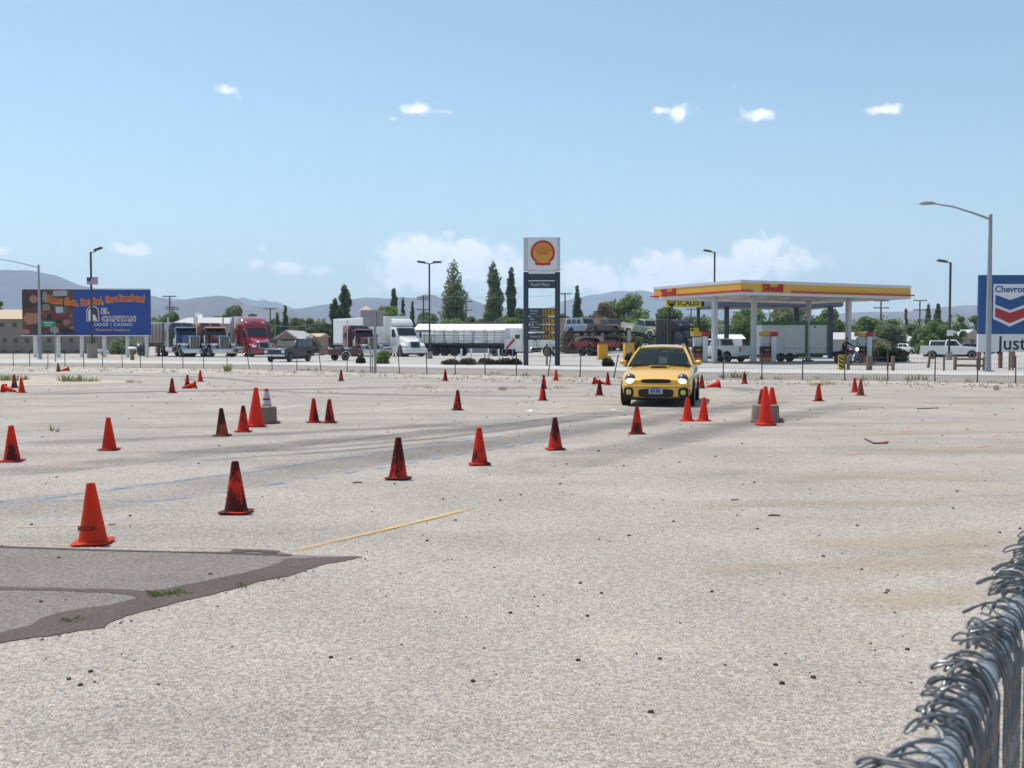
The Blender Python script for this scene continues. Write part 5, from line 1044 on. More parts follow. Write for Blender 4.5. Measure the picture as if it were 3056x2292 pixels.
for (v0, v1, l1, l2, pr) in [(919, 943, 'Regular', 'Gasoline', '251'), (945, 967, 'Plus', 'Gasoline', '261'), (970, 991, 'V-Power', 'Gasoline', '271'), (994, 1015, 'Diesel #2', '', '255')]:
    pn = bx('price_panel', CHAR, py, -iw, iw, -.16, .16, hz_(v1) + .02, hz_(v0) - .02); zc2 = (hz_(v0) + hz_(v1)) / 2
    bx('price_field', PRY, pn, .06, iw - .03, -.175, -.16, hz_(v1) + .06, hz_(v0) - .06)
    text('grade_lettering', l1, .19, PALET, pn, (-iw + .08, -.165, zc2 + (.09 if l2 else 0)), extrude=.004, offset=.004, align='LEFT')
    if l2: text('grade_lettering', l2, .14, PALET, pn, (-iw + .08, -.165, zc2 - .11), extrude=.004, offset=.003, align='LEFT')
    for i, ch in enumerate(pr): text('price_digit', ch, .44, PRK, pn, (.18 + i * .21, -.178, zc2), extrude=.003, offset=.014, sx=.8)
    text('price_digit', '9', .20, PRK, pn, (.80, -.178, zc2 + .1), extrude=.003, offset=.006)
# ---- main canopy
Nn = P(2211, 884, 73.0); a = R(27); cn = thing('station_canopy', 'white and yellow filling station canopy with red lettering on white columns', 'canopy', (Nn.x, Nn.y, 0), a)
z0 = P(2211, 879, 73.0).z; z1 = P(2211, 835, 73.0).z; LX, LY = 16.6, 10.6                      # local: +x along the right face, +y along the left face
H_ = z1 - z0
bx('soffit', M('soffit_white', (0.55, 0.50, 0.47), .6, var=.1, dirt=.25), cn, .05, LX - .05, .05, LY - .05, z0 + .02, z0 + .12)
bx('roof_deck', TRIM, cn, .05, LX - .05, .05, LY - .05, z1 - .12, z1 - .03)
for nm, za, zb_, mt, o_ in (('lower_trim', 0, .18, TRIM, .02), ('yellow_fascia', .18, .80, SY, 0.0), ('upper_trim', .80, 1.0, TRIM, .03)):
    zA, zB = z0 + H_ * za, z0 + H_ * zb_
    bx(nm, mt, cn, -o_, LX + o_, -o_, .05, zA, zB); bx(nm, mt, cn, -o_, LX + o_, LY - .05, LY + o_, zA, zB); bx(nm, mt, cn, -o_, .05, .0505, LY - .0505, zA, zB); bx(nm, mt, cn, LX - .05, LX + o_, .0505, LY - .0505, zA, zB)
zr = z0 + H_ * .22
def seg(x0, x1, face):
    if face == 'r': bx('red_band', SR, cn, x0, x1, -.13, -.002, zr, zr + H_ * .10)
    else: bx('red_band', SR, cn, -.13, -.002, x0, x1, zr, zr + H_ * .10)
seg(.0, 1.0, 'r'); seg(4.6, LX + .3, 'r'); seg(-.13, LY - 3.2, 'l'); seg(LY - .7, LY + .35, 'l')
for x, y, rz in ((2.85, -.05, 0), (-.05, LY - 2.0, R(-90))):
    o = obj('canopy_lettering', text_mesh('canopy_lettering', 'Shell', H_ * .74, SR, extrude=.06, offset=.014, sx=1.35), cn, (x, y, z0 + H_ * .47)); o.rotation_euler = (R(90), 0, rz)
def loc_c(p): q = Vector((p.x - Nn.x, p.y - Nn.y, 0)); q.rotate(Matrix.Rotation(-a, 3, 'Z')); return q
for (u, Y) in ((2132, 76.5), (2249, 77.5), (2412, 84.0), (2531, 80.0)):
    q = loc_c(P(u, 1024, Y)); c = bx('column', COLW, cn, q.x - .17, q.x + .17, q.y - .17, q.y + .17, 0, z0 + .02, bevel=.03)
    bx('column_base', CONC, c, q.x - .3, q.x + .3, q.y - .3, q.y + .3, .01, .16)
for k in range(6): bx('soffit_lamp', SWH, cn, 2 + k * 2.4, 2.7 + k * 2.4, 3.2, 3.9, z0 - .03, z0 + .02); bx('soffit_lamp', SWH, cn, 2 + k * 2.4, 2.7 + k * 2.4, 7.0, 7.7, z0 - .03, z0 + .02)
# ---- truck canopy behind
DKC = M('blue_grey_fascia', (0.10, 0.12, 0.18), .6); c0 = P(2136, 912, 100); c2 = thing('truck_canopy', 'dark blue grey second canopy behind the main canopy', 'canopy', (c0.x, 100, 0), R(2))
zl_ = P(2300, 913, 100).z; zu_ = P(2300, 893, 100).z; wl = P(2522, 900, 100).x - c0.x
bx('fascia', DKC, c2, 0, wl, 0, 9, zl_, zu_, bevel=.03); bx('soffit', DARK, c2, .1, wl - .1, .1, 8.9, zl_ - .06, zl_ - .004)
for x, yy in ((P(2171, 950, 102).x, 2.0), (P(2383, 950, 104).x, 4.0), (P(2485, 950, 102).x, 2.0)): bx('column', CHAR, c2, x - c0.x - .2, x - c0.x + .2, yy - .2, yy + .2, 0, zl_ - .06)
# ---- fuel pumps
def pump(u, v, label):
    t = thing('fuel_pump', label, 'fuel pump', G(u, v), R(6), 'fuel pumps under the canopy'); b = lambda nm, mt, *a, **kk: bx(nm, mt, t, *a, **kk)
    b('lower_cabinet', M('pump_orange', (0.55, 0.24, 0.04), .5), -.55, .15, -.3, .3, 0, .38); b('lower_panel', M('pump_red', (0.28, 0.05, 0.05), .5), -.54, .14, -.305, .3, .38, .75); b('display_cabinet', PRK, -.55, .15, -.3, .3, .75, 1.25)
    sc2 = b('screen', M('pump_screen', (0.02, 0.025, 0.03), .15), -.45, .05, -.315, -.3, .9, 1.2); bx('yellow_card', SY, sc2, -.33, -.07, -.325, -.315, .93, 1.07)
    b('upper_cabinet', SG, -.5, .1, -.2, .2, 1.25, 1.95); b('side_column', SWH, .16, .55, -.32, .32, .0, 2.02, bevel=.03)
    tp = b('topper', SY, -.62, .06, -.33, .33, 2.02, 2.36, bevel=.02); bx('red_topper', SR, tp, .065, .68, -.335, .335, 2.02, 2.36, bevel=.02)
    for s in (-1, 1): MB().sweep([(s * .2 - .2, -.33, 1.5), (s * .25 - .2, -.5, 1.0), (s * .28 - .2, -.45, .4), (s * .3 - .2, -.33, .95)], .018, 5).build('hose', BLACK, t)
    b('island', CONC, -1.0, 1.0, -.7, .7, .006, .12); b('nozzle', BLACK, -.28, -.18, -.38, -.3, 1.0, 1.2)
pump(2088, 1083, 'fuel pump just behind the roof of the yellow car'); pump(2291, 1083, 'fuel pump in front of the white enclosed trailer'); pump(2576, 1081, 'fuel pump next to the black clad motorcycle rider')
# ---- weigh scale sign
Ys = 92.0; sA = P(1986, 918, Ys); sB = P(2092, 918, Ys); ss = thing('scale_sign', 'yellow truck scale sign with black shield on two dark posts', 'sign', ((sA.x + sB.x) / 2, Ys, 0)); sw = (sB.x - sA.x) / 2; zb_ = P(2040, 917, Ys).z; zt_ = P(2040, 872, Ys).z
YB = M('scale_yellow', (0.72, 0.56, 0.03), .5, var=.04)
pb = bx('board', YB, ss, -sw, sw, -.15, .15, zb_, zt_); bx('end_cap', PRK, ss, sw, sw + .25, -.2, .2, zb_ + .05, zt_)
for u in (1998, 2085): x = P(u, 950, Ys).x - ss.location.x; bx('post', DARK, ss, x - .13, x + .13, .02, .28, 0, zb_ + .4)
text('lettering', 'SCALES', .66, PRK, pb, (.42, -.155, zb_ + .37), extrude=.004, offset=.016, sx=.92); BRN = M('sign_brown', (0.3, 0.18, 0.03), .6)
for k in range(3): bx('small_print', BRN, pb, .05 + k * .34, .31 + k * .34, -.156, -.150, zb_ + .05, zb_ + .11)
shx = -sw + .52; sp = [(-.36, .60), (.36, .60), (.38, .1), (.28, -.25), (0, -.5), (-.28, -.25), (-.38, .1)]
sh = flat('shield', [(x + shx, z + zb_ + .46) for x, z in sp], -.165, PRK, ss, .012); text('shield_lettering', 'CAT', .34, YB, sh, (shx, -.17, zb_ + .46), extrude=.003, offset=.01, sx=.8)
# small yellow scale notice
p = P(2072, 1024, 84); sn = thing('notice_board', 'small yellow notice board on a post by the scale sign', 'sign', (p.x, 84, 0)); za, zb2 = P(2070, 1001, 84).z, P(2070, 979, 84).z
bx('board', YB, sn, -.33, .36, -.05, .05, za, zb2); bx('board_back', PRK, sn, -.40, .40, .051, .08, za - .04, zb2 + .04); bx('post', DARK, sn, -.05, .05, .081, .16, 0, zb2)
bx('print_block', PRK, sn, -.26, -.06, -.056, -.0505, za + .36, za + .52); bx('print_block', PRK, sn, -.26, -.12, -.056, -.0505, za + .12, za + .26); bx('print_block', SR, sn, .02, .28, -.056, -.0505, za + .2, za + .26)
bx('height_bar', YB, None, 0, .08, 0, .08, 0, 3.0).location = P(1995, 1024, 96) * Vector((1, 1, 0)) if False else (P(1995, 1024, 96).x, 96, 0)
tag(bpy.data.objects['height_bar'], 'slim yellow clearance bar beside the left scale sign post', 'clearance bar')
# yellow bollard boxes, bushes are built with the plants
YBX = M('bollard_yellow', (0.72, 0.36, 0.02), .55, dirt=.15)
for u, v, h, lab in ((1798, 1073, 2.0, 'yellow steel guard box left of the car carrier'), (1876, 1076, 2.1, 'yellow steel guard box half hidden by the yellow car')):
    t = thing('guard_box', lab, 'bollard', G(u, v), R(12), 'yellow guard boxes'); hh = (v - (1028 if u < 1850 else 1024)) / ((v - HOR) / CH)
    bx('box', YBX, t, -.42, .42, -.3, .3, .05, hh, bevel=.03); bx('cap', YBX, t, -.44, .44, -.32, .32, hh, hh + .04); bx('foot', CONC, t, -.5, .5, -.4, .4, .005, .05)
# black bin at column, grey barrel
p = G(2143, 1080); t = thing('litter_bin', 'black round litter bin at the foot of the left canopy column', 'litter bin', p)
MB().lathe([(.36, .02), (.40, .1), (.42, .75), (.38, .80)], 20).build('drum', BLACK, t, smooth=True); MB().lathe([(.39, .80), (.36, .93), (.15, 1.02), (.02, 1.03)], 20).build('lid', BLACK, t, smooth=True)
# ---- large fuel brand board at the right
Yc = G(2950, 1098).y; xL = P(2919, 900, Yc).x; zA, zB, zC = P(2950, 1050, Yc).z, P(2950, 997, Yc).z, P(2950, 821, Yc).z; xC = P(3012, 900, Yc).x; xR = xC + (xC - xL)
ch = thing('fuel_billboard', 'large blue and white roadside board with red and blue chevrons at the right edge', 'sign', (xC, Yc, 0)); CB = M('board_blue', (0.012, 0.075, 0.24), .5, var=.05); CW = M('board_white', (0.68, 0.69, 0.72), .5, var=.04); CR = M('board_red', (0.40, 0.02, 0.03), .5)
hw2 = xR - xC; bx('blue_panel', CB, ch, -hw2, hw2, -.1, .1, zB, zC); bx('white_panel', CW, ch, -hw2, hw2, -.1, .1, zA, zB - .003); bx('back_frame', GREYP, ch, -hw2 + .1, hw2 - .1, .101, .25, zA + .2, zC - .2)
zz = lambda v: P(3012, v, Yc).z; kx = Yc / F * .985
lw = (3012 - 2961) * kx * 1.0
bx('emblem_field', CW, ch, -lw, lw, -.125, -.10, zz(950), zz(848)); flat('emblem_point', [(-lw, zz(950)), (lw, zz(950)), (lw, zz(951)), (0, zz(975)), (-lw, zz(951))], -.1245, CW, ch, .024)
cw_ = lw * .88
flat('blue_chevron', [(-cw_, zz(880)), (0, zz(896)), (cw_, zz(880)), (cw_, zz(909)), (0, zz(926)), (-cw_, zz(909))], -.14, CB, ch, .014); flat('red_chevron', [(-cw_, zz(918)), (0, zz(934)), (cw_, zz(918)), (cw_, zz(946)), (0, zz(965)), (-cw_, zz(946))], -.14, CR, ch, .014)
text('brand_lettering', 'Chevron', .55, CB, ch, (0.02, -.13, zz(864)), extrude=.004, offset=.014, sx=.98); text('lettering', 'Just', 1.15, PRK, ch, ((2978 - 3012) * kx, -.105, zz(1026)), extrude=.004, offset=.012, align='LEFT')
for x in (-.9 * hw2, -.2 * hw2, .2 * hw2, .9 * hw2): bx('leg', WOOD, ch, x - .1, x + .1, .12, .3, 0, zA + .3)
# ---- casino billboard at the left
Yb = 112.0; uL, uR = 72, 446; xA, xB = P(uL, 900, Yb).x, P(uR, 900, Yb).x; bz = lambda v: P(260, v, Yb).z
bb = thing('billboard', 'wide blue casino billboard with a photo panel and wavy red lettering', 'billboard', ((xA + xB) / 2, Yb, 0), R(3)); hb = (xB - xA) / 2; px = lambda u: (u - (uL + uR) / 2) * Yb / F
BBL = M('billboard_blue', (0.012, 0.055, 0.29), .5, var=.05); bx('blue_face', BBL, bb, -hb, hb, -.12, .12, bz(1000), bz(864)); bx('catwalk', SWH, bb, -hb, hb, -.6, -.13, bz(1003), bz(1000) - .01); bx('top_lamp_rail', SWH, bb, -hb, hb, -.2, .15, bz(863), bz(860.5))
for u in (103, 170, 239, 305, 373, 430): bx('leg', SWH, bb, px(u) - .17, px(u) + .17, .2, .55, 0, bz(1001), bevel=.03)
# printed photo panel: soft coloured shapes
def ell(nm, u, v, ru, rv, col, y, pn, n=22):
    k0 = random.random() * 50; rad = lambda i: 1 + .20 * noise.noise(Vector((math.cos(2 * math.pi * i / n) * 1.3 + k0, math.sin(2 * math.pi * i / n) * 1.3, u * .1)))
    pw = .45 if col.name in SQ else 1.0; sp = lambda c: math.copysign(abs(c) ** pw, c)
    return flat(nm, [(px(min(221, max(73, u + ru * rad(i) * sp(math.cos(2 * math.pi * i / n))))), bz(min(997, max(867, v + rv * rad(i) * sp(math.sin(2 * math.pi * i / n)))))) for i in range(n)], y, col, pn, .004)
SQ = {'print_139_886', 'print_184_876', 'print_184_926', 'print_181_924', 'print_142_918', 'print_181_946', 'print_166_985', 'print_142_934'}
def printmat():
    m, t, b = newmat('print_photo'); co = N(t, 'ShaderNodeTexCoord'); nz = N(t, 'ShaderNodeTexNoise'); nz.inputs['Scale'].default_value = .95; nz.inputs['Detail'].default_value = 3; nz.inputs['Distortion'].default_value = .8
    t.links.new(co.outputs['Object'], nz.inputs['Vector']); t.links.new(ramp(t, nz.outputs[0], [(.30, (.015, .012, .016)), (.45, (.075, .025, .018)), (.54, (.20, .07, .045)), (.60, (.06, .02, .015)), (.70, (.30, .17, .13))]), b.inputs['Base Color']); b.inputs['Roughness'].default_value = .5; return m
pp = bx('photo_panel', printmat(), bb, px(72), px(222), -.135, -.12, bz(998), bz(866))
yy_ = -.1365
for u, v, ru, rv, c in [(98, 910, 34, 34, (.045, .02, .015)), (106, 893, 13, 12, (.34, .15, .115)), (98, 948, 22, 24, (.40, .165, .11)), (104, 926, 30, 9, (.10, .028, .018)), (112, 980, 30, 13, (.085, .022, .014)), (82, 990, 12, 8, (.45, .17, .10)), (139, 886, 7, 16, (.26, .23, .21)), (184, 876, 22, 9, (.34, .35, .40)), (184, 926, 17, 13, (.16, .10, .10)), (181, 924, 11, 9, (.42, .46, .50)), (142, 918, 11, 9, (.24, .20, .18)), (181, 946, 24, 6, (.20, .015, .015)), (176, 960, 12, 5, (.02, .015, .015)), (199, 963, 9, 9, (.36, .14, .11)), (166, 985, 13, 9, (.28, .27, .30)), (142, 934, 10, 5, (.26, .025, .018)), (200, 988, 18, 9, (.015, .015, .02)), (150, 955, 8, 14, (.02, .018, .02))]:
    yy_ -= .0045; ell('print_shape', u, v, ru, rv, M('print_%d_%d' % (u, v), c, .5, var=.3, scale=1.2), yy_, pp)
# wavy headline: letters one by one along a wave
HY = M('headline_yellow', (0.80, 0.45, 0.03), .5); HR = M('headline_red', (0.62, 0.05, 0.02), .5); line = 'Newest Slots, Best Food, Great Room Rates!'
wave = lambda u: 896.5 + 6.5 * math.sin((u - 165) / 290 * 2 * math.pi)
u0, u1 = 150, 431; n = len(line)
for i, chh in enumerate(line):
    u = u0 + (u1 - u0) * (i + .5) / n; sl = math.atan((wave(u + 3) - wave(u - 3)) / 6)
    if chh == ' ': continue
    for mt, off, yy, sz in ((HY, .075, -.130, 1.0), (HR, .024, -.142, 1.0)):
        o = text('headline_letter', chh, 1.0 * sz, mt, bb, (px(u), yy - (.10 if u < 224 else 0), bz(wave(u))), extrude=.004, offset=off, sx=.62); o.rotation_euler = (R(90), sl, 0)
LW_ = M('logo_white', (0.72, 0.68, 0.72), .5); LM = M('logo_maroon', (0.10, 0.03, 0.09), .5)
for tx_, u, v, sz in (('EL', 313, 929, .72), ('CAPITAN', 353, 952, .72)):
    text('name_lettering', tx_, sz, LW_, bb, (px(u), -.130, bz(v)), extrude=.003, offset=.075, sx=1.05 if tx_ != 'EL' else 1.0, space=1.18); text('name_lettering', tx_, sz, LM, bb, (px(u), -.142, bz(v)), extrude=.003, offset=.008, sx=1.05 if tx_ != 'EL' else 1.0, space=1.18)
text('small_lettering', 'LODGE | CASINO', .46, LW_, bb, (px(333), -.13, bz(969)), extrude=.003, offset=.006, sx=1.12, space=1.1); text('small_lettering', 'Downtown Hawthorne', .40, HY, bb, (px(335), -.13, bz(984.5)), extrude=.003, offset=.004, sx=.95)
ar = lambda r, rz_, y0: [(px(277 + r * math.cos(R(180 * i / 14))), bz(931 - rz_ * math.sin(R(180 * i / 14)))) for i in range(15)] + [(px(277 - r), bz(y0)), (px(277 + r), bz(y0))]
flat('arch_emblem', ar(18.5, 18, 959), -.135, LW_, bb, .014); flat('arch_emblem_inner', ar(16, 15.5, 957), -.141, LM, bb, .005)
flat('arch_emblem_figure', [(px(264), bz(956)), (px(264), bz(928)), (px(272), bz(921)), (px(276), bz(938)), (px(284), bz(940)), (px(290), bz(956))], -.147, LW_, bb, .005)
# ---- street lamps with long arms
LAMPM = M('lamp_pole_grey', (0.30, 0.31, 0.34), .5, .3, var=.1)
def street_lamp(u, v, vt, arm, label):
    g = G(u, v); z = P(u, vt, g.y).z; t = thing('street_lamp', label, 'street lamp', g, 0, 'street lamps with long arms')
    MB().tube((0, 0, 0), (0, 0, z), .16, .09, n=14).build('pole', LAMPM, t, smooth=True); bx('base_plate', LAMPM, t, -.25, .25, -.25, .25, 0, .05); MB().ball((0, 0, z), .10, 10, 6).build('cap', LAMPM, t)
    MB().sweep([(0, 0, z - .2), (-arm * .3, 0, z + .12), (-arm * .65, 0, z + .45), (-arm, 0, z + .62)], [.06, .05, .045, .035], 8).build('arm', LAMPM, t, smooth=True)
    MB().ball((-arm - .35, 0, z + .64), (.48, .17, .10), 14, 8).build('lamp_head', LAMPM, t, smooth=True)
street_lamp(2948, 1109, 643, 3.0, 'tall grey street lamp in front of the chevron board, arm to the left'); street_lamp(120, 1072, 792, 4.2, 'slim grey street lamp in front of the casino billboard, arm leaving the frame')
# ---- area lights of the truck stop
DPO = M('lamp_post_dark', (0.055, 0.05, 0.045), .6, .2); LHD = M('lamp_head_bronze', (0.06, 0.045, 0.04), .5)
def area_light(u, Y, vt, kind, label):
    g = P(u, 1024, Y); z = P(u, vt, Y).z; t = thing('area_light', label, 'lamp post', (g.x, Y, 0), 0, 'dark lamp posts of the truck stop')
    bx('post', DPO, t, -.075, .075, -.075, .075, 0, z); MB().tube((0, 0, 0), (0, 0, 1.45 if u < 300 else .7), .5 if u < 300 else .28, n=14).build('footing', CONC, t, smooth=True)
    hd = [(1, 20)] if kind == 'r' else [(-1, 10)] if kind == 'l' else [(-1, 8), (1, 0)]
    for s, tl in hd:
        MB().tube((0, 0, z - .05), (s * .5, 0, z + .05), .05, n=6).build('bracket', DPO, t)
        h = MB().box(-.40, .40, -.25, .25, -.09, .09); h.xf(Matrix.Translation((s * .75, 0, z + .12 + (.18 if tl == 20 else 0))) @ Matrix.Rotation(R(-tl * s), 4, 'Y')).build('lamp_head', LHD, t, bevel=.04)
area_light(275, 104, 752, 'r', 'dark lamp post in front of the casino billboard, head to the right'); area_light(1282, 100, 786, 'b', 'dark lamp post with two heads left of the tall poplars'); area_light(2131, 108, 752, 'l', 'dark lamp post rising behind the canopy roof'); area_light(2833, 92, 783, 'l', 'dark lamp post left of the chevron board')
p = P(2833, 1024, 91.7); bx('plate', SWH, bpy.data.objects['area_light.003'] if 'area_light.003' in bpy.data.objects else None, -.28, .28, -.16, -.13, P(2833, 1002, 92).z, P(2833, 985, 92).z)
# flag hung on the left lamp post
fz0, fz1 = P(275, 849, 103.6).z, P(275, 829, 103.6).z; fx0, fx1 = P(259, 840, 103.6).x, P(292, 840, 103.6).x; fl_ = thing('flag', 'small striped flag with blue corner fixed to the left lamp post', 'flag', (fx0, 103.6, 0)); fw = fx1 - fx0; FR = M('flag_red', (0.35, 0.05, 0.06), .8); FWh = M('flag_white', (0.62, 0.60, 0.62), .8); FB = M('flag_blue', (0.04, 0.05, 0.16), .8)
for k in range(13): bx('stripe', FR if k % 2 == 0 else FWh, fl_, (fw * .4 if k < 7 else 0), fw, -.02, .02, fz1 - (k + 1) * (fz1 - fz0) / 13, fz1 - k * (fz1 - fz0) / 13 - .002)
bx('canton', FB, fl_, 0, fw * .4 - .002, -.022, .02, fz1 - 7 * (fz1 - fz0) / 13 + .002, fz1); bx('rod', DPO, fl_, -.05, fw + .05, .021, .06, fz1 + .002, fz1 + .05)
# ---- back of a road sign, two posts
Yr = G(1114, 1111).y; rs2 = thing('road_sign', 'large road sign seen from its unpainted back left of the white semi', 'road sign', (P(1114, 1000, Yr).x, Yr, 0)); q = lambda v: P(1114, v, Yr).z; ALU = M('bare_aluminium', (0.36, 0.35, 0.36), .5, .4, var=.1)
w1 = (1151 - 1077) / 2 * Yr / F; bx('upper_panel', ALU, rs2, -w1, w1, -.02, .02, q(937), q(925)); bx('lower_panel', ALU, rs2, -w1 + .12, w1 - .12, -.02, .02, q(973), q(938)); 
for z in (937, 972): bx('stiffener', GREYP, rs2, -w1 + .1, w1 - .1, -.07, -.021, q(z) - .04, q(z) + .03)
bx('post', GREYP, rs2, .05, .17, -.16, -.071, 0, q(930)); bx('post', GREYP, rs2, -.17, -.11, -.14, -.071, 0, 1.35)
# green place sign
Yg = G(145, 1080).y; t = thing('green_sign', 'small green place name sign in front of the billboard photo', 'road sign', (P(145, 1000, Yg).x, Yg, 0)); q = lambda v: P(145, v, Yg).z; GS = M('sign_green', (0.01, 0.20, 0.10), .5); w1 = 20 * Yg / F
bx('panel', GS, t, -w1, w1, -.02, .02, q(976), q(957)); bx('post', GREYP, t, .45, .53, .021, .08, 0, q(957)); bx('print_line', SWH, t, -w1 * .7, w1 * .75, -.024, -.0205, q(964.5), q(962)); bx('print_line', SWH, t, -w1 * .5, w1 * .5, -.024, -.0205, q(971.5), q(969.5))
# sign seen edge on, left of the yellow car
Yq = G(1878, 1090).y; t = thing('road_sign', 'grey sign seen almost edge on in front of the right guard box', 'road sign', (P(1878, 1000, Yq).x, Yq, 0)); q = lambda v: P(1878, v, Yq).z
MB().ball((0, 0, (q(985) + q(1019)) / 2), (.13, .05, (q(985) - q(1019)) / 2), 14, 10).build('panel', GREYP, t, smooth=True); bx('post', GREYP, t, -.05, .05, .03, .09, 0, q(990))
# stop sign seen tilted by the flatbed, small red notice
Yq = G(1526, 1086).y; t = thing('leaning_sign', 'white sign with a red slash leaning on a post before the flatbed', 'road sign', (P(1523, 1000, Yq).x, Yq, 0)); q = lambda v: P(1523, v, Yq).z
bx('panel', SWH, t, -.42, .42, -.03, .03, q(1042), q(1011)); bx('post', GREYP, t, .12, .2, .031, .1, 0, q(1005)); MB().box(-.45, .45, -.045, -.031, -.08, .08).xf(Matrix.Translation((0, 0, (q(1042) + q(1011)) / 2)) @ Matrix.Rotation(R(-50), 4, 'Y')).build('slash', SR, t)
Yq = G(1514, 1086).y - .6; t = thing('notice', 'small red and white notice at the foot of the juniper bed', 'sign', (P(1514, 1000, Yq).x, Yq, 0)); q = lambda v: P(1514, v, Yq).z
bx('panel', SR, t, -.2, .2, -.02, .02, q(1086), q(1068)); bx('symbol', SWH, t, -.12, .12, -.03, -.021, q(1082), q(1072)); bx('symbol_bar', PRK, t, -.04, .04, -.036, -.031, q(1081), q(1073)); bx('stake', GREYP, t, -.03, .03, .021, .06, 0, q(1072))
# slim post before the right pylon pillar
t = tag(bx('marker_post', WOOD, None, -.06, .06, -.06, .06, 0, 1.45), 'slim brown post just left of the right pylon pillar', 'post'); t.location = G(1632, 1091)
for i, (u, v, lab) in enumerate([(1377, 1074, 'leftmost white marker post before the juniper bed'), (1406, 1074, 'second white marker post before the juniper bed'), (1458, 1074, 'third white marker post before the juniper bed'), (1488, 1074, 'rightmost white marker post before the juniper bed')]):
    o = MB().tube((0, 0, 0), (0, 0, .9), .09, n=10).tube((0, 0, .9), (0, 0, .96), .09, .02, n=10).build('marker_post', SWH, None, smooth=True); o.location = G(u, v - 3); tag(o, lab, 'post', 'white marker posts')
# ---- wooden rail barriers and striped marker
def rail(ps, label, hz2=(.25, .62)):
    g = G(*ps[0]); t = thing('wooden_rail', label, 'barrier', g, 0, 'wooden rail barriers')
    qs = [G(*p_) - g for p_ in ps]
    for q_ in qs: MB().box(q_.x - .075, q_.x + .075, q_.y - .08, q_.y + .08, 0, .80).build('post', WOOD, t, bevel=.02)
    for z in hz2:
        for a_, b_ in zip(qs[:-1], qs[1:]): MB().tube(a_ + Vector((0, 0, z)), b_ + Vector((0, 0, z)), .06, n=8).build('rail_bar', WOOD, t)
rail([(2531, 1104), (2590, 1105), (2598, 1105), (2665, 1106)], 'low brown wooden rail right of the striped marker', (.32,)); rail([(2850, 1104), (2920, 1105), (2938, 1105)], 'low brown wooden rail just left of the big street lamp')
t = thing('wooden_post', 'single leaning brown wooden post left of the white work pickup', 'post', G(2770, 1098)); MB().tube((0, 0, 0), (.10, 0, .80), .085, n=8).build('post', WOOD, t); bx('cap', WOOD, t, .02, .18, -.08, .08, .79, .82)
OM = M('marker_yellow', (0.62, 0.36, 0.03), .5); p = G(2512, 1104); t = thing('object_marker', 'yellow and black diagonal striped marker board before the motorcycle', 'road sign', p); bx('board', OM, t, -.19, .19, -.04, .04, .03, .86)
for k in range(4):
    z = .24 + .21 * k; b = [(-.19, min(.86, z)), (-.19, min(.86, z + .10)), (.19, max(.03, min(.86, z + .10 - .20))), (.19, max(.03, z - .20))]; flat('black_stripe', b, -.052, PRK, t, .01)
bx('stake', GREYP, t, -.05, .05, .041, .1, 0, .8)
for i, (u, v, h, lab) in enumerate([(2649, 1105, 1.2, 'thin dark steel stake among the wooden rails'), (2817, 1107, .85, 'thin dark steel stake left of the right wooden rail'), (3012, 1106, 1.1, 'left thin wooden stake under the chevron board'), (3022, 1106, 1.1, 'right thin wooden stake under the chevron board')]):
    o = MB().tube((0, 0, 0), (0, 0, h), .045, n=6).tube((0, 0, h), (0, 0, h + .03), .045, .01, n=6).build('stake', POSTM if i < 2 else WOOD, None); o.location = G(u, v); tag(o, lab, 'post')
# left roadside bits: white mailbox like barrel and tipped white board
t = thing('white_barrel', 'white topped rusty barrel post in front of the dump trailer', 'barrel', G(395, 1074)); MB().lathe([(.16, 0), (.18, .1), (.16, .8), (.18, 1.0)], 14).build('drum', M('rusty_tan', (0.25, 0.16, 0.07), .8, var=.4), t, smooth=True); MB().ball((0, 0, 1.05), (.42, .35, .13), 14, 8).build('white_top', SWH, t, smooth=True)
t = thing('fallen_board', 'white board lying tilted on the dirt below the billboard', 'board', G(303, 1062)); MB().box(-.9, .9, -.04, .04, -.35, .35).xf(Matrix.Translation((0, 0, .55)) @ Matrix.Rotation(R(10), 4, 'Y') @ Matrix.Rotation(R(55), 4, 'X')).build('board', SWH, t); MB().tube((0, .1, 0), (0, .1, .55), .06, n=6).build('prop', GREYP, t)
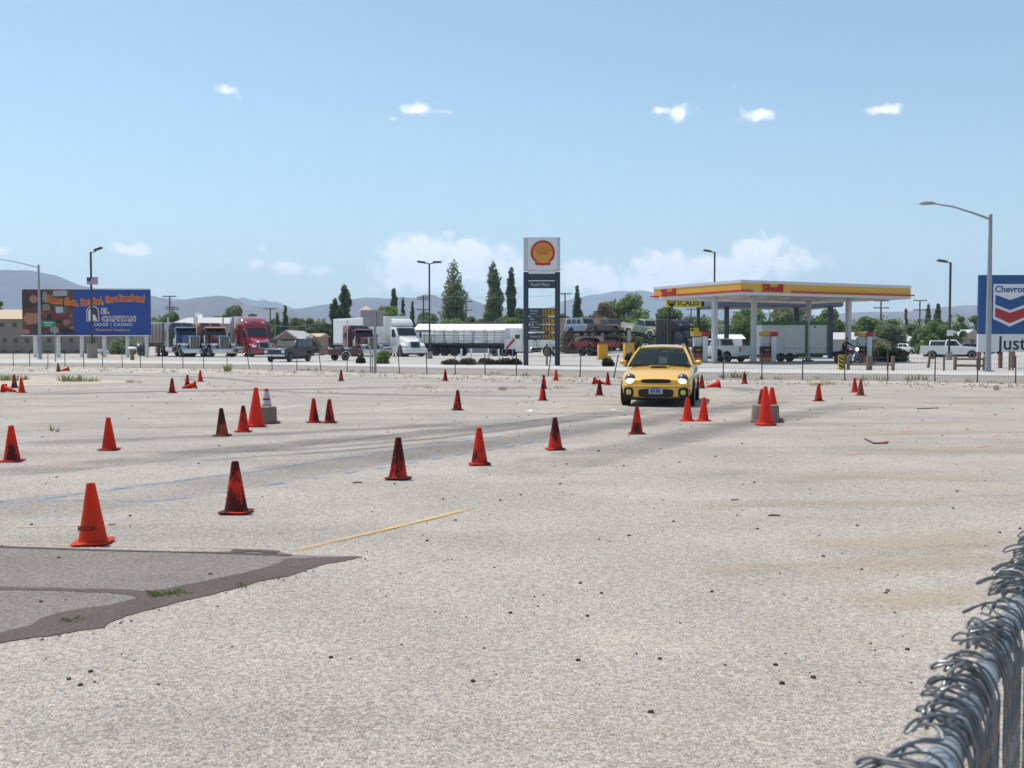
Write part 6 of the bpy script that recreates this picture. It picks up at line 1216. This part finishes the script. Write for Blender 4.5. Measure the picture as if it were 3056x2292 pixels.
# ------------------------------------------------------------------ buildings behind the truck stop
STUC = M('brown_stone_wall', (0.26, 0.215, 0.19), .9, var=.2, scale=1.2, bump=.3); ROOFT = M('tan_roof', (0.50, 0.38, 0.26), .85, var=.12); ROOFG = M('grey_roof', (0.46, 0.45, 0.44), .8, var=.12); ROOFW = M('white_metal_roof', (0.84, 0.85, 0.86), .5, var=.03); WALLW = M('pale_grey_wall', (0.40, 0.38, 0.37), .8, var=.1); WALLB = M('brown_gable', (0.24, 0.15, 0.12), .85, var=.12); WALLC = M('beige_wall', (0.40, 0.33, 0.26), .85, var=.1); WALLP = M('adobe_wall', (0.42, 0.29, 0.22), .9, var=.1); WIN = M('dark_window', (0.03, 0.035, 0.04), .15, spec=.7)
def house(label, u0, u1, vt, vw, Y, wall, roof, name='house', depth=9.0, flat_=False, hip=.0, ridge_x=True, wins=(), door=None, group='low buildings behind the truck stop'):
    """u0..u1 front, vw top of wall, vt ridge"""
    a, b = P(u0, vw, Y), P(u1, vw, Y); zr, zw = P(u0, vt, Y).z, a.z; t = thing(name, label, 'building', ((a.x + b.x) / 2, Y, 0), 0, group); hw = (b.x - a.x) / 2
    bx('wall', wall, t, -hw, hw, 0, depth, 0, zw)
    if flat_: bx('roof', roof, t, -hw - .2, hw + .2, -.2, depth + .2, zw, max(zw + .25, zr))
    elif ridge_x:
        MB().loft([[(-hw - .4, -.5, zw - .05), (-hw - .4, depth + .5, zw - .05), (-hw - .4 + hip, depth / 2, zr)], [(hw + .4, -.5, zw - .05), (hw + .4, depth + .5, zw - .05), (hw + .4 - hip, depth / 2, zr)]]).build('roof', roof, t)
    else:
        MB().loft([[(-hw - .4, -.5, zw - .05), (hw + .4, -.5, zw - .05), (0, -.5, zr)], [(-hw - .4, depth + .5, zw - .05), (hw + .4, depth + .5, zw - .05), (0, depth + .5, zr)]]).build('roof', roof, t)
        MB().add([(-hw, -.02, zw - .06), (hw, -.02, zw - .06), (0, -.02, zr - .12)], [(0, 1, 2)]).add([(-hw, .1, zw - .06), (hw, .1, zw - .06), (0, .1, zr - .12)], [(0, 1, 2)])
        MB().prism([(-hw + .02, zw - .04), (hw - .02, zw - .04), (0, zr - .2)], -.52, .1).build('gable', wall, t)
    for (ua, ub, va, vb) in wins:
        p, q = P(ua, va, Y), P(ub, vb, Y); x0, x1 = p.x - t.location.x, q.x - t.location.x
        w_ = bx('window', WIN, t, x0, x1, -.03, .02, q.z, p.z); bx('sill', wall, w_, x0 - .05, x1 + .05, -.1, -.031, q.z - .1, q.z)
    if door:
        p, q = P(door[0], door[2], Y), P(door[1], 1024, Y); bx('door', DARK, t, p.x - t.location.x, q.x - t.location.x, -.03, .02, 0, p.z)
    return t
house('long brown two storey motel block with tan roof behind the billboard', -140, 306, 920, 951, 150, STUC, ROOFT, 'motel', depth=12, wins=[(8 + k * 33, 20 + k * 33, 1009, 1022) for k in range(9)] + [(k * 37, 12 + k * 37, 963, 976) for k in range(3)] + [(2 + k * 44, 20 + k * 44, 1045, 1052) for k in range(6)])
house('long low grey roofed building behind the parked rigs', 516, 690, 945, 965, 168, WALLC, ROOFG, depth=12, hip=1.0)
house('brown gabled house right of the red semi', 826, 886, 985, 1010, 150, WALLB, ROOFG, ridge_x=False, depth=12, wins=[(845, 856, 1018, 1028)])
house('pink adobe house behind the brush left of the white trailer', 908, 950, 994, 1004, 165, WALLP, ROOFT)
house('wide pale warehouse with bright white roof behind the flatbed', 1242, 1560, 964, 983, 160, WALLW, ROOFW, 'warehouse', depth=16, wins=[])
house('low adobe coloured flat building behind the car carrier', 1655, 1802, 949, 955, 150, WALLP, WALLP, flat_=True, depth=10)
house('grey house seen under the canopy at the right', 2456, 2560, 991, 1012, 145, WALLW, ROOFG, wins=[(2470, 2480, 1018, 1030)])
house('grey gabled house right of the last canopy column', 2545, 2625, 990, 1014, 150, WALLW, ROOFG, ridge_x=False, wins=[(2570, 2580, 1020, 1030)])
house('beige house with bright grey roof between the leafy trees', 2668, 2746, 989, 1018, 150, WALLC, ROOFG, hip=2.0, wins=[(2700, 2716, 1026, 1034)], door=(2728, 2734, 1024))
house('beige gabled house beside the chevron board', 2868, 2935, 983, 1010, 150, WALLC, ROOFG, ridge_x=False, wins=[(2897, 2908, 1014, 1027)])
house('small pavilion with pink pyramid roof behind the road sign', 1077, 1103, 914, 928, 190, WALLP, M('pink_roof', (0.62, 0.33, 0.26), .8), hip=.9, depth=2.4)
house('white caravan like shed glimpsed behind the white pickup', 2160, 2215, 998, 1010, 140, SWH, ROOFW, 'shed', depth=4)
# satellite dish on a roof
t = thing('satellite_dish', 'white satellite dish above the parked rigs', 'satellite dish', (P(592, 950, 140).x, 140, 0)); zd = P(592, 942, 140).z
MB().lathe([(.02, 0), (.5, .06), (.85, .2), (.86, .22), (.5, .1), (.02, .03)], 18).xf(Matrix.Translation((0, 0, zd)) @ Matrix.Scale(.62, 4) @ Matrix.Rotation(R(35), 4, 'Y') @ Matrix.Rotation(R(30), 4, 'X')).build('dish', SWH, t, smooth=True); MB().tube((-.2, 0, 0), (-.2, 0, zd), .07, n=6).build('mast', DARK, t)
# ------------------------------------------------------------------ utility poles and lines
PW = M('pole_wood', (0.10, 0.07, 0.055), .9, var=.25); tops_ = []
def upole(u, Y, vt, arms, label):
    z = P(u, vt, Y).z; x = P(u, 1000, Y).x; t = thing('utility_pole', label, 'utility pole', (x, Y, 0), 0, 'wooden utility poles'); MB().tube((0, 0, 0), (0, 0, z), .19, .12, n=8).build('pole', PW, t, smooth=True)
    for dv in arms:
        za = P(u, vt + dv, Y).z; bx('crossarm', PW, t, -1.25, 1.25, -.2, -.12, za - .08, za + .08)
        for k in (-1.1, -.55, .55, 1.1): MB().tube((k, -.16, za + .08), (k, -.16, za + .25), .05, n=6).build('insulator', GREYP, t)
    tops_.append((x, Y, z))
for a_ in [(508, 190, 882, [3], 'utility pole right of the casino billboard'), (516, 205, 914, [3, 9], 'shorter utility pole close behind the one by the billboard'), (807, 200, 919, [3], 'utility pole above the red semi with one crossarm'), (1264, 190, 882, [5, 11, 42], 'utility pole with three crossarms left of the two headed lamp post'), (1391, 210, 898, [2, 28], 'utility pole partly hidden in the big poplar'), (1686, 190, 874, [3], 'utility pole between pylon sign and the dark conifer'), (1534, 220, 934, [3], 'short utility pole under the narrow poplar'), (2062, 230, 920, [3], 'far utility pole under the scale sign'),
           (2628, 170, 893, [5, 26], 'utility pole just right of the canopy end'), (2744, 190, 895, [2, 30], 'utility pole between canopy and chevron board'), (652, 260, 943, [2], 'short far utility pole above the rigs')]: upole(*a_)
LINE = M('power_line', (0.45, 0.45, 0.46), .5)
for i, (v0, ua, ub, Y, lab) in enumerate([(955, 1236, 1562, 188, 'pale power line behind the warehouse roof'), (954, 2535, 2628, 169, 'short pale power line right of the canopy'), (944, 2640, 2930, 189, 'pale power line in front of the right hand trees'), (966, 790, 950, 170, 'pale power line right of the red semi'), (880, 1265, 1690, 190, 'thin high power line across the poplars')]):
    a_, b_ = P(ua, v0, Y), P(ub, v0, Y); o0 = a_.copy(); pts = [a_.lerp(b_, k / 12) - Vector((0, 0, .5 * math.sin(math.pi * k / 12))) - o0 for k in range(13)]
    tag(MB().sweep(pts, .045 if i != 4 else .03, 4).build('power_line', LINE), lab, 'power line', 'power lines').location = o0
# ------------------------------------------------------------------ plants
BARK = M('bark', (0.13, 0.10, 0.08), .95, var=.3, scale=5); DRYB = M('dry_branch', (0.30, 0.22, 0.18), .95)
LG = {k: leafmat('leaf_' + k, c, v, t_) for k, c, v, t_ in [('poplar', (0.22, 0.27, 0.145), .45, .4), ('dark', (0.125, 0.170, 0.092), .5, .35), ('green', (0.19, 0.265, 0.10), .45, .4), ('lime', (0.27, 0.36, 0.09), .4, .4), ('olive', (0.26, 0.27, 0.16), .4, .35), ('dusty', (0.24, 0.22, 0.16), .4, .25), ('brown', (0.27, 0.20, 0.15), .4, .25), ('box', (0.030, 0.050, 0.016), .6, .2), ('grass', (0.19, 0.22, 0.085), .4, .4), ('straw', (0.40, 0.31, 0.17), .35, .3), ('pinkish', (0.36, 0.24, 0.18), .35, .3), ('juniper', (0.095, 0.075, 0.035), .6, .2)]}
RT_ = random.Random(3)
def leaves(b, blobs, n, s, rnd, flatness=1.0):
    tot = sum(r[0] * r[1] * r[2] for _, r in blobs) ; tot = tot or 1
    for c, r in blobs:
        k = max(8, int(n * r[0] * r[1] * r[2] / tot))
        for _ in range(k):
            th = rnd.uniform(0, 2 * math.pi); cz = rnd.uniform(-1, 1); q = rnd.random() ** .42; sx = math.sqrt(1 - cz * cz)
            p = Vector((c[0] + r[0] * q * sx * math.cos(th), c[1] + r[1] * q * sx * math.sin(th), c[2] + r[2] * q * cz))
            d = Vector((rnd.gauss(0, 1), rnd.gauss(0, 1), rnd.gauss(0, 1))).normalized(); e = d.orthogonal().normalized(); e.rotate(Matrix.Rotation(rnd.uniform(0, 6.28), 3, d)); f = d.cross(e); ss = s * rnd.uniform(.55, 1.35)
            o = len(b.v); b.v += [p - e * ss - f * ss * .6, p + e * ss - f * ss * .35, p + e * ss * .8 + f * ss * .6, p - e * ss * .7 + f * ss * .5]; b.f.append((o, o + 1, o + 2, o + 3))
def fastleaf(b, name, mat, parent):
    me = bpy.data.meshes.new(name); me.from_pydata([tuple(p) for p in b.v], [], b.f); me.materials.append(mat); return obj(name, me, parent)
def tree(name, label, u0, u1, vt, Y, leaf, kind='round', vb=None, n=None, group='trees beyond the truck stop', trunk=BARK):
    w_ = (u1 - u0) * Y / F; uc = (u0 + u1) / 2; x = P(uc, 1000, Y).x; zt = P(uc, vt, Y).z; zb = 0.3 if vb is None else max(.2, P(uc, vb, Y).z); t = thing(name, label, 'tree', (x, Y, 0), 0, group); rnd = random.Random(int(u0 * 7 + vt)); blobs = []; hh = zt - zb
    tr = MB(); tr.sweep([(0, 0, 0), (rnd.uniform(-.1, .1), 0, zb + hh * .3), (rnd.uniform(-.2, .2), 0, zb + hh * .8)], [max(.12, hh * .022), max(.09, hh * .016), .04], 7)
    if kind == 'poplar':
        nl = max(2, int(w_ / 2.0)); 
        stems = [(0, 1.0)] + [(rnd.choice((-1, 1)) * rnd.uniform(.16, .32) * w_, rnd.uniform(.45, .86)) for _ in range(nl)]
        for sx, f in stems:
            m_ = 9
            for k in range(m_):
                z = zb + hh * f * (k + .5) / m_; pr = (.72 + .28 * math.sin(math.pi * k / m_)) * (1 if k < m_ - 3 else (.95, .84, .60)[k - m_ + 3]); r = max(.25, w_ * .40 * pr * (1.0 if sx == 0 else .62) * rnd.uniform(.8, 1.15)); blobs.append(((sx * (1 - .3 * k / m_) + rnd.uniform(-.25, .25) * r, rnd.uniform(-.3, .3) * r, z), (r, r, hh * f / m_ * .95)))
            tr.sweep([(0, 0, zb * .5), (sx * .6, 0, zb + hh * f * .3), (sx * .8, 0, zb + hh * f * .75)], [.1, .07, .03], 5)
    elif kind in ('column', 'spade'):
        pf = (.8, .95, 1, 1, 1, .97, .95, .92, .85, .6) if kind == 'column' else (.8, 1, 1, .95, .86, .76, .65, .53, .40, .24)
        for k in range(10):
            for j in range(4):
                r = w_ * .30 * pf[k]; an = rnd.uniform(0, 6.28); q = w_ * .22 * pf[k] * rnd.uniform(.4, 1); blobs.append(((q * math.cos(an), q * math.sin(an), zb + hh * (k + .5 + rnd.uniform(-.3, .3)) / 10.4), (r * rnd.uniform(.7, 1), r, hh * .075)))
    elif kind == 'conifer':
        m_ = 9
        for k in range(m_):
            z = zb + hh * (k + .4) / m_; r = max(.2, w_ * .5 * (1 - k / m_) ** .75)
            for j in range(4 if r > .8 else 1): an = rnd.uniform(0, 6.28); blobs.append(((r * .45 * math.cos(an), r * .45 * math.sin(an), z + rnd.uniform(-.2, .2)), (r * .62, r * .62, hh / m_ * .7)))
    else:
        m_ = 20 if w_ > 3 else 12
        for k in range(m_):
            an = rnd.uniform(0, 6.28); q = rnd.random() ** .5; el = rnd.random(); env = 1.0 if el < .45 else math.sqrt(max(.08, 1 - ((el - .45) / .6) ** 2)); r = min(w_ * rnd.uniform(.13, .24), hh * .3)
            c = (q * w_ * .44 * env * math.cos(an), q * w_ * .34 * env * math.sin(an), zb + hh * (.05 + .80 * el)); blobs.append((c, (r, r, min(r, hh * .3) * .85))); tr.sweep([(0, 0, zb + hh * .1), (c[0] * .5, c[1] * .5, (zb + c[2]) / 2 + hh * .04), c], [.09, .06, .02], 4)
    tr.build('trunk', trunk, t, smooth=True); b = MB(); ls = max(.14, min(.34, .0012 * Y)); nn_ = n or int(min(6000, 900 + 480 * w_ * math.sqrt(hh)))
    leaves(b, blobs, nn_, ls, rnd); fastleaf(b, 'crown', LG[leaf], t); return t
T = [('poplar_tree', 'tallest broad poplar right of the two headed lamp post', 1307, 1402, 785, 205, 'poplar', 'poplar'), ('poplar_tree', 'tall double stemmed poplar left of the pylon sign', 1440, 1502, 789, 200, 'poplar', 'poplar'), ('poplar_tree', 'slim poplar closest to the pylon sign on its left', 1506, 1543, 806, 200, 'dark', 'poplar'),
     ('poplar_tree', 'dense dark poplar clump above the white box trailer', 1000, 1056, 852, 185, 'dark', 'column'), ('poplar_tree', 'lower dark poplar at the left of the dense clump', 980, 1016, 888, 184, 'dark', 'column'), ('poplar_tree', 'slim poplar above the white semi, tallest of three', 1160, 1190, 863, 210, 'dark', 'column'), ('poplar_tree', 'middle slim poplar above the white semi', 1192, 1214, 886, 210, 'dark', 'spade'), ('conifer_tree', 'small cone shaped tree left of the three armed pole', 1218, 1244, 897, 205, 'dark', 'spade'),
     ('conifer_tree', 'dark cone shaped tree right of the pylon sign', 1694, 1750, 850, 190, 'dark', 'spade'), ('conifer_tree', 'cone shaped tree right of the red semi', 836, 868, 912, 190, 'dark', 'spade'), ('conifer_tree', 'smaller cone shaped tree touching the red semi', 816, 840, 930, 190, 'green', 'spade'),
     ('leafy_tree', 'bright lime green tree behind the road sign back', 1112, 1192, 902, 178, 'lime', 'round'), ('leafy_tree', 'lime green shrubby tree below the slim poplars', 1185, 1222, 915, 176, 'lime', 'round'), ('leafy_tree', 'green tree behind the first utility poles', 466, 542, 921, 185, 'green', 'round'), ('leafy_tree', 'low green tree above the blue semi roof', 544, 580, 937, 185, 'green', 'round'), ('leafy_tree', 'pale olive tree above the maroon semi', 658, 738, 906, 180, 'olive', 'round'), ('leafy_tree', 'paler smaller olive tree left of the red sleeper', 736, 776, 917, 182, 'olive', 'round'),
     ('leafy_tree', 'round green tree at the left edge above the motel roof', -30, 30, 874, 175, 'green', 'round'), ('leafy_tree', 'grey green brush behind the brown gabled house', 862, 910, 938, 172, 'olive', 'round'), ('leafy_tree', 'dull green tree between brush and white trailer', 905, 958, 935, 175, 'poplar', 'round'), ('leafy_tree', 'small dark tree at the foot of the poplar clump', 950, 990, 922, 178, 'dark', 'round'), ('leafy_tree', 'dull olive shrub tree above the white trailer roof', 1030, 1082, 925, 176, 'dusty', 'round'),
     ('leafy_tree', 'large green tree behind the car carrier', 1812, 1952, 863, 170, 'green', 'round'), ('leafy_tree', 'green tree behind the scale sign', 1935, 2050, 905, 175, 'green', 'round'), ('leafy_tree', 'brown bare brushy tree left of the large green tree', 1748, 1845, 898, 165, 'brown', 'round'), ('leafy_tree', 'olive tree behind the scale sign right post', 2040, 2130, 925, 180, 'olive', 'round'), ('leafy_tree', 'tall tree whose top shows above the canopy roof', 2268, 2350, 817, 165, 'green', 'round'), ('leafy_tree', 'tree top peeping over the canopy roof further right', 2352, 2420, 824, 168, 'green', 'round'),
     ('leafy_tree', 'wide green tree behind the fuel pumps', 2160, 2300, 905, 160, 'green', 'round'), ('leafy_tree', 'dark green tree behind the enclosed trailer', 2290, 2440, 900, 158, 'poplar', 'round'), ('leafy_tree', 'sunny green tree behind the dark right canopy column', 2420, 2535, 912, 156, 'green', 'round'), ('leafy_tree', 'green tree right of the last canopy column', 2530, 2640, 940, 160, 'green', 'round'), ('leafy_tree', 'green tree left of the right utility pole', 2620, 2715, 945, 165, 'green', 'round'), ('conifer_tree', 'small rusty conifer above the right hand trees', 2690, 2715, 926, 175, 'brown', 'conifer'),
     ('leafy_tree', 'green tree behind the beige house roof', 2700, 2765, 958, 168, 'green', 'round'), ('leafy_tree', 'large bright green tree above the white work pickup', 2740, 2838, 938, 140, 'green', 'round'), ('poplar_tree', 'small far poplar right of the right utility pole', 2760, 2779, 912, 230, 'dark', 'poplar'), ('poplar_tree', 'double small far poplar left of the lamp post', 2785, 2811, 912, 230, 'dark', 'poplar'), ('leafy_tree', 'green tree between lamp post and chevron board', 2835, 2900, 928, 160, 'poplar', 'round'), ('leafy_tree', 'tree touching the left edge of the chevron board', 2885, 2945, 925, 158, 'green', 'round'),
     ('leafy_tree', 'low hedge like trees left of the tall poplar', 1235, 1330, 935, 195, 'poplar', 'round'), ('leafy_tree', 'low green trees between the two tall poplars', 1385, 1460, 938, 195, 'green', 'round'), ('leafy_tree', 'low green trees under the double poplar', 1455, 1530, 935, 190, 'poplar', 'round'), ('leafy_tree', 'green tree at the left pylon pillar', 1528, 1580, 908, 190, 'green', 'round'), ('leafy_tree', 'low tree seen through the gap of the pylon sign', 1575, 1640, 912, 195, 'green', 'round'), ('leafy_tree', 'low green tree right of the pylon sign', 1660, 1705, 925, 195, 'dusty', 'round')]
T += [('leafy_tree', l, u0, u1, vt, Y, k, 'round') for l, u0, u1, vt, Y, k in [('hazy low trees right of the cone shaped tree', 855, 920, 948, 215, 'poplar'), ('far low tree line left of the red semi', 590, 665, 948, 230, 'olive'), ('far low trees between the two cone shaped trees', 780, 850, 945, 220, 'poplar'), ('low trees behind the white trailer roof left end', 935, 1010, 942, 215, 'poplar'), ('hazy trees right of the three slim poplars', 1230, 1310, 928, 225, 'poplar'), ('low trees in front of the tallest poplar', 1300, 1400, 948, 180, 'green'),
      ('low green trees right of the double poplar foot', 1490, 1560, 940, 182, 'green'), ('dusty trees below the dark conifer', 1690, 1770, 938, 175, 'green'), ('pale green shrub trees under the large green tree', 1860, 1960, 930, 160, 'lime'), ('green tree behind the left canopy column', 2060, 2150, 940, 165, 'green'), ('low green tree line at the far right pole', 2600, 2700, 962, 150, 'poplar'), ('low green tree in front of the right utility pole', 2715, 2765, 975, 145, 'green'), ('low tree behind the white pickup cab', 2825, 2880, 962, 150, 'green'), ('dry trees in front of the brown brushy tree', 1740, 1830, 925, 160, 'dusty')]]
for a_ in T: tree(a_[0], a_[1], a_[2], a_[3], a_[4], a_[5], a_[6], a_[7])
rb = random.Random(21); bb_ = MB(); tb_ = []
for k in range(95):
    u = -150 + 3400 * k / 95 + rb.uniform(-15, 15); Y = rb.uniform(225, 300); top = P(u, 950 + 14 * noise.noise(Vector((u * .011, 3, 0))) + rb.uniform(-8, 10), Y); w2 = rb.uniform(2.2, 4.2); tb_.append(((top.x, Y, top.z * .5), (w2, w2, top.z * .52)))
leaves(bb_, tb_, 26000, .42, rb); tag(fastleaf(bb_, 'tree_belt', LG['poplar'], None), 'far hazy band of mixed trees behind the whole town', 'trees', None, 'stuff')
def shrub(name, label, u0, u1, vt, v, leaf, n=1500, s=.07, group=None, lump=7, Y=None, stems=True):
    g = G((u0 + u1) / 2, v) if Y is None else Vector((P((u0 + u1) / 2, 1000, Y).x, Y, 0)); w_ = (u1 - u0) * g.y / F; h = P((u0 + u1) / 2, vt, g.y).z; t = thing(name, label, 'shrub', g + Vector((0, w_ * .25, 0)), 0, group); rnd = random.Random(int(u0 + v)); bl = []
    for k in range(lump): an = rnd.uniform(0, 6.28); q = rnd.random() ** .5; r = w_ * rnd.uniform(.16, .26); z = h * rnd.uniform(.12, .62); bl.append(((q * w_ * .33 * math.cos(an), q * w_ * .2 * math.sin(an), z), (r, r * .8, min(h * .34, r * 1.3))))
    bl.append(((0, 0, h * .18), (w_ * .47, w_ * .34, h * .78)))
    b = MB(); leaves(b, bl, n, s, rnd); b.v = [Vector((p.x, p.y, max(.015, p.z))) for p in b.v]; fastleaf(b, 'foliage', LG[leaf], t)
    st = MB()
    for k in range(6): st.sweep([(rnd.uniform(-.1, .1), 0, 0), (rnd.uniform(-.3, .3) * w_, rnd.uniform(-.1, .1) * w_, h * .6)], [.03, .012], 4)
    st.build('stems', DRYB if leaf in ('brown', 'pinkish', 'dusty') else BARK, t); return t
shrub('clipped_bush', 'clipped round bush left of the road by the small red trailer', 1060, 1091, 1062, 1085, 'box', 1500, .06); shrub('bush', 'loose green bush at the foot of the road sign back', 1118, 1163, 1043, 1086, 'green', 1800, .08)
shrub('clipped_bush', 'clipped dark bush left of the yellow car', 1796, 1836, 1063, 1094, 'box', 1900, .055); shrub('clipped_bush', 'clipped dark bush half hidden by the yellow car', 1860, 1902, 1048, 1095, 'box', 1900, .055)
shrub('bush', 'dark green bush beside the right fuel pump', 2640, 2726, 1036, 1080, 'box', 2600, .09); shrub('bush', 'loose bush with dry pink tips beside the right fuel pump', 2596, 2670, 1015, 1079, 'olive', 2200, .09); shrub('bush', 'dry pinkish top growth over the bush by the right pump', 2600, 2668, 1012, 1076, 'pinkish', 900, .09)
for i, (a_, b_) in enumerate([(1312, 1375), (1365, 1430), (1420, 1485), (1475, 1530), (1515, 1560)]): shrub('juniper', ['leftmost low juniper in the bed before the pylon sign', 'second low juniper from the left in the pylon bed', 'middle low juniper in the pylon bed', 'fourth low juniper in the pylon bed', 'low juniper touching the left pylon pillar'][i], a_, b_, 1067 + (4 if i == 0 else 0), 1089, ['juniper', 'juniper', 'juniper', 'box', 'box'][i], 1100, .06, 'junipers in the pylon bed')
shrub('brush', 'green brush behind the billboard legs at the right', 310, 400, 1003, 1058, 'poplar', 2200, .16); shrub('brush', 'brown brush under the right end of the billboard', 330, 410, 1020, 1056, 'brown', 1200, .14)
shrub('brush', 'dusty grey brush right of the pylon sign', 1670, 1716, 966, 1056, 'dusty', 2000, .15); shrub('brush', 'low dusty brush at the tail of the car carrier', 1660, 1730, 1005, 1056, 'dusty', 1600, .14); shrub('brush', 'dry brush behind the small red trailer', 900, 960, 990, 1054, 'dusty', 1600, .14); shrub('brush', 'dark brush behind the brown gabled house front', 880, 935, 965, 1050, 'poplar', 1600, .16)
# ---- weeds: far too many to count
def tuft(b, p, n, h, sp, rnd):
    for _ in range(n):
        an = rnd.uniform(0, 6.28); q = sp * rnd.random() ** .6; base = Vector((p.x + q * math.cos(an), p.y + q * math.sin(an), .004)); d = Vector((math.cos(an) * rnd.uniform(.1, .9), math.sin(an) * rnd.uniform(.1, .9), 1)).normalized(); hh = h * rnd.uniform(.4, 1.1); s = Vector((-math.sin(an), math.cos(an), 0)) * max(.004, hh * .07)
        o = len(b.v); b.v += [base - s, base + s, base + d * hh]; b.f.append((o, o + 1, o + 2))
rg = random.Random(9); gb = MB(); sb = MB()
for (u, v, n, h, sp) in [(15, 1136, 220, .32, .5), (50, 1134, 200, .3, .4), (215, 1137, 220, .32, .45), (232, 1140, 140, .2, .5), (268, 1138, 180, .22, .6), (300, 1138, 120, .16, .5), (120, 1108, 60, .2, .5), (678, 1108, 120, .5, .22), (505, 1112, 90, .18, .35), (930, 1106, 120, .22, .5), (1060, 1110, 90, .2, .5), (1570, 1121, 90, .2, .5), (2185, 1128, 200, .38, .5), (2290, 1132, 90, .2, .6), (2600, 1134, 140, .25, .8), (2745, 1134, 130, .3, .5), (2880, 1138, 60, .25, .4), (2970, 1164, 60, .25, .25), (2440, 1132, 60, .2, .5), (165, 1102, 80, .18, .6), (560, 1107, 60, .2, .5)]:
    for k in range(n // 34): tuft(gb, G(u, v) + Vector((rg.uniform(-1, 1) * sp, rg.uniform(-.5, .5) * sp, 0)), 20, h, sp * .4, rg)
for k in range(260):
    i = rg.randrange(len(FNC) - 1); f = rg.random(); a_, b_ = FNC[i], FNC[i + 1]; u = a_[0] + (b_[0] - a_[0]) * f; v = a_[1] + (b_[1] - a_[1]) * f + rg.uniform(0, 14); tuft(sb if rg.random() < .62 else gb, G(u, v), 12, rg.uniform(.06, .2), .25, rg)
for k in range(90): tuft(sb, G(rg.uniform(600, 2400), rg.uniform(1140, 1185)), 9, rg.uniform(.04, .12), .22, rg)
for (u, v, n) in [(1500, 1163, 10), (1545, 1162, 6), (1680, 1160, 6), (1285, 1160, 4), (2440, 1150, 14), (2470, 1146, 10), (1480, 1116, 14), (1660, 1120, 10), (1100, 1114, 8), (400, 1141, 10), (560, 1137, 8)]:
    for k in range(n): tuft(sb, G(u + rg.uniform(-18, 18), v + rg.uniform(-3, 3)), 12, .13, .16, rg)
for (u, v, n, h) in [(470, 1778, 7, .03), (500, 1776, 8, .032), (545, 1768, 7, .028), (452, 1774, 4, .025), (205, 1858, 4, .018), (222, 1852, 3, .018), (722, 1752, 3, .03), (160, 1288, 3, .12)]:
    for k in range(n): tuft(gb, G(u + rg.uniform(-16, 16), v + rg.uniform(-5, 5)), 10, h, .03, rg)
tag(fastleaf(gb, 'weeds', LG['grass'], None), 'scattered green weeds on the dirt strip and in the patch seams', 'weeds', None, 'stuff'); tag(fastleaf(sb, 'dry_grass', LG['straw'], None), 'scattered dry straw coloured grass along the fence', 'grass', None, 'stuff')
# gravel and stones on the dirt strip
b = MB()
for k in range(500):
    i = rg.randrange(len(FNC) - 1); f = rg.random(); a_, b_ = FNC[i], FNC[i + 1]; p = G(a_[0] + (b_[0] - a_[0]) * f, a_[1] + (b_[1] - a_[1]) * f + rg.uniform(-1, 18)); blob(b, p, rg.uniform(.015, .05))
tag(b.build('gravel', M('gravel_stone', (0.20, 0.17, 0.14), .95, var=.4)), 'loose brown stones strewn along the roadside fence', 'gravel', None, 'stuff')
HAZE = 1.4e-4
# ------------------------------------------------------------------ haze: the dusty desert air
hz = MB().box(-8990, 8990, -55, 9450, -8.0, 640)
m = bpy.data.materials.new('desert_air'); m.use_nodes = True; t = m.node_tree; t.nodes.clear()
pv = N(t, 'ShaderNodeVolumePrincipled'); pv.inputs['Color'].default_value = (0.58, 0.76, 1.0, 1); pv.inputs['Density'].default_value = HAZE
pv.inputs['Anisotropy'].default_value = 0.2
mo = N(t, 'ShaderNodeOutputMaterial'); t.links.new(pv.outputs[0], mo.inputs['Volume'])
try: m.cycles.homogeneous_volume = True
except Exception: pass
tag(hz.build('haze', m), 'thin pale desert haze in front of the far mountains', 'haze', None, 'stuff')
